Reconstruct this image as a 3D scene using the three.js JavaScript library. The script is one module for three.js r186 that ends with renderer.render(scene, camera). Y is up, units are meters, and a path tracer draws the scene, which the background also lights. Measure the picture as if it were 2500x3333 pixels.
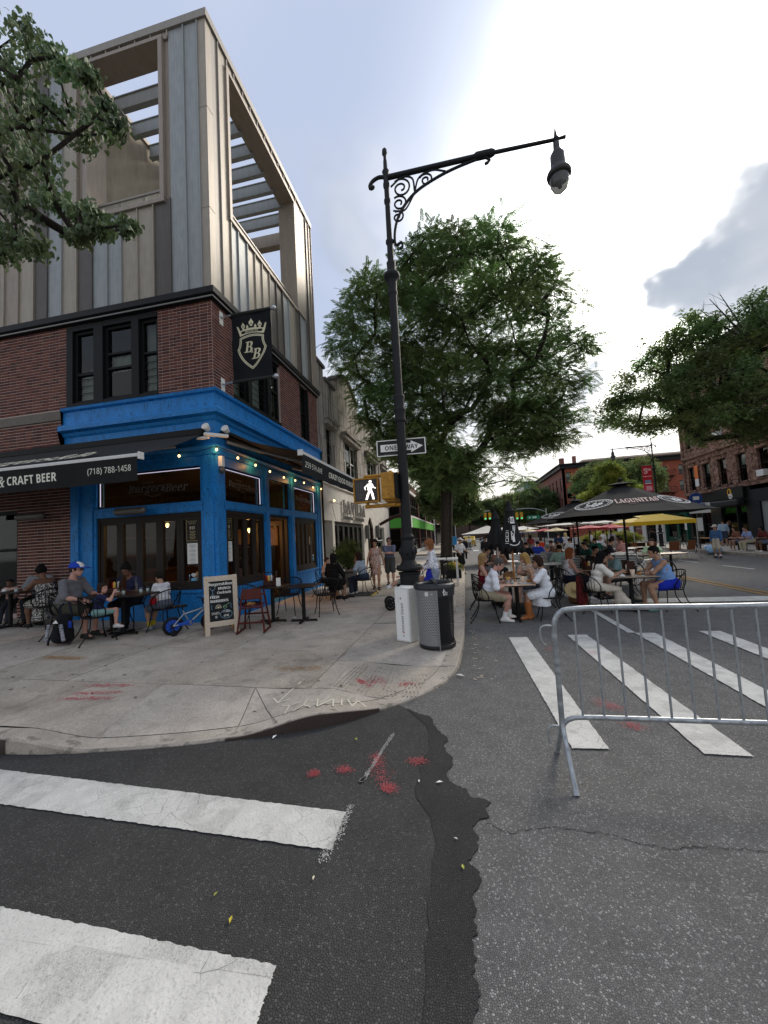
import * as THREE from 'three';
import {mergeGeometries,mergeVertices} from 'three/addons/utils/BufferGeometryUtils.js';
import {RoundedBoxGeometry} from 'three/addons/geometries/RoundedBoxGeometry.js';
import {FontLoader} from 'three/addons/loaders/FontLoader.js';
import {RectAreaLightUniformsLib} from 'three/addons/lights/RectAreaLightUniformsLib.js';
import {TextGeometry} from 'three/addons/geometries/TextGeometry.js';

// ---------------------------------------------------------------- camera, renderer
const scene = new THREE.Scene();
const camera = new THREE.PerspectiveCamera(105.38,0.75,0.1,900);
camera.rotation.set(0.0698,0.1937,-0.05498,'YXZ');
camera.position.set(0,1.8,0);
const renderer = new THREE.WebGLRenderer({antialias:true});
renderer.setSize(768,1024);
renderer.shadowMap.enabled = true;
RectAreaLightUniformsLib.init();
renderer.toneMapping = THREE.LinearToneMapping;
renderer.toneMappingExposure = 2.0;

// ---------------------------------------------------------------- noise
function rng(a) {return () => {a = (a + 0x6d2b79f5) | 0;let t = Math.imul(a ^ (a >>> 15),1 | a);t = (t + Math.imul(t ^ (t >>> 7),61 | t)) ^ t;return ((t ^ (t >>> 14)) >>> 0) / 4294967296;};}
const rnd = rng(77),R = (a,b) => a + (b - a) * rnd();
const clamp = THREE.MathUtils.clamp,lerp = THREE.MathUtils.lerp,sst = (a,b,x) => {const t = clamp((x - a) / (b - a),0,1);return t * t * (3 - 2 * t);};
const h2 = (x,y,s) => {let n = Math.imul(x | 0,374761393) + Math.imul(y | 0,668265263) + Math.imul(s | 0,974634777);n = Math.imul(n ^ (n >>> 13),1274126177);return ((n ^ (n >>> 16)) >>> 0) / 4294967296;};
function vnoise(x,y,s,p) {// value noise, period p (0 = none)
  const ix = Math.floor(x),iy = Math.floor(y),fx = x - ix,fy = y - iy,u = fx * fx * (3 - 2 * fx),v = fy * fy * (3 - 2 * fy);
  const w = p ? (k) => ((k % p) + p) % p :(k) => k,x0 = w(ix),x1 = w(ix + 1),y0 = w(iy),y1 = w(iy + 1);
  return lerp(lerp(h2(x0,y0,s),h2(x1,y0,s),u),lerp(h2(x0,y1,s),h2(x1,y1,s),u),v);
}
function fbm(x,y,s,o = 4,p = 0) {let a = 0.5,t = 0,n = 0;for (let i = 0;i < o;i++) {t += a * vnoise(x,y,s + i,p);n += a;a *= 0.5;x *= 2;y *= 2;p *= 2;} return t / n;}

// ---------------------------------------------------------------- sky: high broken cloud, brightest round the hidden sun
const SUN = new THREE.Vector3(0.42,0.55,-0.72).normalize();
const SKYBLOBS = [[0.458,0.450,-0.767,0.085,1],[0.497,0.459,-0.736,0.1,1],[0.420,0.447,-0.790,0.06,1],[0.391,0.445,-0.806,0.04,0.95],[0.359,0.445,-0.821,0.026,0.85],[0.338,0.445,-0.830,0.022,0.8],[0.531,0.476,-0.701,0.12,1],[0.492,0.410,-0.768,0.07,0.9],[0.303,0.319,-0.898,0.03,0.5],[0.297,0.227,-0.927,0.028,0.5],[0.334,0.216,-0.918,0.02,0.4]].map((b) => [new THREE.Vector3(b[0],b[1],b[2]).normalize(),b[3],b[4]]);
{
  const W = 1536,H = 768,data = new Float32Array(W * H * 4),d = new THREE.Vector3();
  for (let j = 0;j < H;j++) for (let i = 0;i < W;i++) {
    const up = ((j + 0.5) / H - 0.5) * Math.PI,az = ((i + 0.5) / W - 0.5) * 2 * Math.PI,y = Math.sin(up);
    d.set(Math.cos(az) * Math.cos(up),y,Math.sin(az) * Math.cos(up));
    const g = d.dot(SUN),k = 1.1 / (Math.max(y,0) + 0.28),px = d.x * k,pz = d.z * k;
    const n = fbm(px * 1.6 + 4.3,pz * 1.6 + 1.7,11,5),n2 = fbm(px * 4.2 + 9,pz * 3.2 + 2,31,5),st = fbm(px * 1.1 + pz * 2.3,px * 2.6 - pz * 0.6,51,4);
    let m = 0;// a few grey cumulus banks
    for (const [b,r,s] of SKYBLOBS) {const a = Math.acos(clamp(d.dot(b),-1,1)) + (n2 - 0.5) * 0.13 + (fbm(px * 15,pz * 15,71,5) - 0.5) * 0.10;m = Math.max(m,s * sst(r * 1.15,r * 0.45,a));}
    m = Math.min(1,m * (0.86 + 0.3 * (n2 - 0.5) + 0.5 * (fbm(px * 7,pz * 7,91,4) - 0.5)));
    const w = sst(0.7,1.04,g + (n - 0.5) * 0.5 + (n2 - 0.5) * 0.26),hot = 1.7 * Math.pow(clamp((g - 0.78) / 0.22,0,1),3.0) * (1 - m) ** 3;// where the hidden sun burns the cloud out
    const c = [lerp(0.285,0.5,w) + hot,lerp(0.315,0.505,w) + 0.98 * hot,lerp(0.385,0.515,w) + 0.94 * hot];
    const white = sst(0.42,0.72,n * 0.6 + st * 0.5) * (1 - w) * 0.8;// thin white veils over the blue-grey
    c[0] = lerp(c[0],0.43,white);c[1] = lerp(c[1],0.445,white);c[2] = lerp(c[2],0.475,white);
    const blue = sst(0.5,0.34,n) * (1 - w) * 0.5;
    c[0] = lerp(c[0],0.25,blue);c[1] = lerp(c[1],0.30,blue);c[2] = lerp(c[2],0.425,blue);
    const dk = Math.max(m * 0.95,sst(0.56,0.7,n2) * 0.4 * (1 - w));
    c[0] = lerp(c[0],0.235,dk);c[1] = lerp(c[1],0.265,dk);c[2] = lerp(c[2],0.315,dk);
    const hz = sst(0.42,0.04,y) * 0.85 * (1 - m * 0.8);
    c[0] = lerp(c[0],0.62 + 0.2 * g,hz);c[1] = lerp(c[1],0.6 + 0.18 * g,hz);c[2] = lerp(c[2],0.56 + 0.15 * g,hz);
    if (y < 0) {c[0] = 0.25;c[1] = 0.25;c[2] = 0.24;}
    data.set([c[0],c[1],c[2],1],(j * W + i) * 4);
 }
  const sky = new THREE.DataTexture(data,W,H,THREE.RGBAFormat,THREE.FloatType);
  sky.mapping = THREE.EquirectangularReflectionMapping;sky.magFilter = sky.minFilter = THREE.LinearFilter;sky.needsUpdate = true;
  scene.background = sky;scene.environment = sky;
}
const sun = new THREE.DirectionalLight(0xfff3e2,1.5);
sun.position.copy(SUN).multiplyScalar(80);sun.castShadow = true;sun.shadow.radius = 34;
sun.shadow.mapSize.set(2048,2048);
Object.assign(sun.shadow.camera,{left:-50,right:50,top:50,bottom:-50,near:1,far:260});
scene.add(sun,sun.target);

// ---------------------------------------------------------------- naming
const taken = new Map();
const numbered = (n) => {const k = taken.get(n) ?? 0;taken.set(n,k + 1);return k ? n + '_' + String(k).padStart(3,'0') :n;};
function tag(o,label,category,group) {o.userData = {...o.userData,label,category};if (group) o.userData.group = group;return o;}
function thing(name,label,category,pos = [0,0,0],turn = 0,group) {
  const o = new THREE.Group();o.name = numbered(name);scene.add(o);o.position.set(...pos);o.rotation.y = turn;return tag(o,label,category,group);
}
function copy(src,pos,turn,label,group) {
  const c = src.clone();c.name = numbered(src.name.replace(/_\d{3}$/,''));scene.add(c);c.position.set(...pos);c.rotation.set(0,turn,0);c.userData = {...src.userData};
  if (label) c.userData.label = label;
  if (group) c.userData.group = group;
  return c;
}
// uv in metres from the dominant axis of the normal
function metricUV(g) {
  const p = g.attributes.position,n = g.attributes.normal,uv = new Float32Array(p.count * 2);
  for (let i = 0;i < p.count;i++) {
    const ax = Math.abs(n.getX(i)),ay = Math.abs(n.getY(i)),az = Math.abs(n.getZ(i)),x = p.getX(i),y = p.getY(i),z = p.getZ(i);
    if (ay >= ax && ay >= az) {uv[2 * i] = x;uv[2 * i + 1] = z;} else if (ax >= az) {uv[2 * i] = z;uv[2 * i + 1] = y;} else {uv[2 * i] = x;uv[2 * i + 1] = y;}
 }
  g.setAttribute('uv',new THREE.BufferAttribute(uv,2));return g;
}
function join(list) {
  const out = [];
  for (let g of list.flat(3)) {
    if (!g) continue;
    if (g.index) g = g.toNonIndexed();
    if (!g.attributes.normal) g.computeVertexNormals();
    for (const k of Object.keys(g.attributes)) if (!['position','normal','uv'].includes(k)) g.deleteAttribute(k);
    if (!g.attributes.uv) metricUV(g);
    g.morphAttributes = {};out.push(g);
 }
  return out.length > 1 ? mergeGeometries(out) :out[0];
}
function mesh(name,geos,m,parent,keepUV) {
  const g = geos.isBufferGeometry ? geos :join(Array.isArray(geos) ? geos :[geos]);
  if (!keepUV && !g.userData.shared && (m.map || m.bumpMap)) metricUV(g);
  const o = new THREE.Mesh(g,m);o.name = parent ? name :numbered(name);o.castShadow = o.receiveShadow = true;(parent ?? scene).add(o);return o;
}
const struct = (name,geos,m,keepUV) => {const o = mesh(name,geos,m,null,keepUV);o.userData.kind = 'structure';return o;};
const stuff = (o) => {o.userData.kind = 'stuff';return o;};

// ---------------------------------------------------------------- geometry shorthand
const V = (x,y,z) => new THREE.Vector3(x,y,z);
function bx(w,h,d,x = 0,y = 0,z = 0,rx = 0,ry = 0,rz = 0) {const g = new THREE.BoxGeometry(w,h,d);if (rx) g.rotateX(rx);if (rz) g.rotateZ(rz);if (ry) g.rotateY(ry);g.translate(x,y,z);return g;}
const b2 = (x0,x1,y0,y1,z0,z1) => bx(Math.abs(x1 - x0),Math.abs(y1 - y0),Math.abs(z1 - z0),(x0 + x1) / 2,(y0 + y1) / 2,(z0 + z1) / 2);
function rb(w,h,d,r,x = 0,y = 0,z = 0,rx = 0,ry = 0,rz = 0) {const g = new RoundedBoxGeometry(w,h,d,2,r);if (rx) g.rotateX(rx);if (rz) g.rotateZ(rz);if (ry) g.rotateY(ry);g.translate(x,y,z);return g;}
function cyl(r0,r1,h,x = 0,y = 0,z = 0,n = 14) {const g = new THREE.CylinderGeometry(r1,r0,h,n);g.translate(x,y + h / 2,z);return g;}
function bar(a,b,r = 0.01,r1 = r,n = 8) {const A = Array.isArray(a) ? V(...a) :a,B = Array.isArray(b) ? V(...b) :b,d = B.clone().sub(A),g = new THREE.CylinderGeometry(r1,r,d.length(),n);g.translate(0,d.length() / 2,0);g.applyQuaternion(new THREE.Quaternion().setFromUnitVectors(V(0,1,0),d.normalize()));g.translate(A.x,A.y,A.z);return g;}
function tube(pts,r,seg = 16,rad = 6,closed = false) {return new THREE.TubeGeometry(new THREE.CatmullRomCurve3(pts.map((p) => (Array.isArray(p) ? V(...p) :p)),closed,'centripetal'),seg,r,rad,closed);}
function lathe(pts,n = 20,x = 0,y = 0,z = 0) {const g = new THREE.LatheGeometry(pts.map((p) => new THREE.Vector2(Math.max(p[0],0),p[1])),n);g.translate(x,y,z);return g;}
function sph(r,x = 0,y = 0,z = 0,n = 12,sx = 1,sy = 1,sz = 1) {const g = new THREE.SphereGeometry(r,n,Math.max(6,n * 0.7 | 0));g.scale(sx,sy,sz);g.translate(x,y,z);return g;}
function flat(pts,y) {const g = new THREE.ShapeGeometry(new THREE.Shape(pts.map((p) => new THREE.Vector2(p[0],-p[1]))));g.rotateX(-Math.PI / 2);g.translate(0,y,0);return g;}
function tri(verts,idx) {const g = new THREE.BufferGeometry();g.setAttribute('position',new THREE.Float32BufferAttribute(verts.flat(),3));g.setIndex(idx);const n = g.toNonIndexed();n.computeVertexNormals();return n;}
const quad = (a,b,c,d) => tri([a,b,c,d],[0,1,2,0,2,3]);
function wallShape(u0,u1,v0,v1,holes,t) {// slab in XY, thick t towards -Z from z = 0
  const s = new THREE.Shape([[u0,v0],[u1,v0],[u1,v1],[u0,v1]].map((p) => new THREE.Vector2(...p)));
  for (const [a,b,c,d] of holes) s.holes.push(new THREE.Path([[a,c],[a,d],[b,d],[b,c]].map((p) => new THREE.Vector2(...p))));
  const g = new THREE.ExtrudeGeometry(s,{depth:t,bevelEnabled:false});g.translate(0,0,-t);return g;
}
const T = (g,x,y,z,ry = 0,rx = 0,rz = 0) => {if (rx) g.rotateX(rx);if (rz) g.rotateZ(rz);if (ry) g.rotateY(ry);return g.translate(x,y,z);};

// ---------------------------------------------------------------- textures and materials
function dtex(w,h,fn,srgb = true,repM = 1,rough) {
  const a = new Uint8Array(w * h * 4);
  for (let y = 0;y < h;y++) for (let x = 0;x < w;x++) {const c = fn(x,y),o = (y * w + x) * 4;if (typeof c === 'number') a[o] = a[o + 1] = a[o + 2] = clamp(c,0,1) * 255;else for (let k = 0;k < 3;k++) a[o + k] = clamp(c[k],0,1) * 255;a[o + 3] = c.length > 3 ? clamp(c[3],0,1) * 255 :255;}
  const t = new THREE.DataTexture(a,w,h);t.wrapS = t.wrapT = THREE.RepeatWrapping;t.magFilter = THREE.LinearFilter;t.minFilter = THREE.LinearMipmapLinearFilter;t.generateMipmaps = true;
  if (srgb) t.colorSpace = THREE.SRGBColorSpace;t.repeat.set(1 / repM,1 / repM);t.needsUpdate = true;return t;
}
const enc = (l) => (l <= 0.0031308 ? l * 12.92 :1.055 * Math.pow(l,1 / 2.4) - 0.055);
function ctex(w,h,draw) {
  const c = document.createElement('canvas');c.width = w;c.height = h;const x = c.getContext('2d');draw(x,w,h);
  const t = new THREE.CanvasTexture(c);t.colorSpace = THREE.SRGBColorSpace;t.magFilter = THREE.LinearFilter;t.wrapS = t.wrapT = THREE.RepeatWrapping;return t;
}
const std = (o) => new THREE.MeshPhysicalMaterial({roughness:0.85,metalness:0,specularIntensity:0.6,...o});
const lin = (r,g,b) => new THREE.Color().setRGB(r,g,b);
const matCache = new Map();
const col = (hex,rough = 0.85,metal = 0) => {const k = hex + '|' + rough + '|' + metal;if (!matCache.has(k)) matCache.set(k,std({color:hex,roughness:rough,metalness:metal}));return matCache.get(k);};
// stones set in bitumen: jittered cells with their own tones
function cells(N,cell,seed,tone) {
  const G = N / cell,P = [];
  for (let j = 0;j < G;j++) for (let i = 0;i < G;i++) P.push([i * cell + h2(i,j,seed) * cell,j * cell + h2(i,j,seed + 1) * cell,h2(i,j,seed + 2)]);
  return (x,y) => {
    const ci = Math.floor(x / cell),cj = Math.floor(y / cell);let d1 = 1e9,d2 = 1e9,id = 0;
    for (let j = -1;j <= 1;j++) for (let i = -1;i <= 1;i++) {const q = P[((cj + j + G) % G) * G + ((ci + i + G) % G)],qx = q[0] + (ci + i < 0 ? -N :ci + i >= G ? N :0),qy = q[1] + (cj + j < 0 ? -N :cj + j >= G ? N :0),d = (x - qx) ** 2 + (y - qy) ** 2;if (d < d1) {d2 = d1;d1 = d;id = q[2];} else if (d < d2) d2 = d;}
    return [Math.sqrt(d2) - Math.sqrt(d1),id];
 };
}
function asphalt(seed,base,spread,cell,metres,patch) {
  const N = 1024,f = cells(N,cell,seed),hgt = new Float32Array(N * N);
  const map = dtex(N,N,(x,y) => {
    const [e,id] = f(x,y),edge = sst(0,cell * 0.28,e),n = fbm(x / 128,y / 128,seed + 9,4,8),fine = h2(x,y,seed + 5);
    const stone = base * (1 - spread * 0.5) + (id > 0.9 ? 1.7 :id > 0.6 ? 0.55 :id * 0.5) * spread * base;
    const v = lerp(base * 0.45,stone,edge) * (0.84 + 0.32 * fine) * lerp(1 - patch,1 + patch,n);
    hgt[y * N + x] = edge * (0.55 + 0.45 * id);
    return [enc(v * 1.01),enc(v),enc(v * 0.975)];
 },true,metres);
  const bump = dtex(N,N,(x,y) => hgt[y * N + x],false,metres);
  return std({map,bumpMap:bump,bumpScale:0.004,roughness:0.9});
}
const M = {};
M.roadOld = asphalt(3,0.178,0.64,8,1.2,0.2);
M.roadNew = asphalt(13,0.06,0.45,8,1.5,0.2);
M.roadSeal = asphalt(23,0.04,0.3,8,1.3,0.25);
function concrete(seed,base,tint,metres,stain) {
  const N = 1024,f = cells(N,8,seed);
  const map = dtex(N,N,(x,y) => {
    const [e,id] = f(x,y),n = fbm(x / 128,y / 128,seed + 3,5,8),big = fbm(x / 341.34,y / 341.34,seed + 17,3,3),sp = h2(x >> 1,y >> 1,seed + 7),blot = sst(0.62,0.74,fbm(x / 64,y / 64,seed + 40,4,16));
    let v = base * (0.62 + 0.5 * n + 0.24 * big) * (0.86 + 0.22 * id + 0.12 * h2(x,y,seed));v *= 1 - stain * blot;
    if (sp > 0.955) v *= 0.6;else if (sp < 0.03) v *= 1.3;
    return [enc(v * tint[0]),enc(v * tint[1]),enc(v * tint[2])];
 },true,metres);
  const bump = dtex(512,512,(x,y) => fbm(x / 16,y / 16,seed + 60,3,32) * 0.5 + h2(x,y,seed) * 0.5,false,metres / 2);
  return std({map,bumpMap:bump,bumpScale:0.003,roughness:0.92});
}
M.pave = [concrete(41,0.35,[1.12,1,0.85],2.3,0.16),concrete(51,0.32,[1.13,1,0.83],2.6,0.2),concrete(61,0.37,[1.11,1,0.86],2.1,0.15)];
M.kerb = concrete(71,0.36,[1.12,1,0.85],1.4,0.4);
{// thermoplastic paint: off white, cracked, specked
  const N = 1024,f = cells(N,128,81);
  M.paint = std({roughness:0.75,map:dtex(N,N,(x,y) => {
    const wx = x + 26 * (fbm(x / 64,y / 64,5,3,16) - 0.5),wy = y + 26 * (fbm(x / 64,y / 64,6,3,16) - 0.5);
    const [e] = f((wx + N) % N,(wy + N) % N),n = fbm(x / 64,y / 64,83,5,16),sp = h2(x,y,84),chip = sst(0.66,0.7,fbm(x / 6,y / 6,85,3,0)),big = fbm(x / 256,y / 256,88,2,4);
    let v = 0.63 * (0.78 + 0.26 * n) * (0.93 + 0.1 * h2(x >> 1,y >> 1,9));if (e < 1.6 && big > 0.5) v *= 0.5;if (sp > 0.985) v *= 0.55;v = lerp(v,0.3,chip * 0.4);v *= 1 - 0.3 * sst(0.5,0.72,fbm(x / 90,y / 90,89,4,0)) * (h2(x >> 1,y >> 1,87) > 0.55 ? 1 :0.25);
    return [enc(v),enc(v * 0.995),enc(v * 0.94)];
 },true,1.6),bumpMap:dtex(512,512,(x,y) => fbm(x / 8,y / 8,86,3,64),false,0.8),bumpScale:0.003});
}
const grain = dtex(512,512,(x,y) => 0.86 + 0.14 * fbm(x / 16,y / 16,91,4,32) - 0.03 * h2(x,y,92),true,0.5);// faint unevenness for paint and cloth
const weave = dtex(256,256,(x,y) => 0.85 + 0.08 * ((x + y) & 1) + 0.1 * fbm(x / 32,y / 32,94,3,8),true,0.25);
const rough512 = dtex(512,512,(x,y) => 0.6 + 0.4 * fbm(x / 32,y / 32,96,4,16),false,0.7);
const paintMat = (hex,r = 0.55,metal = 0) => std({color:hex,roughness:r,metalness:metal,map:grain,bumpMap:rough512,bumpScale:0.0015});
const cloth = (hex) => {const k = 'cl' + hex;if (!matCache.has(k)) matCache.set(k,std({color:hex,roughness:0.95,map:weave}));return matCache.get(k);};
M.blue = std({color:lin(0.018,0.25,0.68),roughness:0.5,map:dtex(512,512,(x,y) => {const n = fbm(x / 32,y / 64,101,5,16),c = sst(0.68,0.72,fbm(x / 8,y / 8,103,3,64)),s = sst(0.66,0.8,fbm(x / 5,y / 90,107,4,0));const v = 0.8 + 0.2 * n - 0.22 * c - 0.16 * s;return [v + 0.12 * c,v,v - 0.02 * c];},true,1.9),bumpMap:rough512,bumpScale:0.003});
M.black = paintMat(0x0c0d0e,0.65);M.iron = std({color:0x0d0d0e,roughness:0.45,metalness:0.3});
M.castIron = std({color:lin(0.011,0.012,0.014),roughness:0.6,map:grain,bumpMap:rough512,bumpScale:0.002});
M.brownFrame = paintMat(0x2b241f,0.6);
M.white = paintMat(0xe6e6e2,0.5);M.alu = std({color:0xb8babd,roughness:0.4,metalness:0.8});
M.galv = std({color:lin(0.56,0.60,0.63),roughness:0.42,metalness:0.55,specularIntensity:1,map:dtex(256,256,(x,y) => 0.62 + 0.38 * fbm(x / 16,y / 16,111,4,16),true,0.5),bumpMap:rough512,bumpScale:0.001});
M.pane = new THREE.MeshPhysicalMaterial({color:0xe0e6e5,roughness:0.02,transmission:1,thickness:0,ior:1.5,specularIntensity:0.45});
M.clear = new THREE.MeshPhysicalMaterial({color:0xf4f8f8,roughness:0.04,transmission:1,thickness:0,ior:1.4});
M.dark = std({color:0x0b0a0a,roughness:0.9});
M.mortar = std({color:lin(0.52,0.41,0.37),roughness:0.95,map:grain});
M.wood = (() => {const N = 256;return std({roughness:0.7,color:0xffffff,map:dtex(N,N,(x,y) => {const g = fbm(x / 4 + 2 * fbm(x / 64,y / 64,122,2,4),y / 64,121,4,0),v = 0.55 + 0.5 * g;return [v * 0.86,v * 0.66,v * 0.46];},true,0.6)});})();
M.woodDark = std({color:0x4a2f22,roughness:0.6,map:M.wood.map});
M.woodGrey = std({color:0xcfc0ac,roughness:0.75,map:grain});

// ================================================================ GROUND
const slopeH = (x,z) => 0.15 + 0.035 * Math.max(0,-x - 3.5) * sst(3.0,6.2,-z);
struct('road',(() => {const g = new THREE.PlaneGeometry(900,900);g.rotateX(-Math.PI / 2);g.translate(0,0,-200);return g;})(),M.roadOld);
// newer dark asphalt of the cross street, broken edge against the old avenue surface
const jag = [[-0.95,-4.35],[-0.78,-4.27],[-0.62,-4.14],[-0.55,-4.08],[-0.46,-4.05],[-0.41,-3.99],[-0.36,-3.82],[-0.31,-3.71],[-0.26,-3.66],[-0.24,-3.59],[-0.27,-3.5],[-0.25,-3.4],[-0.19,-3.3],[-0.2,-3.19],[-0.24,-3.1],[-0.21,-3.01],[-0.15,-2.96],[-0.1,-2.94],[-0.07,-2.86],[-0.04,-2.84],[0.02,-2.85],[0.07,-2.81],[0.03,-2.74],[0.05,-2.67],[-0.02,-2.63],[-0.06,-2.57],[-0.03,-2.5],[-0.03,-2.41],[-0.09,-2.31],[-0.04,-2.26],[-0.02,-2.2],[-0.07,-2.1],[-0.05,-2.03],[-0.07,-1.97],[-0.05,-1.92],[-0.08,-1.88],[-0.06,-1.81],[-0.08,-1.74],[-0.05,-1.68],[-0.08,-1.59],[-0.05,-1.3],[-0.09,-1],[-0.06,-0.5],[-0.08,0.4],[-0.1,2]];
const roughen = (pts,a,n = 4,closed = true) => {const o = [];for (let i = 0;i < pts.length - (closed ? 0 :1);i++) {const p = pts[i],q = pts[(i + 1) % pts.length];for (let k = 0;k < n;k++) {const t = k / n,e = k ? 1 :0.4;o.push([lerp(p[0],q[0],t) + R(-a,a) * e,lerp(p[1],q[1],t) + R(-a,a) * e]);}} return o;};
const jagF = roughen(jag,0.01,4,false);
struct('road_patch',flat([...jagF,[-30,2],[-30,-3.3],[-6,-3.3],[-2.5,-3.9],[-1.3,-4.5]],0.004),M.roadNew);
struct('road_seal',flat([...jagF.slice(6),[-0.30,2],[-0.28,0.4],...roughen([[-0.26,-1.2],[-0.27,-1.7],[-0.27,-1.9],[-0.28,-2.11],[-0.27,-2.35],[-0.32,-2.64],[-0.43,-2.8],[-0.46,-2.91],[-0.42,-3.05],[-0.45,-3.2],[-0.40,-3.45],[-0.42,-3.7],[-0.5,-3.95]],0.015,3,false)],0.008),M.roadSeal);
// painted markings
const markings = new THREE.Group();markings.name = numbered('road_markings');markings.userData.kind = 'structure';scene.add(markings);
const paintBar = (name,pts,y = 0.012,m = M.paint) => mesh(name,flat(roughen(pts,0.0045,90),y),m,markings);
paintBar('crossing_bar',[[-9,-3.36],[-4.02,-2.763],[-0.878,-2.603],[-0.874,-2.283],[-3.47,-2.386],[-9,-2.9]]);
paintBar('crossing_bar',[[-7,-2.02],[-2.48,-1.711],[-0.9,-1.654],[-0.868,-1.3],[-7,-1.5]]);
paintBar('crossing_bar',[[0.662,-7.077],[0.964,-7.102],[1.049,-3.559],[0.764,-3.543]]);
paintBar('crossing_bar',[[1.632,-7.215],[1.942,-7.239],[2.046,-3.543],[1.722,-3.552]]);
paintBar('crossing_bar',[[2.72,-7.33],[3.02,-7.33],[3.01,-3.6],[2.72,-3.6]]);
paintBar('crossing_bar',[[3.71,-7.42],[4.015,-7.42],[4.03,-3.6],[3.73,-3.6]]);
for (const x of [4.75,5.75,6.75,7.75,8.75,9.75,10.75,11.75]) paintBar('crossing_bar',[[x,-7.45],[x + 0.3,-7.45],[x + 0.3,-3.6],[x,-3.6]]);
for (let k = 0;k < 12;k++) {const a = -7.35 - k * 3.1,b = a - 3.1,o = 0.0016;paintBar('edge_line',[[2.62 + o * (b + 7),b],[2.74 + o * (b + 7),b],[2.74 + o * (a + 7),a],[2.62 + o * (a + 7),a]]);}
paintBar('stop_line',[[2.9,-10.68],[7.2,-10.68],[7.2,-10.1],[2.9,-10.1]]);
M.yellowPaint = std({color:lin(0.62,0.34,0.06),roughness:0.8,map:M.paint.map});
for (const x of [6.85,7.1]) paintBar('centre_line',[[x,-70],[x + 0.1,-70],[x + 0.1,-10.6],[x,-10.6]],0.012,M.yellowPaint);
for (let k = 0;k < 9;k++) paintBar('lane_dash',[[10.1,-13 - 3.4 * k - 1.7],[10.22,-13 - 3.4 * k - 1.7],[10.22,-13 - 3.4 * k],[10.1,-13 - 3.4 * k]]);
for (let k = 0;k < 3;k++) paintBar('crossing_bar',[[1.1 + k * 1.6,-46],[1.7 + k * 1.6,-46],[1.7 + k * 1.6,-43],[1.1 + k * 1.6,-43]]);
for (let k = 0;k < 3;k++) paintBar('guide_dash',[[11.9,-9.4 - k * 3],[12.05,-9.4 - k * 3],[12.05,-8.4 - k * 3],[11.9,-8.4 - k * 3]]);
// cracks in the old surface
{const m = std({color:0x0a0a0a,roughness:1});
  const crack = (pts,w) => {const f = roughen(pts,0.014,8,false),g = [];for (let k = 0;k < f.length - 1;k++) {const a = f[k],b = f[k + 1],u = w * R(0.3,1),v = w * R(0.3,1);g.push(quad([a[0],0.004,a[1] + u],[b[0],0.004,b[1] + v],[b[0],0.004,b[1] - v],[a[0],0.004,a[1] - u]));} mesh('crack',g,m,markings);};
  crack([[0.02,-2.62],[0.16,-2.55],[0.38,-2.63],[0.56,-2.63],[0.76,-2.6],[0.91,-2.55],[1.04,-2.54],[1.26,-2.58],[1.5,-2.58],[1.9,-2.5],[2.6,-2.6]],0.003);
  crack([[1.6,-5.6],[1.3,-5.3],[0.9,-5.2],[0.5,-5.3]],0.004);crack([[4.2,-6.0],[3.4,-6.4],[2.2,-6.2]],0.005);}
// spray paint and chalk: speckled deposits
function deposit(n,pts,y,m,parent,rmin,rmax) {const g = [];for (let i = 0;i < n;i++) {const k = Math.floor(rnd() * (pts.length - 1)),t = rnd(),p = pts[k],q = pts[k + 1],s = p[2] ?? 0.05,a = R(0,6.28),d = s * 0.62 * Math.sqrt(-2 * Math.log(1 - 0.98 * rnd())),r = R(rmin,rmax),x = lerp(p[0],q[0],t) + Math.cos(a) * d,z = lerp(p[1],q[1],t) + Math.sin(a) * d * 0.8,c = new THREE.CircleGeometry(r,5);c.rotateX(-Math.PI / 2);c.rotateY(a);c.translate(x,typeof y === 'function' ? y(x,z) :y,z);g.push(c);} return mesh('spray_mark',g,m,parent);}
M.red = std({color:lin(0.5,0.085,0.1),roughness:0.9});M.orange = std({color:lin(0.42,0.22,0.07),roughness:0.95});M.chalk = std({color:lin(0.5,0.5,0.48),roughness:0.95});M.chalkY = std({color:lin(0.6,0.57,0.46),roughness:0.95});
for (const [p,n] of [[[[-0.83,-3.3,0.05],[-0.78,-3.15,0.07],[-0.66,-2.9,0.05],[-0.62,-2.84,0.06]],700],[[[-1.06,-3.07,0.06],[-1.0,-3.05,0.06]],230],[[[-1.26,-3.02,0.035],[-1.25,-2.95,0.035]],240],[[[-0.49,-3.24,0.06],[-0.46,-3.22,0.05]],260],[[[1.28,-4.5,0.09],[1.38,-4.3,0.1]],500],[[[1.37,-4.02,0.07],[1.41,-3.92,0.07]],330],[[[1.18,-6.5,0.09],[1.2,-6.3,0.09]],220],[[[1.72,-6.25,0.08],[1.75,-6.15,0.06]],180]]) deposit(n,p,0.0165,M.red,markings,0.0015,0.0042);
deposit(900,[[-0.74,-3.65,0.012],[-0.79,-3.35,0.012],[-0.84,-2.98,0.012],[-0.86,-2.93,0.03]],0.0163,M.chalk,markings,0.003,0.006);
deposit(420,[[-0.86,-2.66,0.02],[-0.86,-2.42,0.03],[-0.9,-2.2,0.03]],0.0163,M.chalk,markings,0.002,0.004);

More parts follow.
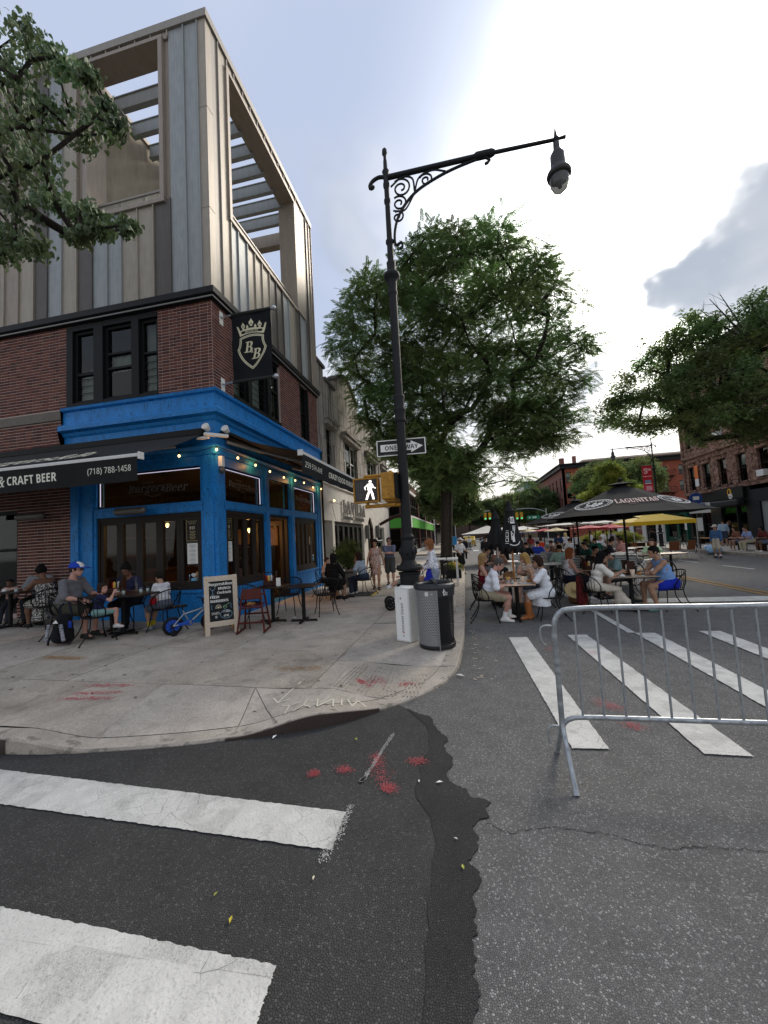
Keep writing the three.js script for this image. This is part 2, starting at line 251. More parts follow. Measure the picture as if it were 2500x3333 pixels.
// ---------------------------------------------------------------- pavement: slabs clipped to the kerb line
const kerbOut = [];// outer edge of the kerb, from the far left of the cross street round the corner and up the avenue
for (const p of [[-30,-3.02],[-14,-3.0],[-8,-2.97],[-5.2,-2.97],[-4.35,-2.985],[-3.76,-3.04],[-3.14,-3.16],[-2.63,-3.29],[-2.24,-3.42],[-1.85,-3.56],[-1.35,-3.8],[-0.99,-4.1],[-0.69,-4.4],[-0.45,-4.7],[-0.28,-5.05],[-0.165,-5.53],[-0.1,-6.5],[-0.06,-8.3],[-0.04,-11.3],[0,-20],[0,-31]]) kerbOut.push(p);
const kerbCurve = new THREE.CatmullRomCurve3(kerbOut.map((p) => V(p[0],0,p[1])),false,'centripetal');
const kerbPts = kerbCurve.getPoints(420).map((p) => [p.x,p.z]);
const kerbN = kerbPts.map((p,i) => {const a = kerbPts[Math.max(0,i - 1)],b = kerbPts[Math.min(kerbPts.length - 1,i + 1)],l = Math.hypot(b[0] - a[0],b[1] - a[1]);return [(b[1] - a[1]) / l,-(b[0] - a[0]) / l];});// towards the pavement
const inwards = kerbN[200][0] * (-3 - kerbPts[200][0]) + kerbN[200][1] * (-7 - kerbPts[200][1]) > 0 ? 1 :-1;
const KW = 0.2,kerbIn = kerbPts.map((p,i) => [p[0] + kerbN[i][0] * KW * inwards,p[1] + kerbN[i][1] * KW * inwards]);
const ramp = (x,z) => 0.115 * sst(-4.3,-3.5,x) * sst(-1.55,-2.3,x) * sst(1.25,0.0,Math.max(0,(-3.1 - z) - 0.28 * (x + 3.6)));
const ramp2 = (x,z) => 0.105 * sst(1.55,0.35,Math.hypot((x + 0.62) * 1.0,(z + 4.5) * 0.95)) * sst(-1.75,-1.05,x);
const paveH = (x,z) => slopeH(x,z) - Math.min(0.118,ramp(x,z) + ramp2(x,z));
function clipPoly(poly,line) {// Sutherland-Hodgman against the (convex) kerb line
  let out = poly;
  for (let i = 0;i < line.length - 1;i += 4) {
    const a = line[i],b = line[Math.min(i + 4,line.length - 1)],side = (p) => ((b[0] - a[0]) * (p[1] - a[1]) - (b[1] - a[1]) * (p[0] - a[0])) * -1;
    const nx = [];for (let k = 0;k < out.length;k++) {const p = out[k],q = out[(k + 1) % out.length],sp = side(p),sq = side(q);if (sp >= 0) nx.push(p);if ((sp >= 0) !== (sq >= 0)) {const t = sp / (sp - sq);nx.push([lerp(p[0],q[0],t),lerp(p[1],q[1],t)]);}}
    out = nx;if (out.length < 3) return [];
 }
  return out;
}
const pavement = new THREE.Group();pavement.name = numbered('pavement');pavement.userData.kind = 'structure';scene.add(pavement);
const topTri = (poly,h,dy) => {// fan with real heights, cut into cells so that ramps follow
  const g = new THREE.ShapeGeometry(new THREE.Shape(poly.map((p) => new THREE.Vector2(p[0],-p[1]))));g.rotateX(-Math.PI / 2);const q = g.attributes.position;for (let i = 0;i < q.count;i++) q.setY(i,h(q.getX(i),q.getZ(i)) + dy);return g;};
function slab(poly,dy,m,cell = 0.5) {
  const xs = poly.map((p) => p[0]),zs = poly.map((p) => p[1]),g = [],x0 = Math.min(...xs),x1 = Math.max(...xs),z0 = Math.min(...zs),z1 = Math.max(...zs),nx = Math.max(1,Math.round((x1 - x0) / cell)),nz = Math.max(1,Math.round((z1 - z0) / cell));
  const inside = (c) => {let out = c;for (let k = 0;k < poly.length;k++) {const a = poly[k],b = poly[(k + 1) % poly.length],s = (p) => (b[0] - a[0]) * (p[1] - a[1]) - (b[1] - a[1]) * (p[0] - a[0]),n = [];for (let i = 0;i < out.length;i++) {const p = out[i],q = out[(i + 1) % out.length],sp = s(p) * wind,sq = s(q) * wind;if (sp >= 0) n.push(p);if ((sp >= 0) !== (sq >= 0)) {const t = sp / (sp - sq);n.push([lerp(p[0],q[0],t),lerp(p[1],q[1],t)]);}} out = n;if (out.length < 3) return [];} return out;};
  let ar = 0;for (let k = 0;k < poly.length;k++) {const a = poly[k],b = poly[(k + 1) % poly.length];ar += a[0] * b[1] - b[0] * a[1];} const wind = Math.sign(ar);
  for (let i = 0;i < nx;i++) for (let j = 0;j < nz;j++) {
    const a = lerp(x0,x1,i / nx),b = lerp(x0,x1,(i + 1) / nx),c = lerp(z0,z1,j / nz),d = lerp(z0,z1,(j + 1) / nz);
    let cellPoly = inside([[a,c],[b,c],[b,d],[a,d]]);if (cellPoly.length < 3) continue;
    cellPoly = clipPoly(cellPoly,kerbIn);if (cellPoly.length < 3) continue;
    for (let k = 1;k < cellPoly.length - 1;k++) {const t = [cellPoly[0],cellPoly[k + 1],cellPoly[k]].map((p) => [p[0],paveH(p[0],p[1]) + dy,p[1]]);if (Math.abs((t[1][0] - t[0][0]) * (t[2][2] - t[0][2]) - (t[2][0] - t[0][0]) * (t[1][2] - t[0][2])) > 1e-6) g.push(...t);}
 }
  if (!g.length) return;
  // skirts round the slab give the joint its depth
  for (let k = 0;k < poly.length;k++) {const a = poly[k],b = poly[(k + 1) % poly.length];for (let s = 0;s < 6;s++) {const p = [lerp(a[0],b[0],s / 6),lerp(a[1],b[1],s / 6)],q = [lerp(a[0],b[0],(s + 1) / 6),lerp(a[1],b[1],(s + 1) / 6)];if (clipPoly([p,q,[q[0] + 0.001,q[1] + 0.001]],kerbIn).length < 3) continue;const A = [p[0],paveH(...p) + dy,p[1]],B = [q[0],paveH(...q) + dy,q[1]],A2 = [A[0],A[1] - 0.03,A[2]],B2 = [B[0],B[1] - 0.03,B[2]];g.push(A,B,B2,A,B2,A2);}}
  const geo = new THREE.BufferGeometry();geo.setAttribute('position',new THREE.Float32BufferAttribute(g.flat(),3));geo.computeVertexNormals();
  const n = geo.attributes.normal,p = geo.attributes.position;for (let i = 0;i < n.count;i += 3) if (n.getY(i) < -0.3) {for (let k = 0;k < 3;k++) n.setXYZ(i + k,-n.getX(i + k),-n.getY(i + k),-n.getZ(i + k));const t = [p.getX(i + 1),p.getY(i + 1),p.getZ(i + 1)];p.setXYZ(i + 1,p.getX(i + 2),p.getY(i + 2),p.getZ(i + 2));p.setXYZ(i + 2,...t);}
  return mesh('paving_slab',geo,m,pavement);
}
const inset = (p,d) => {const c = p.reduce((a,q) => [a[0] + q[0] / p.length,a[1] + q[1] / p.length],[0,0]);return p.map((q) => {const l = Math.hypot(q[0] - c[0],q[1] - c[1]);return [q[0] + (c[0] - q[0]) * d / l * 1.2,q[1] + (c[1] - q[1]) * d / l * 1.2];});};
let sk = 0;const addSlab = (p,j = 0.008,cell) => slab(inset(p,j),R(-0.003,0.003),M.pave[(h2(sk++,3,5) * 3) | 0],cell);
// corner pieces in front of the joint z = -4.35, cut for the dropped kerb
const J = -4.35;
for (const [a,b] of [[-16,-12],[-12,-9.8],[-9.8,-8.0],[-8.0,-6.3],[-6.3,-4.69]]) addSlab([[a,J],[b,J],[b,-2.5],[a,-2.5]]);
addSlab([[-4.69,J],[-3.78,J],[-3.46,-2.9],[-4.69,-2.9]],0.008,0.25);
addSlab([[-3.78,J],[-2.52,J],[-2.13,-3.1],[-3.46,-2.7]],0.008,0.2);
addSlab([[-2.52,J],[-1.75,-3.45],[-2.13,-3.1]],0.008,0.2);
addSlab([[-2.52,J],[-0.6,J],[-0.6,-3.6],[-1.75,-3.45]],0.008,0.25);
for (let s = 0;s < 5;s++) addSlab([[-1.83 + s * 0.2 + 0.04 * (s % 2),-5.34],[-1.83 + (s + 1) * 0.2 + 0.04 * ((s + 1) % 2),-5.34],[-1.83 + (s + 1) * 0.2 + 0.04 * ((s + 1) % 2),J],[-1.83 + s * 0.2 + 0.04 * (s % 2),J]],0.006);
addSlab([[-0.83,-5.34],[-0.2,-5.34],[-0.2,J],[-0.83,J]]);
for (const [a,b] of [[-16,-13.6],[-13.6,-11.7],[-11.7,-9.9],[-9.9,-8.1],[-8.1,-6.7],[-6.7,-5.24],[-5.24,-3.77],[-3.77,-1.83]]) for (const [c,d] of [[-5.83,J],[-7.7,-5.83]]) {if (a < -5.3 && c < -7) addSlab([[a,-7.62],[b,-7.62],[b,d],[a,d]]);else addSlab([[a,c],[b,c],[b,d],[a,d]]);}
addSlab([[-1.83,-7.65],[-0.2,-7.65],[-0.2,-5.34],[-1.83,-5.34]]);
for (let k = 0,z = -7.7;k < 13;k++,z -= 1.75) for (const [a,b] of [[-5.24,-3.77],[-3.77,-1.83],[-1.83,-0.9]]) addSlab([[a,z - 1.75],[b,z - 1.75],[b,z],[a,z]]);
for (let k = 0,z = -7.65;k < 26;k++,z -= 0.88) for (const [a,b] of [[-0.9,-0.56],[-0.56,-0.2]]) addSlab([[a,z - 0.88],[b,z - 0.88],[b,z],[a,z]]);
{// bed under the slabs, and the far pavements beyond the corner block
  const g = [];for (let i = 0;i < 420;i++) {const a = kerbIn[i],b = kerbIn[i + 1],A = [a[0],paveH(...a) - 0.03,a[1]],B = [b[0],paveH(...b) - 0.03,b[1]];if (a[1] > -4.6) {const zi = -4.6;g.push(A,B,[b[0],paveH(b[0],zi) - 0.04,zi],A,[b[0],paveH(b[0],zi) - 0.04,zi],[a[0],paveH(a[0],zi) - 0.04,zi]);}}
  const geo = new THREE.BufferGeometry();geo.setAttribute('position',new THREE.Float32BufferAttribute(g.flat(),3));geo.computeVertexNormals();
  const bed = [];for (let i = 0;i < 28;i++) for (let j = 0;j < 14;j++) {const x0 = -16 + i * 0.53,x1 = x0 + 0.53,z0 = -31.2 + j * 1.9,z1 = z0 + 1.9,f = (x,z) => [x,paveH(x,z) - 0.035,z];bed.push(quad(f(x0,z1),f(x1,z1),f(x1,z0),f(x0,z0)));}
  struct('pavement_bed',[geo,...bed],std({color:0x2c2a27,roughness:1}));
}
struct('far_pavement',[b2(-5.2,0,0,0.15,-110,-38),b2(-60,-5.2,0,0.15,-120,-38)],M.pave[1]);
struct('right_pavement',[b2(13.9,19,0,0.15,-58,2),b2(13.9,19,0,0.15,-140,-66)],M.pave[0]);
mesh('kerb',Array.from({length:40},(_,k) => rb(0.16,0.17,1.48,0.02,13.84,0.075,1 - k * 1.5)),M.kerb).userData.kind = 'structure';
// kerb stones
{const kg = new THREE.Group();kg.name = numbered('kerb');kg.userData.kind = 'structure';scene.add(kg);
  let acc = 0,start = 0,steel = [];
  const hOut = (i) => {const p = kerbIn[i];return paveH(p[0],p[1]) - 0.004;};
  const stone = (i0,i1,m,lo = -0.02,o0 = 0) => {const g = [];for (let i = i0;i < i1;i++) {const P = (k) => {const o = kerbPts[k],q = kerbIn[k],h = hOut(k),t = [o[0] + kerbN[k][0] * o0,o[1] + kerbN[k][1] * o0],r = [lerp(t[0],q[0],0.07),lerp(t[1],q[1],0.07)];return [[t[0],lo,t[1]],[t[0],h - 0.022,t[1]],[r[0],h - 0.004,r[1]],[q[0],h,q[1]],[q[0],h - 0.08,q[1]]];};const A = P(i),B = P(i + 1);for (let k = 0;k < 4;k++) {const u = V(...B[k]).sub(V(...A[k])),v = V(...A[k + 1]).sub(V(...A[k])),n = u.cross(v),want = V(-kerbN[i][0] * inwards,k === 0 ? 0 :k === 3 ? 0 :1,-kerbN[i][1] * inwards).multiplyScalar(k === 3 ? -1 :1);g.push(n.dot(want) > 0 ? quad(A[k],B[k],B[k + 1],A[k + 1]) :quad(A[k + 1],B[k + 1],B[k],A[k]));} if (i === i0) g.push(tri(A,[0,1,2,0,2,3,0,3,4]));if (i === i1 - 1) g.push(tri(B,[0,2,1,0,3,2,0,4,3]));} return mesh('kerb_stone',g,m,kg);};
  for (let i = 1;i <= 420;i++) {acc += Math.hypot(kerbPts[i][0] - kerbPts[i - 1][0],kerbPts[i][1] - kerbPts[i - 1][1]);if (acc > 1.45 || i === 420) {stone(start,i,M.kerb);start = i;acc = 0;}}
  // rusty steel facing on the corner arc and at the far left
  const steelM = std({color:lin(0.10,0.075,0.066),roughness:0.42,metalness:0.5,specularIntensity:1,map:grain});
  for (const [xa,xb] of [[-2.3,-0.98],[-5.3,-4.3]]) {const g = [];for (let i = 0;i < 420;i++) {const p = kerbPts[i],q = kerbPts[i + 1];if (p[0] < xa || p[0] > xb || p[1] < -5) continue;const o = (k,d,h) => [kerbPts[k][0] - kerbN[k][0] * d * inwards,h,kerbPts[k][1] - kerbN[k][1] * d * inwards];const t = xa < -4 ? 1 :sst(xa,xa + 0.5,p[0]);const hh = (k) => Math.max(0.012,hOut(k) * 0.98 - 0.012);g.push(quad(o(i,0.008,0.0),o(i + 1,0.008,0.0),o(i + 1,0.008,hh(i + 1)),o(i,0.008,hh(i))),quad(o(i,0.008,hh(i)),o(i + 1,0.008,hh(i + 1)),o(i + 1,-0.06,hh(i + 1) + 0.006),o(i,-0.06,hh(i) + 0.006)));} mesh('kerb_facing',g,steelM,kg);}
}
{// marks on the pavement
  const g = new THREE.Group();g.name = numbered('pavement_markings');g.userData.kind = 'structure';scene.add(g);
  const hy = (x,z) => paveH(x,z) + 0.006;
  for (const z of [-4.24,-4.02,-3.86]) deposit(300,[[-4.75 + R(-0.1,0.1),z + 0.03,0.06],[-4.1 + R(-0.05,0.05),z - 0.03,0.07]],hy,M.red,g,0.003,0.008);
  for (const [n,p] of [[300,[[-1.12,-4.9,0.1],[-1.18,-4.6,0.1]]],[150,[[-1.34,-4.72,0.06],[-1.28,-4.68,0.06]]],[150,[[-0.85,-4.75,0.08],[-0.7,-4.8,0.05]]]]) deposit(n,p,hy,M.red,g,0.003,0.008);
  deposit(500,[[-6.6,-5.12,0.1],[-5.9,-5.15,0.14]],hy,M.orange,g,0.004,0.01);deposit(420,[[-2.5,-4.95,0.12],[-1.95,-5.0,0.14]],hy,M.orange,g,0.003,0.008);
  const stroke = (pts) => {const q = [];for (let k = 0;k < pts.length - 1;k++) {const a = pts[k],b = pts[k + 1],l = Math.hypot(b[0] - a[0],b[1] - a[1]),nx = -(b[1] - a[1]) / l * 0.009,nz = (b[0] - a[0]) / l * 0.009,f = (x,z) => [x,hy(x,z) - 0.001,z];for (let s = 0;s < 4;s++) {const A = [lerp(a[0],b[0],s / 4),lerp(a[1],b[1],s / 4)],B = [lerp(a[0],b[0],(s + 1) / 4),lerp(a[1],b[1],(s + 1) / 4)];q.push(quad(f(A[0] - nx,A[1] - nz),f(B[0] - nx,B[1] - nz),f(B[0] + nx,B[1] + nz),f(A[0] + nx,A[1] + nz)));}} return q;};
  const st = [[[-2.02,-4.53],[-2.08,-4.05]],[[-2.18,-4.14],[-2.08,-4.04],[-1.97,-4.1]],[[-2.0,-3.97],[-1.9,-3.94],[-1.86,-3.75]],[[-1.9,-3.94],[-1.79,-3.98]],[[-1.78,-3.78],[-1.72,-3.9],[-1.62,-3.84]],[[-1.72,-3.9],[-1.74,-4.04]],[[-1.62,-4.04],[-1.56,-3.86],[-1.46,-4.08],[-1.41,-3.92]],[[-1.38,-4.12],[-1.34,-3.98]],[[-1.33,-4.16],[-1.24,-4.02],[-1.22,-4.18],[-1.1,-4.08]]];
  for (const x of [-1.56,-1.29,-1.02,-0.76]) for (let k = 0;k < 4;k++) mesh('grip_line',Array.from({length:6},(_,s) => {const z = -4.48 - s * 0.13,u = x + k * 0.045 + s * 0.012;return bx(0.016,0.006,0.134,u,paveH(u,z) + 0.003,z);}),M.kerb,g);
  {const spots = [];for (let i = 0;i < 150;i++) {const x = R(-9,-0.7),z = R(-12,-3.6),r = R(0.008,0.024),c = new THREE.CircleGeometry(r,7);c.rotateX(-Math.PI / 2);c.scale(1,1,R(0.6,1));c.translate(x,paveH(x,z) + 0.005,z);if (clipPoly([[x,z],[x + 0.01,z],[x,z + 0.01]],kerbIn).length > 2) spots.push(c);} stuff(mesh('gum_spots',spots,std({color:lin(0.07,0.065,0.06),roughness:0.9}),g));}
  mesh('chalk_writing',st.flatMap(stroke),M.chalkY,g);
}

// ================================================================ CORNER RESTAURANT (planes x = -5.2 and z = -7.6)
const FX = -5.2,FZ = -7.6;
const onL = (g) => g.translate(0,0,FZ);// drawn in (x, y), out = +z
const onR = (g) => {g.rotateY(Math.PI / 2);return g.translate(FX,0,0);};// drawn in (u = -z, y), out = +x
const BRICKTONES = [[0.20,0.068,0.05],[0.165,0.06,0.048],[0.235,0.08,0.056],[0.125,0.05,0.044],[0.25,0.095,0.065]];
const brickTex = dtex(256,256,(x,y) => 0.72 + 0.28 * fbm(x / 16,y / 16,131,4,16) - 0.12 * h2(x,y,132),true,0.4);
const brickMats = BRICKTONES.map((c) => std({color:lin(...c),roughness:0.92,map:brickTex}));
const brickWhite = std({color:0xffffff,roughness:0.92,map:brickTex});
const shared = (g) => {metricUV(g);g.userData.shared = true;return g;};
const brickGeo = [shared(rbx(0.187,0.054,0.03)),shared(rbx(0.088,0.054,0.03))];
function rbx(w,h,d) {const c = 0.004,s = new THREE.Shape([[-w / 2,-h / 2],[w / 2,-h / 2],[w / 2,h / 2],[-w / 2,h / 2]].map((p) => new THREE.Vector2(...p)));const g = new THREE.ExtrudeGeometry(s,{depth:d / 2,bevelEnabled:true,bevelThickness:c,bevelSize:0,bevelOffset:-c * 0.0,bevelSegments:1});const p = g.attributes.position;for (let i = 0;i < p.count;i++) if (p.getZ(i) > d / 2 + c * 0.5) {p.setX(i,p.getX(i) * (1 - 2 * c / w));p.setY(i,p.getY(i) * (1 - 2 * c / h));} g.translate(0,0,-d / 2);const n = g.toNonIndexed();n.computeVertexNormals();return n;}
let brickMeshes = 0;
function bricks(parent,face,u0,u1,v0,v1,single,tint = 1) {
  const list = [],row = 0.0735;let j = Math.round(v0 / row);
  for (;j * row + row <= v1 + 0.02;j++) {let u = u0 + 0.004,k = 0;const y = j * row + row / 2;if (y < v0 + 0.02) continue;
    const headFirst = j % 2;
    while (u < u1 - 0.03) {const head = ((k + headFirst) % 3 === 0) || (k === 0 && headFirst);let w = head ? 0.1 :0.2;if (u + w > u1) w = Math.min(0.1,u1 - u);list.push([u + w / 2,y,head || w < 0.15 ? 1 :0,Math.min(1,(w - 0.013) / (head || w < 0.15 ? 0.088 :0.187))]);u += w;k++;}}
  const place = (o,b) => {const off = R(-0.002,0.003) + 0.006;if (face === 'L') o.position.set(b[0],b[1],FZ + off);else {o.position.set(FX + off,b[1],-b[0]);o.rotation.y = Math.PI / 2;} o.rotation.z = R(-0.008,0.008);o.scale.x = b[3];};
  const rest = [];
  for (const b of list) {const t = (rnd() * 5) | 0;if (single && brickMeshes < 300) {const o = new THREE.Mesh(brickGeo[b[2]],brickMats[t]);o.name = 'brick';o.castShadow = o.receiveShadow = true;place(o,b);parent.add(o);brickMeshes++;} else rest.push([b,t]);}
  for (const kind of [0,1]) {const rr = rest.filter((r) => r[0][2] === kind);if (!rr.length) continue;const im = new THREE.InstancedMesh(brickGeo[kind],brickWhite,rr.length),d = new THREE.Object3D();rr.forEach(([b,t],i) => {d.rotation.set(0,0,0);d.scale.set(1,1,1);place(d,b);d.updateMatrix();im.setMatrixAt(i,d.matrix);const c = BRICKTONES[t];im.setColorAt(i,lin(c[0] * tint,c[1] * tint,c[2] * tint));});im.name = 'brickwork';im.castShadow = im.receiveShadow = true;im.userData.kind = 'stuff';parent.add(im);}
}
const diner = thing('corner_restaurant','three storey corner building with blue shopfront, brick middle floor and metal clad top','building');
M.clad = {t:std({color:lin(0.44,0.39,0.32)}),b:std({color:lin(0.385,0.41,0.415)}),d:std({color:lin(0.14,0.125,0.112)}),k:std({color:lin(0.39,0.335,0.28)}),g:std({color:lin(0.36,0.33,0.29)})};
const streak = dtex(512,512,(x,y) => 0.82 + 0.14 * fbm(x / 8,y / 128,141,4,0) + 0.06 * fbm(x / 64,y / 64,142,3,8) - 0.03 * h2(x,y,143),true,1.3);
for (const k in M.clad) Object.assign(M.clad[k],{roughness:0.5,metalness:0.15,map:streak});
const stucco = std({color:lin(0.46,0.41,0.32),roughness:0.95,map:dtex(512,512,(x,y) => 0.78 + 0.16 * fbm(x / 32,y / 128,151,5,0) + 0.08 * fbm(x / 128,y / 64,152,3,4) - 0.05 * h2(x,y,3),true,2.4)});
{
  const W = mesh('brick_wall',[
    onL(wallShape(-16,-5.44,5.27,7.45,[[-9.16,-6.6,5.39,7.38]],0.24)),onR(wallShape(7.6,14.06,5.27,7.45,[[8.4,10.92,5.42,7.4],[12.44,13.2,5.45,7.38]],0.24)),
    onL(wallShape(-16,-9.04,0.1,5.27,[[-12.6,-10.62,0.5,3.0]],0.24))],M.mortar,diner);
  bricks(W,'L',-6.6,-5.2,5.38,7.42,true);bricks(W,'R',7.6,8.4,5.38,7.42,true);
  bricks(W,'L',-16,-9.16,5.38,7.42,false);bricks(W,'R',10.92,12.44,5.42,7.42,false);bricks(W,'R',13.2,14.06,5.42,7.42,false);
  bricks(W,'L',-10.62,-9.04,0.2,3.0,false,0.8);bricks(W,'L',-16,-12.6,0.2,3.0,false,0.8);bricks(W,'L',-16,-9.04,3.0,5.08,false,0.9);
  mesh('stone_band',[b2(-16,-9.2,5.1,5.32,FZ - 0.05,FZ + 0.05)],std({color:lin(0.2,0.18,0.155),roughness:0.95,map:streak}),diner);
  // shell behind, so that light enters only by the openings
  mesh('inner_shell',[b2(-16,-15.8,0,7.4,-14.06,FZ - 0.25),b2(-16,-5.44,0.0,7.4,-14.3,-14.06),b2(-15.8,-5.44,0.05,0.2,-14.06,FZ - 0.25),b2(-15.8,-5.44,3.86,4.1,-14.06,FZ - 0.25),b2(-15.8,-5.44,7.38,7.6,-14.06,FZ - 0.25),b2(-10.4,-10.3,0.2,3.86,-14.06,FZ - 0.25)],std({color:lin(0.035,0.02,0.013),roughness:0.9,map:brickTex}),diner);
}
// --- windows of the middle floor
function sash(parent,face,u0,u1,v0,v1,o = {}) {
  const put = face === 'L' ? onL :onR,w = new THREE.Group();w.name = 'window';parent.add(w);
  const f = o.f ?? 0.07,d = o.d ?? -0.1,fr = [],B = (a,b,c,e,z0 = d - 0.05,z1 = d + 0.05) => fr.push(put(b2(a,b,c,e,z0,z1)));
  B(u0,u0 + f,v0,v1);B(u1 - f,u1,v0,v1);B(u0 + f,u1 - f,v0,v0 + f);B(u0 + f,u1 - f,v1 - f,v1);
  const rails = o.rails ?? [0.5];for (const r of rails) {const y = lerp(v0,v1,r);B(u0 + f,u1 - f,y - 0.025,y + 0.025,d - 0.045,d + 0.055);}
  mesh('frame',fr,o.m ?? M.black,w);
  const ys = [0,...rails,1].map((r) => lerp(v0 + f,v1 - f,r));
  for (let k = 0;k < ys.length - 1;k++) mesh('pane',put(b2(u0 + f,u1 - f,ys[k] + (k ? 0.026 :0),ys[k + 1] - (k < ys.length - 2 ? 0.026 :0),d - 0.003,d)),o.glass ?? M.pane,w);
  if (o.guard) mesh('guard_rail',[0.12,0.24,0.36,0.48].map((t) => put(b2(u0 + f,u1 - f,v0 + f + t * (v1 - v0) * 0.8,v0 + f + t * (v1 - v0) * 0.8 + 0.012,d + 0.03,d + 0.042))),M.black,w);
  if (o.curtain) {const [c0,c1,b0,b1] = o.curtain,pts = [];const n = 40,g = new THREE.PlaneGeometry((c1 - c0) * (u1 - u0),(b1 - b0) * (v1 - v0),n,1);const p = g.attributes.position;for (let i = 0;i < p.count;i++) p.setZ(i,0.02 * Math.sin(p.getX(i) * 60 + u0) + 0.012 * Math.sin(p.getX(i) * 23));g.computeVertexNormals();g.translate(lerp(u0,u1,(c0 + c1) / 2),lerp(v0,v1,(b0 + b1) / 2),d - 0.16);mesh('curtain',put(g),o.cm ?? M.curtain,w);}
  return w;
}
M.curtain = std({color:0xb9b8ae,roughness:0.95,side:THREE.DoubleSide,map:weave});
for (const g of [onL(b2(-9.16,-8.98,5.39,7.38,-0.2,0.02)),onL(b2(-8.36,-8.1,5.39,7.38,-0.18,0.03)),onL(b2(-7.3,-7.1,5.39,7.38,-0.18,0.03)),onL(b2(-8.98,-6.6,7.26,7.38,-0.18,0.024)),onL(b2(-8.98,-6.6,5.39,5.46,-0.18,0.026)),onR(b2(8.4,10.92,7.28,7.4,-0.18,0.024)),onR(b2(8.4,10.92,5.42,5.5,-0.18,0.026)),onR(b2(9.04,9.22,5.5,7.28,-0.18,0.03)),onR(b2(10.1,10.28,5.5,7.28,-0.18,0.03)),onR(b2(12.44,12.5,5.45,7.38,-0.18,0.02)),onR(b2(13.12,13.2,5.45,7.38,-0.18,0.02))]) mesh('window_trim',g,M.black,diner);
sash(diner,'L',-8.98,-8.36,5.46,7.26,{rails:[0.4],guard:1,curtain:[0,0.7,0,0.5]});
sash(diner,'L',-8.1,-7.3,5.46,7.26,{rails:[0.42,0.62],curtain:[0,1,0.42,0.62]});
sash(diner,'L',-7.1,-6.62,5.46,7.26,{rails:[0.55],guard:1,curtain:[0,1,0,1]});
sash(diner,'R',8.42,9.04,5.5,7.28,{rails:[0.5],guard:1,curtain:[0,1,0,0.7]});
sash(diner,'R',9.22,10.1,5.5,7.28,{rails:[0.6],guard:1,curtain:[0,1,0,1]});
sash(diner,'R',10.28,10.9,5.5,7.28,{rails:[0.5],guard:1,curtain:[0,1,0.2,1]});
sash(diner,'R',12.5,13.12,5.45,7.38,{rails:[0.5],guard:1});
sash(diner,'L',-12.6,-10.62,0.5,3.0,{rails:[0.62],f:0.09});
// --- blue shopfront
mesh('shopfront',[
  onL(wallShape(-9.04,-5.2,0.08,5.27,[[-8.33,-5.58,2.87,3.66],[-8.33,-5.58,0.93,2.64]],0.22)),
  onR(wallShape(7.82,14.06,0.08,5.27,[[7.95,9.65,2.87,3.66],[10.0,11.32,2.87,3.68],[11.69,13.58,2.88,3.68],[7.95,9.73,0.9,2.66],[10.02,11.32,0.2,2.67],[11.65,13.52,0.92,2.66]],0.22)),
  // raised pilasters and rails
  onL(b2(-9.0,-8.78,0.1,3.9,0,0.05)),onL(b2(-8.62,-8.4,0.1,3.9,0,0.035)),onL(b2(-5.5,-5.26,0.1,3.9,0,0.03)),onR(b2(7.6,7.85,0.1,3.9,0,0.03)),onR(b2(9.78,9.96,0.1,3.9,0,0.03)),onR(b2(11.38,11.58,0.1,3.9,0,0.03)),onR(b2(13.66,14.0,0.1,3.9,0,0.03)),
  onL(b2(-8.36,-5.52,2.66,2.85,0,0.026)),onR(b2(7.88,13.6,2.69,2.85,0,0.026)),onR(b2(7.9,9.75,0.84,0.9,0,0.04)),onR(b2(11.6,13.55,0.86,0.92,0,0.04)),onL(b2(-8.36,-5.55,0.87,0.93,0,0.04)),
  onR(b2(10.02,11.32,0.1,0.22,-0.4,0.01))],M.blue,diner);
{// cornice swept round the corner
  const prof = [[0,3.86],[0.05,3.88],[0.05,4.0],[0.09,4.06],[0.05,4.1],[0.03,4.14],[0.03,4.62],[0.07,4.66],[0.1,4.72],[0.2,4.76],[0.2,4.86],[0.16,4.9],[0.07,4.93],[0.06,5.24],[0.12,5.27],[0.14,5.33],[0.02,5.385],[-0.2,5.39]],g = [],a = (p) => [-9.2,p[1],FZ + p[0]],c = (p) => [FX + p[0],p[1],FZ + p[0]],e = (p) => [FX + p[0],p[1],-14.1];
  for (let k = 0;k < prof.length - 1;k++) {const p = prof[k],q = prof[k + 1];g.push(quad(a(p),c(p),c(q),a(q)),quad(c(p),e(p),e(q),c(q)));}
  g.push(tri(prof.map(a),Array.from({length:prof.length - 2},(_,k) => [0,k + 2,k + 1]).flat()),tri(prof.map(e),Array.from({length:prof.length - 2},(_,k) => [0,k + 1,k + 2]).flat()));
  mesh('cornice',g,M.blue,diner);
}
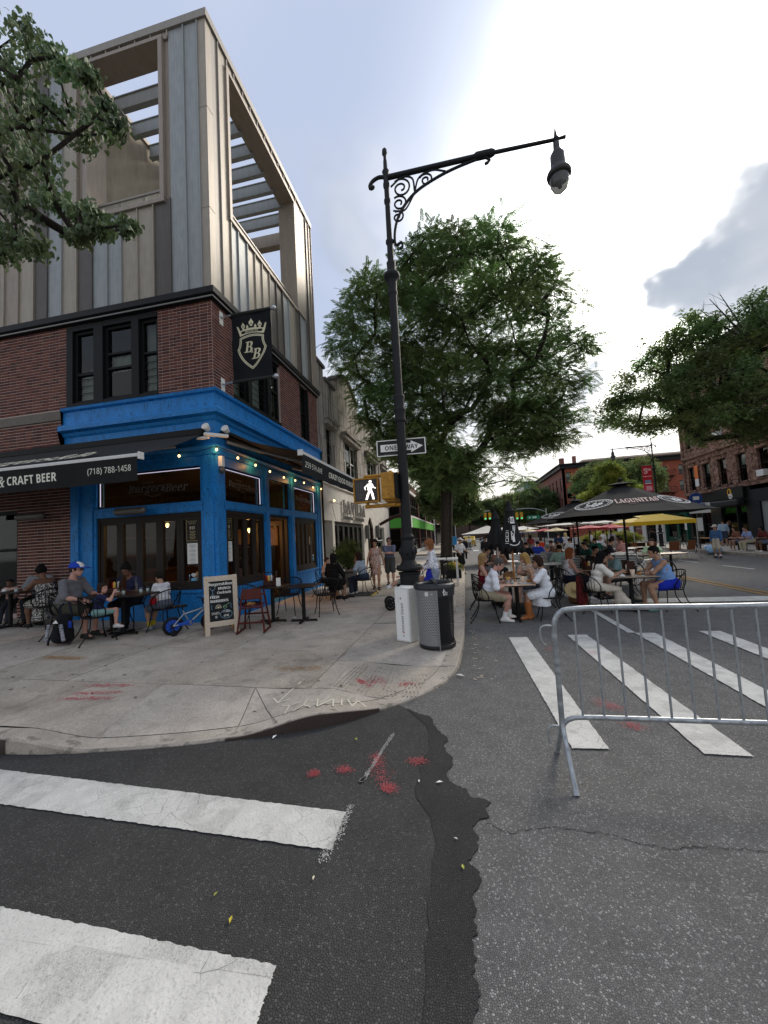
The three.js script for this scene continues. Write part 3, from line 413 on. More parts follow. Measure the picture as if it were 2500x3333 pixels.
function folding(face,u0,u1,v0,v1,n,name = 'folding_window') {// brown framed folding leaves
  const put = face === 'L' ? onL :onR,w = new THREE.Group(),d = -0.1,f = [],L = (u1 - u0 - 0.12) / n;w.name = name;diner.add(w);
  f.push(put(b2(u0,u1,v1 - 0.09,v1,d - 0.05,d + 0.06)),put(b2(u0,u1,v0,v0 + 0.1,d - 0.05,d + 0.06)),put(b2(u0,u0 + 0.06,v0 + 0.1,v1 - 0.09,d - 0.05,d + 0.06)),put(b2(u1 - 0.06,u1,v0 + 0.1,v1 - 0.09,d - 0.05,d + 0.06)));
  for (let k = 0;k < n;k++) {const a = u0 + 0.06 + k * L,b = a + L;f.push(put(b2(a + 0.002,a + 0.085,v0 + 0.1,v1 - 0.09,d - 0.03,d + 0.04)),put(b2(b - 0.085,b - 0.002,v0 + 0.1,v1 - 0.09,d - 0.03,d + 0.04)),put(b2(a + 0.085,b - 0.085,v0 + 0.1,v0 + 0.19,d - 0.028,d + 0.038)),put(b2(a + 0.085,b - 0.085,v1 - 0.17,v1 - 0.09,d - 0.028,d + 0.038)));mesh('pane',put(b2(a + 0.085,b - 0.085,v0 + 0.19,v1 - 0.17,d - 0.003,d)),M.pane,w);}
  mesh('frame',f,M.brownFrame,w);return w;
}
folding('L',-8.33,-5.58,0.93,2.64,5);folding('R',7.95,9.73,0.9,2.66,4);folding('R',11.65,13.52,0.92,2.66,5);
for (const [f,a,b,c,d] of [['L',-8.33,-5.58,2.87,3.66],['R',7.95,9.65,2.87,3.66],['R',10.0,11.32,2.87,3.68],['R',11.69,13.58,2.88,3.68]]) {const w = sash(diner,f,a,b,c,d,{f:0.03,rails:[]});w.name = 'transom_window';}
{// open door leaf, lettering on the glass, strip lights
  const D = new THREE.Group();D.name = 'door';diner.add(D);
  mesh('frame',[onR(b2(10.02,10.1,0.22,2.67,-0.2,-0.08)),onR(b2(11.24,11.32,0.22,2.67,-0.2,-0.08)),onR(b2(10.1,11.24,2.58,2.67,-0.2,-0.08)),b2(-6.3,-5.42,0.22,0.32,-11.24,-11.2),b2(-6.3,-5.42,2.4,2.55,-11.24,-11.2),b2(-6.3,-6.2,0.32,2.4,-11.24,-11.2),b2(-5.52,-5.42,0.32,2.4,-11.24,-11.2)],M.brownFrame,D);
  mesh('pane',b2(-6.2,-5.52,0.32,2.4,-11.223,-11.22),M.pane,D);
  const letter = (w,h,draw) => new THREE.MeshStandardMaterial({map:ctex(1024,256,(x) => {x.clearRect(0,0,1024,256);draw(x);}),transparent:true,alphaTest:0.35,roughness:0.6,side:THREE.DoubleSide});
  const script = letter(1,1,(x) => {x.fillStyle = '#4c4c4a';x.textAlign = 'center';x.font = 'italic bold 150px serif';x.fillText('Burgers',330,150);x.fillText('Beer',800,170);x.font = 'italic 90px serif';x.fillText('&',600,160);x.font = 'bold 34px sans-serif';x.fillText('BROOKLYN',360,34);x.lineWidth = 7;x.strokeStyle = '#4c4c4a';x.beginPath();x.moveTo(320,180);x.quadraticCurveTo(420,240,560,205);x.stroke();});
  for (const [put,u,w,y] of [[onL,-6.75,1.7,3.22],[onR,8.85,1.4,3.28],[onR,12.65,1.5,3.28]]) {const g = new THREE.PlaneGeometry(w,w / 4);g.translate(u,y,-0.085);mesh('window_lettering',put(g),script,diner,true);}
  M.led = std({color:0x9a9ab4,emissive:lin(0.75,0.72,0.95),emissiveIntensity:0.45});
  for (const [put,a,b,top] of [[onL,-8.28,-5.6,3.64],[onR,7.99,9.61,3.64],[onR,11.73,13.5,3.66]]) {mesh('led_light_strip',[put(b2(a,b,top - 0.03,top - 0.02,-0.07,-0.06)),put(b2(put === onL ? a :b - 0.009,put === onL ? a + 0.009 :b,2.92,top - 0.03,-0.07,-0.055))],M.led,diner);}
  const numT = new THREE.MeshStandardMaterial({map:ctex(256,128,(x) => {x.fillStyle = '#0a0f1a';x.font = 'bold 110px serif';x.textAlign = 'center';x.fillText('259',128,100);}),transparent:true,alphaTest:0.4});
  const ng = new THREE.PlaneGeometry(0.36,0.18);ng.translate(10.66,2.77,0.03);mesh('house_number',onR(ng),numT,diner,true);
}
// posters and stickers on the glass
{
  const gold = ctex(256,384,(x,w,h) => {x.fillStyle = '#15110c';x.fillRect(0,0,w,h);x.strokeStyle = '#a08a55';x.lineWidth = 8;x.strokeRect(10,10,w - 20,h - 20);x.fillStyle = '#a89a78';x.textAlign = 'center';x.font = 'bold 30px serif';x.fillText('LUNCH TRAY',128,58);x.fillText('SPECIALS',128,92);x.fillStyle = '#d8d0b8';x.font = 'bold 70px serif';x.fillText('$15',128,180);x.fillStyle = '#8f8263';for (let k = 0;k < 6;k++) x.fillRect(60 + (k % 2) * 20,210 + k * 25,140 - (k % 2) * 40,12);});
  const menu = ctex(256,384,(x,w,h) => {x.fillStyle = '#1b1b1b';x.fillRect(0,0,w,h);x.fillStyle = '#dcdcd8';x.fillRect(16,16,w - 32,h - 32);x.fillStyle = '#77777a';for (let k = 0;k < 26;k++) {const l = 60 + h2(k,1,9) * 110;if (k % 6 !== 5) x.fillRect(128 - l / 2,40 + k * 12.5,l,4);}});
  const wifi = ctex(256,256,(x) => {x.clearRect(0,0,256,256);x.strokeStyle = '#e8eef2';x.lineCap = 'round';x.lineWidth = 16;for (const r of [22,46,70]) {x.beginPath();x.arc(140,110,r,Math.PI * 1.22,Math.PI * 1.78);x.stroke();} x.beginPath();x.arc(140,110,6,0,7);x.fillStyle = '#e8eef2';x.fill();x.fillStyle = '#6fb4d8';x.fillRect(80,130,110,70);x.beginPath();x.arc(135,198,55,0,Math.PI);x.fill();x.strokeStyle = '#6fb4d8';x.lineWidth = 10;x.beginPath();x.arc(196,165,20,-1.5,1.5);x.stroke();x.lineWidth = 8;x.beginPath();x.moveTo(40,90);x.lineTo(40,225);x.stroke();x.beginPath();x.ellipse(40,75,14,24,0,0,7);x.fill();x.fillRect(30,236,200,10);});
  const P = (put,u,y,w,h,t,name,rough = 0.5,cut) => {const g = cut ? new THREE.PlaneGeometry(w,h) :new THREE.BoxGeometry(w,h,0.012);g.translate(u,y,cut ? -0.085 :-0.075);mesh(name,put(g),std({map:t,roughness:rough,...(cut ? {transparent:true,alphaTest:0.3,side:THREE.DoubleSide} :{})}),diner,true);};
  P(onL,-5.86,2.24,0.3,0.5,gold,'gold_menu_poster');P(onL,-5.86,1.72,0.3,0.5,menu,'white_menu_sheet');P(onR,8.13,2.24,0.3,0.5,gold,'gold_menu_poster');P(onR,8.13,1.72,0.3,0.5,menu,'white_menu_sheet');
  P(onL,-5.87,1.18,0.26,0.28,wifi,'wifi_sticker',0.6,true);P(onL,-5.66,1.12,0.08,0.16,menu,'small_notice');P(onR,13.1,1.9,0.2,0.3,menu,'small_notice');P(onR,13.3,1.3,0.2,0.26,wifi,'wifi_sticker',0.6,true);
}
// inside: bar back, shelves, pendant bulbs
{
  mesh('bar_counter',[b2(-9.3,-8.6,0.2,1.25,-13.5,-9.2),b2(-9.35,-8.5,1.25,1.3,-13.6,-9.1),b2(-9.48,-9.2,1.7,1.74,-13.4,-9.2),b2(-9.48,-9.2,2.2,2.24,-13.4,-9.2)],M.woodDark,diner);
  mesh('picture_frame',[b2(-8.9,-8.2,1.9,2.5,-14.05,-14.0),b2(-7.6,-7.0,1.8,2.5,-14.055,-14.0),b2(-6.6,-6.1,1.9,2.4,-14.05,-14.0)],M.wood,diner);
  M.bulb = std({color:0xffe2b0,emissive:lin(1,0.6,0.24),emissiveIntensity:1.9});
  let n = 0;for (const [x,y,z,L] of [[-7.7,2.5,-9.1,1],[-6.7,2.5,-9.2,0],[-6.2,2.3,-10.6,1],[-7.6,2.2,-11.6,0],[-6.0,2.6,-12.8,1],[-8.4,2.6,-12.4,0]]) {const p = thing('pendant_lamp','glowing pendant bulb hanging inside the restaurant, ' + ['behind the second folding leaf','behind the third folding leaf','over the room by the door','in the middle of the room','behind the far folding window','above the bar'][n],'lamp',[x,y,z]);mesh('bulb',[sph(0.045,0,0,0,10,1,1.3,1)],M.bulb,p);mesh('cord',[bar([0,0.05,0],[0,3.86 - y,0],0.006),cyl(0.02,0.02,0.06,0,0.045,0)],M.black,p);if (L) {const l = new THREE.PointLight(0xffb566,2.2,0,2);l.castShadow = true;l.shadow.radius = 2;l.position.set(0,-0.08,0);p.add(l);} n++;}
}
// --- black ledge and metal clad top storey
{
  const ledge = [[0,7.4],[0.1,7.42],[0.1,7.47],[0.16,7.5],[0.16,7.64],[0,7.66]],g = [],a = (p) => [-16,p[1],FZ + p[0]],c = (p) => [FX + p[0],p[1],FZ + p[0]],e = (p) => [FX + p[0],p[1],-14.08];
  for (let k = 0;k < ledge.length - 1;k++) {const p = ledge[k],q = ledge[k + 1];g.push(quad(a(p),c(p),c(q),a(q)),quad(c(p),e(p),e(q),c(q)));}
  g.push(tri(ledge.map(e),[0,1,2,0,2,3,0,3,4,0,4,5]));mesh('ledge',g,paintMat(0x17181a,0.6),diner);
  mesh('ledge_flashing',[b2(-16,FX + 0.11,7.43,7.46,FZ + 0.1,FZ + 0.115),b2(FX + 0.1,FX + 0.115,7.43,7.46,-14.08,FZ + 0.1)],paintMat(0x9b9b99,0.5),diner);
  const T0 = 14.36,LO = 7.64,opL = [-8.52,-6.36,10.06,14.18],opR = [8.4,12.36,9.92,13.62];
  mesh('upper_wall',[onL(wallShape(-16,-5.2,LO,T0,[opL],0.3)),onR(wallShape(7.9,14.06,LO,T0,[[8.4,13.12,10.0,14.02]],0.3)),b2(-16,-15.7,LO,T0,-14.06,FZ - 0.3),b2(-15.7,-8.96,LO,T0,-14.06,-13.8)],M.clad.k,diner);
  const rib = (put,u,v0,v1) => put(b2(u - 0.012,u + 0.012,v0,v1,0.0,0.085));
  const panel = (put,u0,u1,v0,v1,t) => mesh('cladding_panel',[put(rb(u1 - u0 - 0.012,v1 - v0,0.05,0.006,(u0 + u1) / 2,(v0 + v1) / 2,0.02)),rib(put,u1 - 0.004,v0,v1 - 0.01)],M.clad[t],diner);
  const xs = [-16,-15.5,-15.05,-14.6,-14.1,-13.6,-13.15,-12.7,-12.2,-11.73,-11.27,-11.04,-10.58,-10.11,-9.69,-9.25,-8.8,-8.35,-7.91,-7.51,-7.06,-6.62,-6.16,-5.73,-5.36],tl = 'ttbbdttdbbttktdbtdbbttdbb';
  for (let k = 0;k < 24;k++) {const a = xs[k],b = xs[k + 1],t = tl[k + 1],inside = a < opL[1] - 0.05 && b > opL[0] + 0.05;panel(onL,a,b,LO,inside ? opL[2] :T0,t);if (inside) panel(onL,a,b,opL[3],T0,k % 2 ? 't' :'g');}
  const us = [7.72,8.0,8.38,8.7,9.13,9.52,9.92,10.36,10.8,11.24,11.68,12.13,12.6,13.1,13.5,13.8,14.06],tr = 'gtbbttt' + 'ddbtdbdkk';
  for (let k = 0;k < 16;k++) {const a = us[k],b = us[k + 1],inside = a > 8.2 && b < 13.2;panel(onR,a,b,LO,inside ? 10.0 :T0,tr[k]);if (inside) panel(onR,a,b,14.02,T0,k % 2 ? 'k' :'t');}
  mesh('corner_trim',[b2(-5.36,FX + 0.05,LO,T0,FZ - 0.16,FZ + 0.055),...[9.6,12.1].map((y) => b2(-5.365,FX + 0.056,y,y + 0.012,FZ - 0.165,FZ + 0.061))],M.clad.t,diner);
  mesh('parapet_cap',[b2(-16,FX + 0.1,T0,T0 + 0.2,FZ - 0.36,FZ + 0.1),b2(FX - 0.36,FX + 0.1,T0,T0 + 0.2,-14.1,FZ - 0.36)],M.clad.g,diner);
  // reveals: deep tan linings of the two big openings
  mesh('opening_frame',[onL(b2(opL[0] - 0.06,opL[0] + 0.05,opL[2],opL[3],-0.45,0.1)),onL(b2(opL[1] - 0.05,opL[1] + 0.06,opL[2],opL[3],-0.45,0.1)),onL(b2(opL[0] - 0.06,opL[1] + 0.06,opL[3] - 0.02,opL[3] + 0.07,-0.45,0.102)),onL(b2(opL[0] - 0.06,opL[1] + 0.06,opL[2] - 0.08,opL[2] + 0.02,-0.45,0.102)),onR(b2(8.32,8.42,10.0,14.02,-0.45,0.1)),onR(b2(12.4,13.16,10.0,14.02,-0.5,0.1)),onR(b2(8.32,13.16,14.0,14.1,-0.45,0.102)),onR(b2(8.32,12.4,9.93,10.02,-0.45,0.102))],M.clad.k,diner);
  mesh('terrace_wall',[b2(-8.95,-8.72,9.2,14.3,-14.0,FZ - 0.31),b2(-8.72,-5.9,9.2,9.35,-14.0,FZ - 0.31),b2(-6.0,-5.72,9.3,13.2,-14.06,-13.8)],stucco,diner);
  mesh('terrace_coping',[b2(-8.98,-8.66,14.3,14.42,-14.05,FZ - 0.31),b2(-8.66,-5.52,13.75,14.25,-14.1,-13.8)],M.clad.k,diner);
  for (let k = 0;k < 8;k++) mesh('roof_beam',[b2(-8.66,FX - 0.36,13.92,14.3,-8.5 - k * 0.66,-8.42 - k * 0.66),b2(-8.66,FX - 0.36,14.3,14.325,-8.53 - k * 0.66,-8.39 - k * 0.66),b2(-8.66,FX - 0.36,13.9,13.92,-8.53 - k * 0.66,-8.39 - k * 0.66)],M.clad.b,diner);
  // mesh railings inside the openings
  const rail = (put,a,b) => {const g = [];for (let k = 0;k * 0.035 < b - a;k++) g.push(put(b2(a + k * 0.035,a + k * 0.035 + 0.01,10.06,10.52,-0.2,-0.19)));for (let k = 0;k < 13;k++) g.push(put(b2(a,b,10.07 + k * 0.035,10.08 + k * 0.035,-0.188,-0.18)));mesh('railing_mesh',g,paintMat(0xb9b7ae,0.5),diner);mesh('railing_rail',[put(b2(a,b,10.52,10.57,-0.22,-0.16)),...[0,1,2,3].map((k) => put(b2(lerp(a,b,k / 3) - 0.02,lerp(a,b,k / 3) + 0.02,10,10.52,-0.24,-0.2)))],M.clad.g,diner);};
  rail(onL,-8.5,-6.38);rail(onR,8.42,12.4);
}

// ================================================================ NEIGHBOURS ON THE LEFT
const onE = (x) => (g) => {g.rotateY(-Math.PI / 2);return g.translate(x,0,0);};// drawn in (u = z, y), out = -x
const onS = (z) => (g) => g.translate(0,0,z);
function win(parent,put,u0,u1,v0,v1,o = {}) {// window set in a recess: frame with meeting rail and two panes
  const w = new THREE.Group();w.name = 'window';parent.add(w);const f = o.f ?? 0.06,d = o.d ?? -0.14,m = (v0 + v1) / 2,fr = [];
  for (const [a,b,c,e] of [[u0,u0 + f,v0,v1],[u1 - f,u1,v0,v1],[u0 + f,u1 - f,v0,v0 + f],[u0 + f,u1 - f,v1 - f,v1],[u0 + f,u1 - f,m - 0.03,m + 0.03]]) fr.push(put(b2(a,b,c,e,d - 0.03,d + 0.03)));
  mesh('frame',fr,o.m ?? M.black,w);mesh('pane',put(b2(u0 + f,u1 - f,v0 + f,m - 0.03,d - 0.004,d)),M.pane,w);mesh('pane',put(b2(u0 + f,u1 - f,m + 0.03,v1 - f,d + 0.006,d + 0.01)),M.pane,w);
  if (o.blind) mesh('blind',put(b2(u0 + f,u1 - f,lerp(v1,v0,o.blind),v1 - f,d - 0.1,d - 0.09)),M.curtain,w);
  if (o.sill) mesh('sill',put(b2(u0 - 0.08,u1 + 0.08,v0 - 0.1,v0,-0.02,0.1)),o.sm,w);
  if (o.hood) mesh('hood',[put(b2(u0 - 0.14,u1 + 0.14,v1 + 0.02,v1 + 0.3,-0.02,0.1)),put(b2(u0 - 0.2,u1 + 0.2,v1 + 0.3,v1 + 0.38,-0.02,0.18))],o.sm,w);
  return w;
}
{
  const L = thing('pizzeria_building','two storey grey rendered building with stepped and arched parapet and a pizzeria below','building');
  const grey = std({roughness:0.95,color:lin(0.40,0.37,0.33),map:dtex(1024,512,(x,y) => {const s = fbm(x / 6,y / 170,171,5,0),b = fbm(x / 64,y / 64,172,4,16),drip = sst(0.52,0.75,fbm(x / 14,y / 256,177,4,0));return (0.66 + 0.3 * s + 0.16 * b) * (1 - 0.45 * drip) - 0.05 * h2(x,y,1);},true,6)});
  const cream = std({roughness:0.9,color:lin(0.62,0.59,0.54),map:dtex(512,512,(x,y) => 0.84 + 0.16 * fbm(x / 32,y / 64,181,5,16),true,3)});
  const sh = new THREE.Shape();sh.moveTo(14.06,4.2);sh.lineTo(28.4,4.2);sh.lineTo(28.4,8.6);sh.lineTo(24.6,8.6);sh.lineTo(24.6,8.95);sh.lineTo(22.2,8.95);sh.lineTo(22.2,8.55);sh.lineTo(20.4,8.55);sh.lineTo(20.4,9.0);for (let k = 0;k <= 14;k++) {const t = k / 14;sh.lineTo(20.2 - t * 3.75,9.05 + 0.75 * Math.sin(Math.PI * t));} sh.lineTo(16.45,8.55);sh.lineTo(15.0,8.55);sh.lineTo(15.0,8.98);sh.lineTo(14.06,8.98);
  const wins = [[15.02,15.95,4.95,6.62],[17.45,19.9,4.86,6.62],[21.85,24.6,4.9,6.66],[26.1,27.6,4.9,6.66]];
  for (const [a,b,c,d] of wins) sh.holes.push(new THREE.Path([[a,c],[a,d],[b,d],[b,c]].map((p) => new THREE.Vector2(...p))));
  const W = mesh('upper_wall',[onR(new THREE.ExtrudeGeometry(sh,{depth:0.35,bevelEnabled:false}).translate(0,0,-0.35)),onR(b2(14.06,14.3,4.2,8.9,0,0.06)),onR(b2(25.3,25.55,4.2,8.6,0,0.06))],grey,L);
  {const cap = (a,b,y) => onR(b2(a,b,y,y + 0.12,-0.42,0.09));const arc = [];for (let k = 0;k < 14;k++) {const t = k / 14,t2 = (k + 1) / 14,p = [20.2 - t * 3.75,9.05 + 0.75 * Math.sin(Math.PI * t)],q = [20.2 - t2 * 3.75,9.05 + 0.75 * Math.sin(Math.PI * t2)];const g = new THREE.BoxGeometry(Math.hypot(q[0] - p[0],q[1] - p[1]) + 0.03,0.14,0.5);g.rotateZ(Math.atan2(q[1] - p[1],q[0] - p[0]) + Math.PI);g.translate((p[0] + q[0]) / 2,(p[1] + q[1]) / 2 + 0.07,-0.16);arc.push(onR(g));}
    mesh('parapet_cap',[cap(14.06,15.05,8.98),cap(15.05,16.4,8.55),cap(20.45,22.15,8.55),cap(22.15,24.65,8.95),cap(24.65,28.4,8.6),...arc],std({color:lin(0.16,0.15,0.14),roughness:0.95,map:streak}),L);}
  for (let y = 4.75;y < 8.4;y += 0.62) mesh('string_joint',onR(b2(14.32,28.38,y,y + 0.012,0.0,0.006)),std({color:lin(0.16,0.15,0.13),roughness:1}),L);
  wins.forEach(([a,b,c,d],i) => {const n = i === 0 ? 1 :i === 3 ? 1 :3,w = (b - a) / n;for (let k = 0;k < n;k++) win(L,onR,a + k * w + 0.02,a + (k + 1) * w - 0.02,c,d,{m:k % 2 || i === 0 ? M.black :M.white,d:-0.2,blind:i === 0 ? 0.45 :0});mesh('lintel',[onR(b2(a - 0.14,b + 0.3,d + 0.04,d + 0.24,0,0.16)),onR(b2(a - 0.2,b + 0.36,d + 0.24,d + 0.32,0,0.24)),onR(b2(a - 0.05,b + 0.05,c - 0.1,c,0,0.1))],grey,L);});
  const arch = new THREE.Shape();arch.moveTo(21.35,0.1);arch.lineTo(21.4,0.1);for (let k = 0;k <= 10;k++) arch.lineTo(21.4 + 0.15 * k,2.5 + 0.62 * Math.sin(Math.PI * k / 10));arch.lineTo(22.95,0.1);arch.lineTo(23.3,0.1);arch.lineTo(23.3,4.2);arch.lineTo(21.35,4.2);
  mesh('lower_wall',[onR(new THREE.ExtrudeGeometry(arch,{depth:0.3,bevelEnabled:false}).translate(0,0,-0.3)),onR(b2(14.06,21.35,2.68,4.2,-0.3,0)),onR(wallShape(23.3,28.4,0.1,4.2,[[23.9,26.2,0.9,2.6]],0.3)),onR(b2(14.06,14.3,0.1,2.68,-0.3,0)),onR(b2(15.35,15.62,0.1,2.68,-0.5,0)),onR(b2(20.5,21.35,0.1,2.68,-0.3,0)),onR(b2(14.06,28.4,4.12,4.2,0,0.08))],cream,L);
  win(L,onR,23.9,26.2,0.9,2.6,{m:M.white});
  mesh('recess_back',[onR(b2(14.3,15.35,0.1,2.68,-0.55,-0.45))],std({color:lin(0.2,0.19,0.18),roughness:0.9}),L);
  mesh('menu_box',[onR(rb(0.4,0.62,0.06,0.01,14.85,1.35,-0.42))],paintMat(0x3a3b3d,0.4),L);
  mesh('inner_shell',[b2(-13,FX - 0.35,0.1,0.2,-28.4,-14.3),b2(-13,FX - 0.35,4.05,4.2,-28.4,-14.3),b2(-13,-12.8,0.2,8.5,-28.4,-14.3),b2(-13,FX - 0.35,8.3,8.45,-28.4,-14.3),b2(-13,FX,0.1,8.5,-28.5,-28.2)],std({color:lin(0.06,0.05,0.045),roughness:0.95}),L);
  {const n = 6,u0 = 15.62,u1 = 20.5,w = (u1 - u0) / n;for (let k = 0;k < n;k++) {const a = u0 + k * w,b = a + w,d = new THREE.Group();d.name = 'folding_door';L.add(d);mesh('frame',[onR(b2(a + 0.01,a + 0.12,0.2,2.66,-0.2,-0.12)),onR(b2(b - 0.12,b - 0.01,0.2,2.66,-0.2,-0.12)),onR(b2(a + 0.12,b - 0.12,0.2,0.36,-0.2,-0.12)),onR(b2(a + 0.12,b - 0.12,2.5,2.66,-0.2,-0.12))],paintMat(0x2a2b2b,0.5),d);mesh('pane',onR(b2(a + 0.12,b - 0.12,0.36,2.5,-0.165,-0.16)),M.pane,d);}}
  const wood = std({color:lin(0.06,0.025,0.018),roughness:0.5,map:M.wood.map});
  {const ring = [];for (let k = 0;k < 10;k++) {const p = [21.4 + 0.15 * k,2.5 + 0.62 * Math.sin(Math.PI * k / 10)],q = [21.4 + 0.15 * (k + 1),2.5 + 0.62 * Math.sin(Math.PI * (k + 1) / 10)];ring.push(onR(bar([p[0],p[1] - 0.06,-0.12],[q[0],q[1] - 0.06,-0.12],0.06)));} mesh('arched_doorway',[...ring,onR(b2(21.36,21.48,0.1,2.5,-0.2,-0.04)),onR(b2(22.82,22.94,0.1,2.5,-0.2,-0.04)),onR(b2(21.48,22.82,0.15,2.3,-0.9,-0.84))],wood,L);}
  mesh('wall_lantern',[onR(rb(0.22,0.75,0.2,0.02,20.95,2.25,0.12)),onR(rb(0.22,0.75,0.2,0.02,23.6,2.3,0.12))],paintMat(0x6c6d6b,0.5),L);
  {const canopy = thing('entrance_canopy','dark brown arched wooden entrance frame standing out from the pizzeria front','canopy');const g = [];for (let k = 0;k < 12;k++) {const t = k / 12,t2 = (k + 1) / 12;g.push(bar([FX + 0.05 + 1.7 * t,2.75 + 0.55 * Math.sin(Math.PI * 0.5 * t),-24.6],[FX + 0.05 + 1.7 * t2,2.75 + 0.55 * Math.sin(Math.PI * 0.5 * t2),-24.6],0.1));} mesh('arch',g,wood,canopy);mesh('post',[rb(0.2,3.2,0.2,0.02,FX + 1.75,1.75,-24.6)],wood,canopy);mesh('panel',[b2(FX + 0.1,FX + 1.65,0.2,0.95,-24.68,-24.6)],cream,canopy);}
  const steel = std({color:0x8a8a86,roughness:0.35,metalness:0.8});
  const font = await new FontLoader().loadAsync('fonts/droid/droid_serif_bold.typeface.json'),fontS = await new FontLoader().loadAsync('fonts/droid/droid_sans_bold.typeface.json');
  Object.assign(M,{font,fontS});
  const txt = (s,size,d = 0.05,f = font) => {const g = new TextGeometry(s,{font:f,size,depth:d,curveSegments:3,bevelEnabled:false});g.computeBoundingBox();return g;};
  M.txt = txt;
  const S = thing('pizzeria_sign','raised steel letters LA VILLA with a smaller line of letters below on the pizzeria wall','sign');
  const put = (s,u,y,size,wide,name) => {const g = txt(s,size);const w = g.boundingBox.max.x - g.boundingBox.min.x;g.scale(wide / w,1,1);g.rotateY(Math.PI / 2);g.translate(FX + 0.06,y,-u);mesh(name,g,steel,S);};
  let u = 16.65;for (const [c,w] of [['L',0.5],['A',0.6],['V',0.6],['I',0.25],['L',0.5],['L',0.5],['A',0.6]]) {put(c,u,3.05,0.62,w,'letter');u += w + (c === 'A' && u < 18 ? 0.18 :0.06);}
  put('PIZZERIA',16.65,2.79,0.15,1.5,'small_lettering');put('RISTORANTE',18.6,2.79,0.15,1.75,'small_lettering');
  const bulbs = thing('wall_spotlight','small white spotlight on the cream wall left of the pizzeria letters','lamp',[FX + 0.12,3.42,-15.05]);mesh('housing',[rb(0.16,0.12,0.12,0.03)],M.white,bulbs);mesh('bulb',[sph(0.05,0.1,0.05,0)],M.bulb,bulbs);
  tag(mesh('string_light_wire',[tube([[FX + 0.2,3.4,-15.1],[FX + 0.5,3.28,-17.5],[FX + 0.5,3.45,-21]],0.008,24,4),tube([[FX + 0.1,3.3,-15.1],[FX + 0.12,2.6,-15.5],[FX + 0.1,1.95,-15.65]],0.008,12,4)],M.black),'thin black wire sagging along the pizzeria wall above its letters','wire');
}
// gutter between the two fronts
tag(mesh('downpipe',[onR(bar([14.02,0.1,0.1],[14.02,4.3,0.1],0.04)),onR(bar([14.02,4.3,0.1],[13.95,4.7,0.04],0.04))],M.black),'black downpipe between the blue shopfront and the pizzeria','pipe');
// ---------------------------------------------------------------- green banded brick building over the side street, and beyond
const brickFar = (c,s) => std({color:lin(...c),roughness:0.95,map:dtex(512,512,(x,y) => {const r = Math.floor(y / 16),xx = (x + (r % 2) * 16) % 32,j = (y % 16 < 2.2 || xx < 2) ? 1 :0,t = h2(Math.floor((x + (r % 2) * 16) / 32),r,s);return j ? 0.95 :0.62 + 0.3 * t;},true,3.2)});
{
  const G = thing('green_band_building','red brick corner building with a bright green band beyond the pizzeria','building');
  const br = brickFar([0.16,0.065,0.05],7),put = onR,S = onS(-40);
  const holes = [[41.3,49,0.4,2.9],[50,58,0.4,2.9],[59,67,0.4,2.9],[68,75,0.4,2.9],[41.3,49,4.25,6.4],[50,58,4.25,6.4],[59,67,4.25,6.4],[68,75,4.25,6.4]];
  mesh('wall',[put(wallShape(40,77,0.1,7.6,holes,0.4)),S(wallShape(-20,-5.6,0.1,7.6,[[-9.6,-6.2,0.4,2.8],[-14,-10.4,0.4,2.8],[-9.6,-6.2,4.2,6.4],[-14,-10.4,4.2,6.4]],0.4)),b2(-20,FX - 0.4,7.3,7.5,-77,-40.4)],br,G);
  mesh('white_band',[put(b2(40,41.2,2.9,4.1,0,0.12)),put(b2(41.2,77,3.98,4.12,0,0.14)),put(b2(75.4,77,0.1,7.6,0,0.1)),put(b2(41,77,0.1,0.45,0,0.08)),put(b2(40,77,6.5,6.75,0,0.14))],M.white,G);
  const green = std({color:lin(0.10,0.42,0.05),roughness:0.6,map:grain});
  for (const [a,b] of [[41.2,49.4],[49.6,58.4],[58.6,67.4],[67.6,75.4]]) mesh('green_panel',put(b2(a,b,2.92,3.97,0,0.1)),green,G);
  mesh('green_panel',[S(b2(-9.8,-6.0,2.9,3.9,0,0.1))],green,G);
  for (const h of holes) {const w = (h[1] - h[0]) / 4;for (let k = 0;k < 4;k++) win(G,put,h[0] + k * w + 0.01,h[0] + (k + 1) * w - 0.01,h[2],h[3],{f:0.08});}
  for (const h of [[-9.6,-6.2,0.4,2.8],[-14,-10.4,0.4,2.8],[-9.6,-6.2,4.2,6.4]]) for (let k = 0;k < 3;k++) {const w = (h[1] - h[0]) / 3;win(G,S,h[0] + k * w + 0.01,h[0] + (k + 1) * w - 0.01,h[2],h[3],{f:0.08});}
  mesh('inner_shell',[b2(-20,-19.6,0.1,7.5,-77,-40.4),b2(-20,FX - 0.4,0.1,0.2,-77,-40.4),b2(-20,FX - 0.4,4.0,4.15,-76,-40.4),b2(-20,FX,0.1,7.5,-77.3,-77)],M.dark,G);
  const H = thing('red_fronted_house','red house front with a white window beyond the green banded building','house');mesh('wall',[onR(wallShape(79,100,0.1,11,[[82,86,5,7.6],[89,93,5,7.6]],0.3)),b2(-14,FX - 0.3,0.1,11,-79.3,-79)],std({color:lin(0.30,0.05,0.055),roughness:0.85,map:streak}),H);for (const [a,b] of [[82,86],[89,93]]) win(H,onR,a,b,5,7.6,{m:M.white,f:0.3});mesh('awning',[onR(b2(80,98,3.4,4.2,0,0.9))],M.black,H);mesh('shopfront',[onR(b2(79,100,0.15,3.4,0,0.04))],M.dark,H);
  mesh('fascia',[onR(b2(79,100,4.2,4.6,0,0.06))],M.white,H);
  tag(mesh('far_terrace',[b2(-16,FX,0.1,9,-150,-101),b2(-16,FX + 0.2,9,9.5,-150,-101)],brickFar([0.14,0.075,0.06],9)),'brown terrace at the far end of the left pavement','building');
}
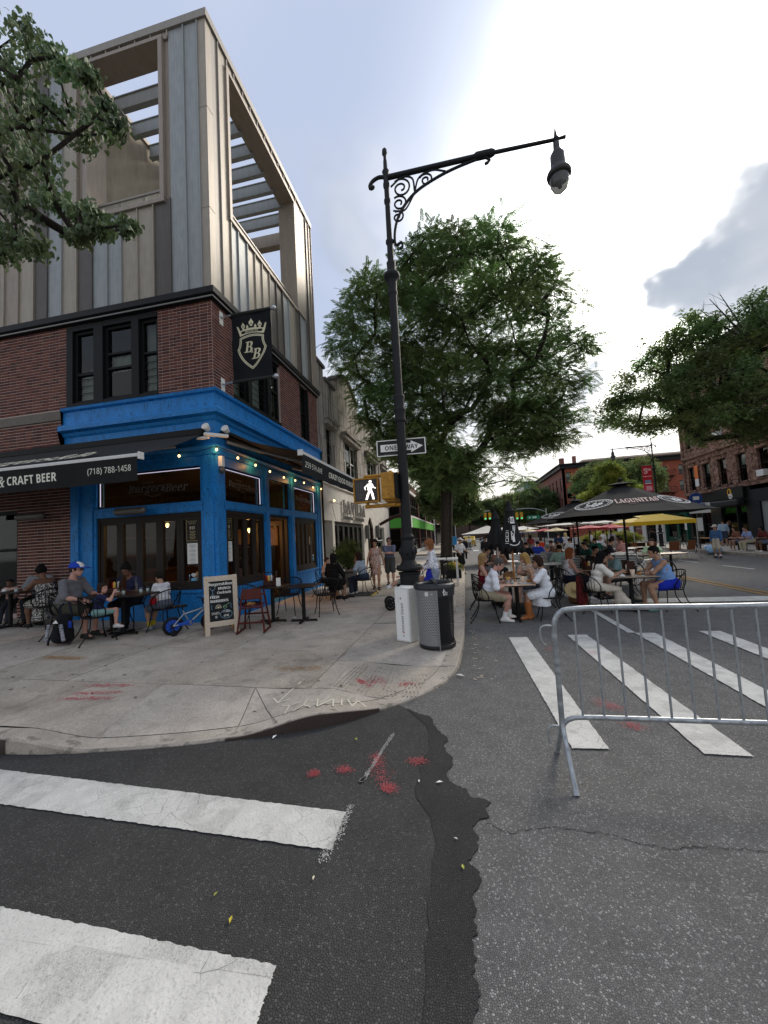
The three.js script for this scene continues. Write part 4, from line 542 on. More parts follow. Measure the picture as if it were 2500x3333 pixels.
// ================================================================ RIGHT SIDE OF THE AVENUE (plane x = 18.5)
const EX = 18.5,E_ = onE(EX);
{
  const B = thing('brownstone','patchy brownstone with hooded windows over dark shopfronts on the right','building');
  const bs = std({roughness:0.95,color:lin(0.42,0.27,0.21),map:dtex(1024,1024,(x,y) => {const p = sst(0.5,0.58,fbm(x / 40,y / 40,191,5,0)),q = sst(0.62,0.66,fbm(x / 24,y / 24,195,4,0));const v = 0.62 + 0.2 * fbm(x / 16,y / 16,197,4,64) - 0.18 * p + 0.22 * q;return [v,v * (0.97 - 0.05 * p),v * (0.95 - 0.08 * p)];},true,4.5)});
  const us = [-36.05,-34.15,-32.3,-30.35,-28.45,-26.5,-24.6,-22.7,-20.8,-18.9],holes = [];
  for (const [a,b] of [[4.35,6.2],[7.7,9.6],[10.9,12.7]]) for (const u of us) holes.push([u,u + 0.92,a,b]);
  const Wm = mesh('wall',[E_(wallShape(-36.6,-17,4.05,14,holes,0.35)),E_(b2(-36.6,-36.4,4.05,14,0,0.12)),b2(EX + 0.35,32,0.1,14,-36.6,-36.3)],bs,B);
  mesh('belt_course',[E_(b2(-36.65,-17,3.98,4.2,0,0.16)),E_(b2(-36.65,-17,6.9,7.15,0,0.14)),E_(b2(-36.65,-17,10.1,10.3,0,0.12))],bs,B);
  mesh('roof_cornice',[E_(b2(-36.8,-17,13.4,14.2,0,0.5)),...Array.from({length:24},(_,k) => E_(b2(-36.5 + k * 0.8,-36.3 + k * 0.8,13.0,13.4,0,0.4)))],std({color:lin(0.05,0.045,0.04),roughness:0.8}),B);
  for (const h of holes) win(B,E_,h[0],h[1],h[2],h[3],{sill:1,hood:1,sm:bs,d:-0.2,m:M.black,blind:h2(h[0] * 10,h[2],5) > 0.6 ? 0.4 :0});
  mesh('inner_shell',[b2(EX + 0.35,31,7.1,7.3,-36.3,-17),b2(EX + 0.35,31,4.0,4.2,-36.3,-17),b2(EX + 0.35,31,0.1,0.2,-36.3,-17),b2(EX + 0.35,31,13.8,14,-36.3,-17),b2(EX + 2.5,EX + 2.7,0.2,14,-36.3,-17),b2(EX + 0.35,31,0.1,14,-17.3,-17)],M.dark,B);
  // shopfronts
  const dk = paintMat(0x17181b,0.5),navy = paintMat(0x141a24,0.55);
  mesh('shopfront',[E_(wallShape(-36.6,-33.0,0.1,4.0,[[-36.2,-34.9,0.6,3.0],[-34.7,-33.7,0.2,3.0]],0.25)),E_(wallShape(-33.0,-29.4,0.1,4.0,[[-32.5,-30.9,0.5,2.75],[-30.8,-29.9,0.2,2.75]],0.25))],dk,B);
  mesh('shopfront',[E_(wallShape(-29.4,-17,0.1,3.7,[[-28.7,-22,0.4,2.9]],0.25))],navy,B);
  mesh('shutter',[E_(b2(-28.7,-22,0.4,2.9,-0.2,-0.12)),...Array.from({length:20},(_,k) => E_(b2(-28.7,-22,0.45 + k * 0.12,0.47 + k * 0.12,-0.12,-0.105)))],paintMat(0x8e9494,0.5),B);
  for (const [a,b,c,d] of [[-36.2,-34.9,0.6,3.0],[-34.7,-33.7,0.2,3.0],[-32.5,-30.9,0.5,2.75],[-30.8,-29.9,0.2,2.75]]) win(B,E_,a,b,c,d,{f:0.07}).name = 'shop_window';
  mesh('sign_board',[E_(b2(-32.75,-29.75,3.25,4.05,0.02,0.2))],paintMat(0x111112,0.5),B);
  const logo = new THREE.MeshStandardMaterial({transparent:true,alphaTest:0.35,map:ctex(256,256,(x) => {x.lineWidth = 20;x.strokeStyle = '#d9a52a';x.beginPath();x.ellipse(118,96,52,66,0,0,7);x.stroke();x.fillStyle = '#d9a52a';x.fillRect(120,60,70,18);x.fillRect(120,96,60,18);x.fillStyle = '#e8e8e4';for (const [a,b,c] of [[90,130,110],[70,160,140],[84,190,130],[100,216,80]]) x.fillRect(a,b,c,16);})});
  {const g = new THREE.PlaneGeometry(0.85,0.85);g.translate(-31.0,3.62,0.215);mesh('sign_logo',E_(g),logo,B,true);}
  mesh('awning_box',[E_(rb(2.9,0.42,0.5,0.12,-31.2,2.98,0.35))],paintMat(0x232427,0.5),B);
  mesh('gooseneck_lamp',[-32.4,-31.2,-30.0].flatMap((u) => [E_(tube([[u,4.1,0.1],[u,4.45,0.2],[u,4.5,0.5],[u,4.3,0.62]],0.02,10,5)),E_(cyl(0.12,0.04,0.14,u,4.18,0.64))]),M.black,B);
  for (const [a,c] of [[-28,4.62],[-31.85,7.98]]) mesh('window_air_conditioner',[E_(rb(0.6,0.4,0.4,0.02,a,c,0.05))],M.white,B);
  mesh('orange_banner_sign',[E_(b2(-34.95,-34.5,5.2,6.25,0.1,0.14))],std({color:lin(0.62,0.18,0.05),roughness:0.7,map:ctex(64,256,(x) => {x.fillStyle = '#fff';x.fillRect(0,0,64,256);x.fillStyle = '#f4e6d8';x.font = 'bold 34px sans-serif';x.fillStyle = '#ffd9b8';x.fillRect(10,0,8,200);})}),B);mesh('white_banner_sign',[E_(b2(-34.95,-34.5,4.6,5.18,0.1,0.14))],M.white,B);
  for (const [u,v] of [[-36.2,3.1],[-34.3,2.7]]) {mesh('shop_lamp',[E_(sph(0.09,u,v,0.4))],M.bulb,B);}
  // low green and white shops past the brownstone
  const Gs = thing('green_shop','low dark green shopfront beside the brownstone','shop');const gp = paintMat(0x0f4a3a,0.5);
  mesh('front',[E_(wallShape(-40.5,-36.7,0.1,3.5,[[-40.2,-38.6,0.6,2.5],[-38.3,-37.2,0.2,2.5]],0.25)),E_(b2(-40.5,-36.7,3.3,3.5,0,0.2)),E_(b2(-37.1,-36.8,0.1,3.3,0,0.1)),E_(b2(-40.5,-40.25,0.1,3.3,0,0.1)),b2(EX + 0.25,26,3.2,3.4,-40.5,-36.7)],gp,Gs);mesh('back',b2(EX + 2,EX + 2.2,0.1,3.3,-50,-36.7),M.dark,Gs);for (const [a,b,c,d] of [[-40.2,-38.6,0.6,2.5],[-38.3,-37.2,0.2,2.5]]) win(Gs,E_,a,b,c,d,{f:0.06}).name = 'shop_window';mesh('sign_board',[E_(b2(-39.6,-38.0,2.65,3.2,0.02,0.1))],M.black,Gs);{const g = new THREE.PlaneGeometry(1.4,0.45);g.translate(-38.8,2.92,0.115);mesh('sign_lettering',E_(g),new THREE.MeshStandardMaterial({transparent:true,alphaTest:0.3,map:ctex(256,80,(x) => {x.fillStyle = '#e2e2dc';x.font = 'bold 62px sans-serif';x.fillText("NNE'S",20,62);})}),Gs,true);} mesh('paper_notice',[E_(b2(-37.15,-36.85,1.2,2.2,0.1,0.12))],M.white,Gs);
  const Ws = thing('white_shop','low white shopfront with black doors behind the yellow tent','shop');mesh('front',[E_(wallShape(-52,-40.6,0.1,3.6,[[-50.5,-48.5,0.2,2.6],[-47.6,-45.4,0.6,2.6],[-44.6,-42.4,0.2,2.6]],0.25)),b2(EX + 0.25,26,3.2,3.4,-52,-40.6)],M.white,Ws);for (const [a,b,c,d] of [[-50.5,-48.5,0.2,2.6],[-47.6,-45.4,0.6,2.6],[-44.6,-42.4,0.2,2.6]]) win(Ws,E_,a,b,c,d,{f:0.1}).name = 'shop_window';
}
{// red brick building over the far side street
  const C = thing('red_brick_building','tall red brick corner building with black cornice and fire escapes','building');
  const ro = brickFar([0.40,0.115,0.07],17),rd = brickFar([0.30,0.14,0.115],19),S = onS(-75);
  const hs = [[19.0,19.9,10.2,12],[19.0,19.9,7.3,9.1],[34.35,35.35,10.1,11.75],[34.35,35.35,7.3,9.1],[37.1,37.95,10.2,11.8],[37.1,37.95,7.4,9.1],[24,24.95,10.2,11.9],[24,24.95,7.3,9.1],[29,29.95,10.2,11.9],[29,29.95,7.3,9.1],[34.35,35.35,4,5.8]],cw = [];
  for (let k = 0;k < 9;k++) for (const y of [1.9,5.2,8.9]) cw.push([-77.4 - k * 3,-76.2 - k * 3,y,y + 2.3]);
  mesh('wall',[S(wallShape(18.5,46,0.1,13.2,hs,0.4))],ro,C);mesh('street_wall',[E_(wallShape(-103,-75.0,0.1,13.2,cw,0.4)),b2(EX + 0.4,46,12.9,13.1,-103,-75.4)],rd,C);
  for (const h of hs) win(C,S,h[0],h[1],h[2],h[3],{m:M.black,d:-0.2,f:0.07,sill:1,sm:rd,blind:0.45});for (const h of cw) win(C,E_,h[0],h[1],h[2],h[3],{m:M.black,sill:1,sm:rd});
  mesh('roof_cornice',[b2(18.0,46.5,12.7,13.3,-75.2,-74.4),b2(17.8,46.6,13.3,13.5,-75.4,-74.0),E_(b2(-103,-75.2,12.7,13.3,0,0.5)),E_(b2(-103,-75.4,13.3,13.5,0,0.8))],paintMat(0x15171b,0.6),C);
  mesh('inner_shell',[b2(19,46,0.1,12.9,-80,-79.6),b2(EX + 3,EX + 3.2,0.1,12.9,-103,-80),b2(19,46,8.4,8.6,-79.6,-75.4),b2(EX + 0.4,22,8.4,8.6,-103,-80)],M.dark,C);
  const fe = (put,u0,u1,ys,name) => {const g = [];for (const y of ys) {g.push(put(b2(u0,u1,y - 0.06,y,0.02,1.1)));for (const r of [0.45,0.9]) g.push(put(b2(u0,u1,y + r,y + r + 0.05,1.05,1.1)));for (let k = 0;k <= 10;k++) g.push(put(b2(lerp(u0,u1,k / 10) - 0.02,lerp(u0,u1,k / 10) + 0.02,y,y + 0.95,1.06,1.09)));for (const e of [u0,u1]) g.push(put(b2(e - 0.02,e + 0.02,y + 0.9,y + 0.95,0.05,1.1)));} for (let k = 0;k < ys.length - 1;k++) {g.push(put(bar([u0 + 0.4,ys[k + 1],0.7],[u1 - 0.6,ys[k],0.7],0.05,0.05,5)),put(bar([u0 + 0.8,ys[k + 1],0.7],[u1 - 0.2,ys[k],0.7],0.05,0.05,5)));for (let s = 0;s < 10;s++) {const t = s / 10;g.push(put(b2(lerp(u0 + 0.4,u1 - 0.6,t),lerp(u0 + 0.8,u1 - 0.2,t),lerp(ys[k + 1],ys[k],t),lerp(ys[k + 1],ys[k],t) + 0.03,0.55,0.85)));}} mesh('fire_escape',g,M.black,C);};
  fe(S,33.0,36.2,[9.95,7.1,3.9]);fe(E_,-90,-84,[8.4,4.9]);
  mesh('penthouse',[b2(25,46,13.1,15.2,-92,-84),b2(24.6,46.4,15.2,15.5,-92.4,-83.6)],paintMat(0xcfc8b8,0.8),C);mesh('penthouse_window',[[25,28],[33,35],[40,43]].map(([a,b]) => b2(a,b,13.6,14.9,-83.98,-83.9)),M.dark,C);
  mesh('chimney',[b2(20.0,20.8,13.1,15.4,-83,-82.2),cyl(0.5,0.5,0.5,20.4,15.4,-82.6),b2(22.2,22.8,13.1,16,-82,-81.4)],rd,C);
  mesh('lower_shops',[E_(b2(-103,-75.2,0.1,1.7,0,0.05))],M.dark,C);
  const D = thing('yellow_stone_row','pale yellow terrace with green cornice past the red brick building','building');const ye = std({color:lin(0.38,0.29,0.17),roughness:0.9,map:streak});const dh = [];for (let k = 0;k < 8;k++) for (const y of [4.6,8.4]) dh.push([-106 - k * 2.6,-104.8 - k * 2.6,y,y + 2.2]);mesh('wall',[E_(wallShape(-125,-103.2,0.1,12.2,dh,0.4))],ye,D);mesh('roof_cornice',[E_(b2(-125,-103.2,11.8,12.9,0,0.7))],paintMat(0x5d6f66,0.7),D);for (const h of dh) win(D,E_,h[0],h[1],h[2],h[3],{});mesh('inner_shell',[b2(EX + 1,EX + 1.2,0.1,12,-125,-103.2)],M.dark,D);
  const F = thing('far_red_terrace','far red terrace beyond the yellow one on the right','building');mesh('wall',[b2(EX - 0.3,30,0.1,11.6,-170,-125.2)],rd,F);mesh('roof_cornice',[b2(EX - 0.8,30,11.6,12.4,-170,-125.2)],M.black,F);
  const K = thing('green_glass_block','green glazed block rising above the far right roofs','building');mesh('block',[b2(20,34,0.1,17,-150,-128)],paintMat(0x5f7f78,0.4),K);mesh('roof_band',[b2(19.8,34.2,17,17.4,-150.2,-127.8)],paintMat(0x2d4a40,0.5),K);
}

// ================================================================ TREES
M.bark = std({roughness:0.95,color:lin(0.085,0.07,0.055),map:dtex(256,512,(x,y) => 0.5 + 0.5 * fbm(x / 10,y / 60,201,4,0),true,0.6),bumpMap:dtex(256,256,(x,y) => fbm(x / 8,y / 40,203,4,0),false,0.6),bumpScale:0.03});
const leafMat = (r,g,b) => new THREE.MeshPhysicalMaterial({color:lin(r * 1.9,g * 1.85,b * 1.8),roughness:0.6,transmission:0.5,thickness:0,side:THREE.DoubleSide,specularIntensity:0.5});
function leaflet(g,x,y,z,a,l,w,tilt) {// folded diamond
  const c = Math.cos(a),s = Math.sin(a),p = (u,v,h) => [x + u * c - v * s,y + h,z + u * s + v * c];const up = w * 0.35;
  g.push(tri([p(0,0,0),p(l * 0.45,w / 2,up + tilt * 0.5),p(l,0,tilt),p(l * 0.45,-w / 2,up + tilt * 0.5)],[0,1,2,0,2,3]));
}
const sprayGeo = (() => {const g = [];for (let k = 0;k < 7;k++) {const t = 0.06 + k * 0.045,d = -0.9 * t * t;for (const s of [-1,1]) leaflet(g,t,d,0,s * (1.15 - k * 0.08),0.085,0.042,-0.012 * (k % 3));} leaflet(g,0.36,-0.12,0,0,0.085,0.042,-0.03);const m = join(g);metricUV(m);m.userData.shared = true;return m;})();
const clusterGeo = (() => {const g = [],r = rng(5);for (let k = 0;k < 9;k++) {const x = (r() - 0.5) * 0.34,y = (r() - 0.5) * 0.22,z = (r() - 0.5) * 0.34;leaflet(g,x,y,z,r() * 6.28,0.13 + 0.06 * r(),0.07,(r() - 0.6) * 0.1);} const m = join(g);metricUV(m);m.userData.shared = true;return m;})();
const heartGeo = (() => {// one broad leaf with a short stalk, tip down
  const P = [[0,0],[0.018,0.012],[0.034,0.0],[0.036,-0.02],[0.026,-0.045],[0,-0.078],[-0.026,-0.045],[-0.036,-0.02],[-0.034,0.0],[-0.018,0.012]],v = P.map((p) => [p[0],p[1],0.35 * Math.abs(p[0]) - 0.9 * p[1] * p[1] * 2]),c = [0,-0.03,-0.006];const idx = [];for (let k = 0;k < 10;k++) idx.push(10,k,(k + 1) % 10);const g = join([tri([...v,c],idx),bar([0,0,0],[0,0.035,0.004],0.0012,0.0012,3)]);metricUV(g);g.userData.shared = true;return g;})();
function growLimbs(root,fork,clumps,r0) {// every clump hangs on the nearest limb nearer the root
  const nodes = [{p:root,par:-1,n:0}];const steps = 5;for (let k = 1;k <= steps;k++) nodes.push({p:root.clone().lerp(fork,k / steps),par:nodes.length - 1,n:0});
  const base = nodes.length - 1;
  for (const c of [...clumps].sort((a,b) => a.distanceTo(fork) - b.distanceTo(fork))) {
    let best = base,bd = 1e9;for (let i = base;i < nodes.length;i++) {const q = nodes[i].p,d = q.distanceTo(c) + (q.distanceTo(fork) > c.distanceTo(fork) ? 3 :0) + (q.y > c.y + 0.5 ? 0.8 :0);if (d < bd) {bd = d;best = i;}}
    const a = nodes[best].p,L = a.distanceTo(c),n = Math.max(1,Math.round(L / 1.1));let par = best;
    for (let k = 1;k <= n;k++) {const t = k / n,p = a.clone().lerp(c,t);p.y += Math.sin(Math.PI * t) * L * 0.08;if (k < n) {p.x += R(-0.12,0.12) * L * 0.4;p.z += R(-0.12,0.12) * L * 0.4;} nodes.push({p,par,n:0});par = nodes.length - 1;}
 }
  for (let i = nodes.length - 1;i > 0;i--) {nodes[i].n += 1;nodes[nodes[i].par].n += nodes[i].n;}
  const tot = nodes[0].n,rad = (n) => Math.max(0.012,r0 * Math.pow(n / tot,0.46)),trunk = [],limb = [];{const q = nodes[base].p;trunk.push(sph(rad(nodes[base].n),q.x,q.y,q.z,12));}
  for (let i = 1;i < nodes.length;i++) {const a = nodes[nodes[i].par],r1 = rad(nodes[i].n),r2 = i <= base ? rad(a.n || tot) :Math.min(rad(a.n),r1 * 1.25);(i <= base ? trunk :limb).push(bar(a.p,nodes[i].p,r2 * (i === 1 ? 1.25 :1),r1,i <= base ? 14 :6));if (i > base) limb.push(sph(r1,nodes[i].p.x,nodes[i].p.y,nodes[i].p.z,6));}
  return [trunk,limb];
}
function foliage(parent,geo,m,clumps,per,size,scale,seed,tone = 0.5,name = 'crown',droop = 0.25) {
  const r = rng(seed),n = clumps.length * per,im = new THREE.InstancedMesh(geo,m,n),o = new THREE.Object3D(),c = new THREE.Color();let i = 0;
  const gs = () => (r() + r() + r() - 1.5) / 1.5;
  for (const q of clumps) {const rr = (q.r ?? size),shade = 1 - tone / 2 + tone * r(),yel = r();for (let k = 0;k < per;k++) {o.position.set(q.x + gs() * rr * 1.15,q.y + gs() * rr * 0.85,q.z + gs() * rr * 1.15);const out = Math.atan2(-(o.position.z - q.z),o.position.x - q.x);o.rotation.set(0,0,0);o.rotateY(out + (r() - 0.5) * 2.2);o.rotateZ((r() - 0.5) * 1.3 + 0.25 - droop);o.rotateX((r() - 0.5) * 1.6);const s = scale * (0.7 + 0.6 * r());o.scale.set(s,s,s);o.updateMatrix();im.setMatrixAt(i,o.matrix);const v = shade * (0.75 + 0.5 * r());im.setColorAt(i++,c.setRGB(v * (0.9 + 0.35 * yel),v,v * 0.95));}}
  im.name = name;im.castShadow = im.receiveShadow = true;im.userData.kind = 'stuff';parent.add(im);return im;
}
function fillEllipsoids(list,n,seed,bias = 0.6) {const r = rng(seed),out = [];let guard = 0;while (out.length < n && guard++ < 60000) {const e = list[(r() * list.length) | 0],a = r() * 6.283,u = r() * 2 - 1,rr = Math.pow(r(),1 / 3) * (1 - bias) + bias * (0.72 + 0.28 * r()),s = Math.sqrt(1 - u * u),p = V(e[0] + e[3] * rr * s * Math.cos(a),e[1] + e[4] * rr * u,e[2] + e[5] * rr * s * Math.sin(a));if (out.some((q) => q.distanceTo(p) < (e[6] ?? 0.8))) continue;out.push(p);} return out;}
function tree(name,label,base,fork,r0,ells,n,geo,m,per,size,scale,seed,o = {}) {
  const t = thing(name,label,'tree',[0,0,0],0,o.group),cl = (o.extra ?? []).map((p) => V(...p)).concat(fillEllipsoids(ells,n,seed,o.bias ?? 0.5));const [tr,li] = growLimbs(V(...base),V(...fork),cl,r0);
  mesh('trunk',tr,M.bark,t);mesh('limb',li,M.bark,t);foliage(t,geo,m,cl,per,size,scale,seed + 1,o.tone ?? 0.5,'crown',o.droop ?? 0.25);return [t,cl];
}
{
  const g1 = leafMat(0.075,0.125,0.042);
  // the big pagoda-leaved street tree in the middle of the picture
  const E = [[0.3,12.0,-17.5,4.3,3.6,3.5,0.85],[-2.6,10.9,-17.4,2.9,3.1,2.7,0.85],[3.0,10.6,-17.6,2.7,3.3,2.7,0.85],[-1.9,8.2,-17.4,2.5,2.6,2.4,0.8],[2.8,7.9,-17.6,2.4,2.4,2.3,0.8],[0.6,8.4,-17.5,2.6,2.2,2.4,0.8],[0.2,13.4,-17.5,3.1,1.9,2.7,0.85],[-2.1,6.2,-17.3,1.5,1.1,1.6,0.6],[2.9,6.3,-17.5,1.7,1.1,1.7,0.6],[-0.6,4.9,-17.2,1.3,0.9,1.2,0.5]];
  tree('street_tree','tall feathery green street tree standing behind the lamp post',[-0.78,0.12,-17.5],[-0.45,5.2,-17.5],0.26,E,330,sprayGeo,g1,76,0.68,1.05,301,{extra:[[5.5,9.4,-17.5],[5.7,9.3,-17.3],[4.3,13.1,-17.5],[4.2,13.4,-17.3],[1.8,15.1,-17.5],[0.6,15.4,-17.5],[-0.8,15.2,-17.6],[-1.4,14.7,-17.5],[3.2,14.5,-17.5],[-4.7,12.3,-17.5],[-5.1,11.3,-17.4],[-4.3,13.5,-17.4],[-3.4,14.1,-17.5],[5.3,8.0,-17.6],[4.9,6.6,-17.5],[4.5,5.8,-17.4],[3.6,5.5,-17.4],[-3.6,7.3,-17.5],[-2.6,6.2,-17.3],[-1.6,5.3,-17.1],[-1.9,4.6,-17.0],[0.8,5.2,-17.2],[1.6,4.6,-17.1],[0.4,4.3,-17.3],[2.6,3.9,-17.2],[-0.2,4.9,-16.8],[-0.9,4.5,-16.6],[0.9,3.8,-16.8]],tone:0.9});
  // the overhanging tree at the upper left, its trunk beyond the frame
  const g2 = leafMat(0.055,0.092,0.04);
  const t2 = thing('overhanging_tree','broad leaved tree reaching into the upper left corner over the pavement','tree');const r = rng(411),cl = [];
  const seeds = [[-6.5,9.3,0.55],[-6.0,9.6,0.45],[-5.65,9.45,0.35],[-5.4,9.2,0.3],[-6.9,9.9,0.6],[-6.3,10.1,0.4],[-6.9,8.6,0.6],[-6.3,8.6,0.6],[-5.8,8.7,0.5],[-5.35,8.45,0.42],[-4.95,8.35,0.32],[-4.65,8.45,0.22],[-4.62,8.05,0.25],[-5.2,7.95,0.35],[-5.9,7.9,0.5],[-6.5,7.8,0.55],[-7.0,7.7,0.5],[-6.3,7.2,0.45],[-5.7,7.25,0.38],[-6.9,6.95,0.45],[-5.3,6.95,0.28],[-5.0,6.75,0.24],[-4.75,6.6,0.22],[-4.52,6.5,0.2],[-4.4,6.38,0.16],[-4.9,6.42,0.2],[-5.2,6.55,0.22],[-6.3,6.6,0.35],[-5.95,6.5,0.26],[-6.7,6.5,0.3],[-7.4,7.2,0.6],[-7.6,8.4,0.7],[-7.5,9.4,0.7],[-5.05,9.0,0.2],[-7.2,6.6,0.35]];
  for (const [x,y,rr] of seeds) for (const dz of [-0.45,0.15,0.6]) {const p = V(x + (r() - 0.5) * 0.2,y + (r() - 0.5) * 0.2,-4.5 + dz + (r() - 0.5) * 0.3);const k = (p.z + 0) / -4.5;p.x *= k;p.y = 1.8 + (p.y - 1.8) * k;p.r = rr * 0.7;if (r() < 0.86) cl.push(p);}
  const [tr,li] = growLimbs(V(-9.3,0.1,-4.2),V(-8.6,6.0,-4.3),cl,0.11);mesh('trunk',tr,M.bark,t2);mesh('limb',li,M.bark,t2);
  foliage(t2,heartGeo,g2,cl,84,0.4,0.85,412,0.6,'crown',0);
  const o = new THREE.Object3D();for (let k = 0;k < 240;k++) {const q = cl[(r() * cl.length) | 0];const L = new THREE.Mesh(heartGeo,g2);L.name = 'leaf';L.castShadow = L.receiveShadow = true;L.position.set(q.x + (r() - 0.5) * q.r * 1.8,q.y + (r() - 0.5) * q.r * 1.6,q.z + r() * q.r);L.rotation.set((r() - 0.5) * 1.4,r() * 6.28,(r() - 0.5) * 1.4);L.scale.setScalar(0.9 + 0.5 * r());t2.add(L);}
  // the tree that reaches in from the right
  const g3 = leafMat(0.08,0.125,0.045);
  tree('kerbside_tree','wide dark tree reaching in from the right edge over the brownstone',[16.4,0.1,-18.2],[14.6,5.2,-18.2],0.3,[[11.8,7.7,-18,3.2,2.4,3.0,0.75],[8.9,7.1,-18,2.2,1.4,2.2,0.7],[13.5,7.6,-18,3,3.0,3,0.75],[9.7,8.5,-18,1.6,1.2,2,0.7],[11.3,6.1,-18,2.6,1.0,2.4,0.7],[11.3,9.2,-18,1.6,1.1,2,0.7]],125,clusterGeo,g3,50,0.58,0.9,321,{extra:[[6.4,6.3,-18],[6.8,6.6,-18],[6.6,7.0,-18],[7.1,7.5,-17.9],[7.4,8.1,-18],[8.0,8.6,-18],[8.6,9.1,-18],[9.2,9.7,-18],[9.9,10.2,-18],[10.6,9.8,-18],[12.4,10.7,-18],[7.4,6.0,-18],[8.0,5.9,-17.8],[11.8,5.2,-17.6],[12.6,4.9,-17.5]],tone:0.8,bias:0.35});
  {const d = [],p = V(11.8,8.9,-17.8);for (const [x,y] of [[10.2,10.5],[9.6,10.0],[11.0,11.0],[10.6,10.9],[9.0,9.4]]) {const q = V(x,y,-17.8),m = p.clone().lerp(q,0.55).add(V(0.1,-0.15,0));d.push(bar(p,m,0.05,0.035,5),bar(m,q,0.035,0.01,5));for (let k = 0;k < 5;k++) {const s = m.clone().lerp(q,R(0.2,1));d.push(bar(s,s.clone().add(V(R(-0.7,0.1),R(0,0.5),R(-0.3,0.3))),0.01,0.003,4));}} const b = scene.getObjectByName('kerbside_tree');mesh('bare_branch',d,M.bark,b);const h = [];for (let k = 0;k < 26;k++) {const s = V(R(8.2,10.5),R(5.6,6.2),-17.8),e = s.clone().add(V(R(-1.4,-0.4),R(-1.2,0.1),R(-0.2,0.2)));h.push(bar(s,e,0.009,0.003,4));} mesh('bare_twig',h,M.bark,b);}
  // lime green young tree and the darker ones behind it
  tree('lime_tree','bright lime green young tree above the black parasol',[14.6,0.1,-43],[14.6,3.2,-43],0.13,[[14.8,5.2,-43,2.2,2.2,2,0.6],[14.9,6.8,-43,1.1,1.6,1.1,0.6],[13.2,4.6,-43,1.4,0.9,1.3,0.6],[16.7,4.9,-43,1.5,1.2,1.3,0.6]],70,clusterGeo,leafMat(0.15,0.20,0.04),60,0.55,1.3,331,{tone:0.6});
  const g4 = leafMat(0.11,0.16,0.06);
  tree('side_street_tree','olive green tree behind the lime green one before the red brick wall',[22,0,-62],[21.5,5,-62],0.3,[[21,8.2,-61,4.6,3.4,3.5,1],[18.5,7.6,-60,2.4,3,2.4,1],[25,8.6,-61,3,2.4,3,1]],110,clusterGeo,g4,60,0.95,2.2,341,{tone:0.7});
  let k = 0;for (const [x,z,h,w,lab] of [[-1.3,-36,9.2,2.6,'second street tree on the left pavement behind the big one'],[-1.6,-58,10.5,3.2,'third street tree on the left pavement'],[-1.6,-84,12,4,'fourth street tree on the left pavement near the lights'],[14.8,-80,10.5,3.6,'street tree on the right pavement before the yellow terrace'],[15.3,-110,13,5,'bushy street tree on the right pavement beyond the street sign'],[3,-150,16,7,'leftmost tree closing the end of the avenue'],[9,-156,15,7,'middle tree closing the end of the avenue'],[15,-150,16,7,'rightmost tree closing the end of the avenue'],[-3,-124,15,5,'dark tree past the traffic light on the left']]) tree('avenue_tree',lab,[x,0.1,z],[x,h * 0.38,z],0.24,[[x,h * 0.66,z,w,h * 0.33,w,w * 0.26],[x + w * 0.3,h * 0.52,z,w * 0.8,h * 0.2,w * 0.8,w * 0.26]],60,clusterGeo,k % 2 ? leafMat(0.07,0.11,0.045) :leafMat(0.085,0.125,0.045),60,w * 0.26,1.5 + w * 0.28,350 + 7 * k++,{tone:0.7});
}

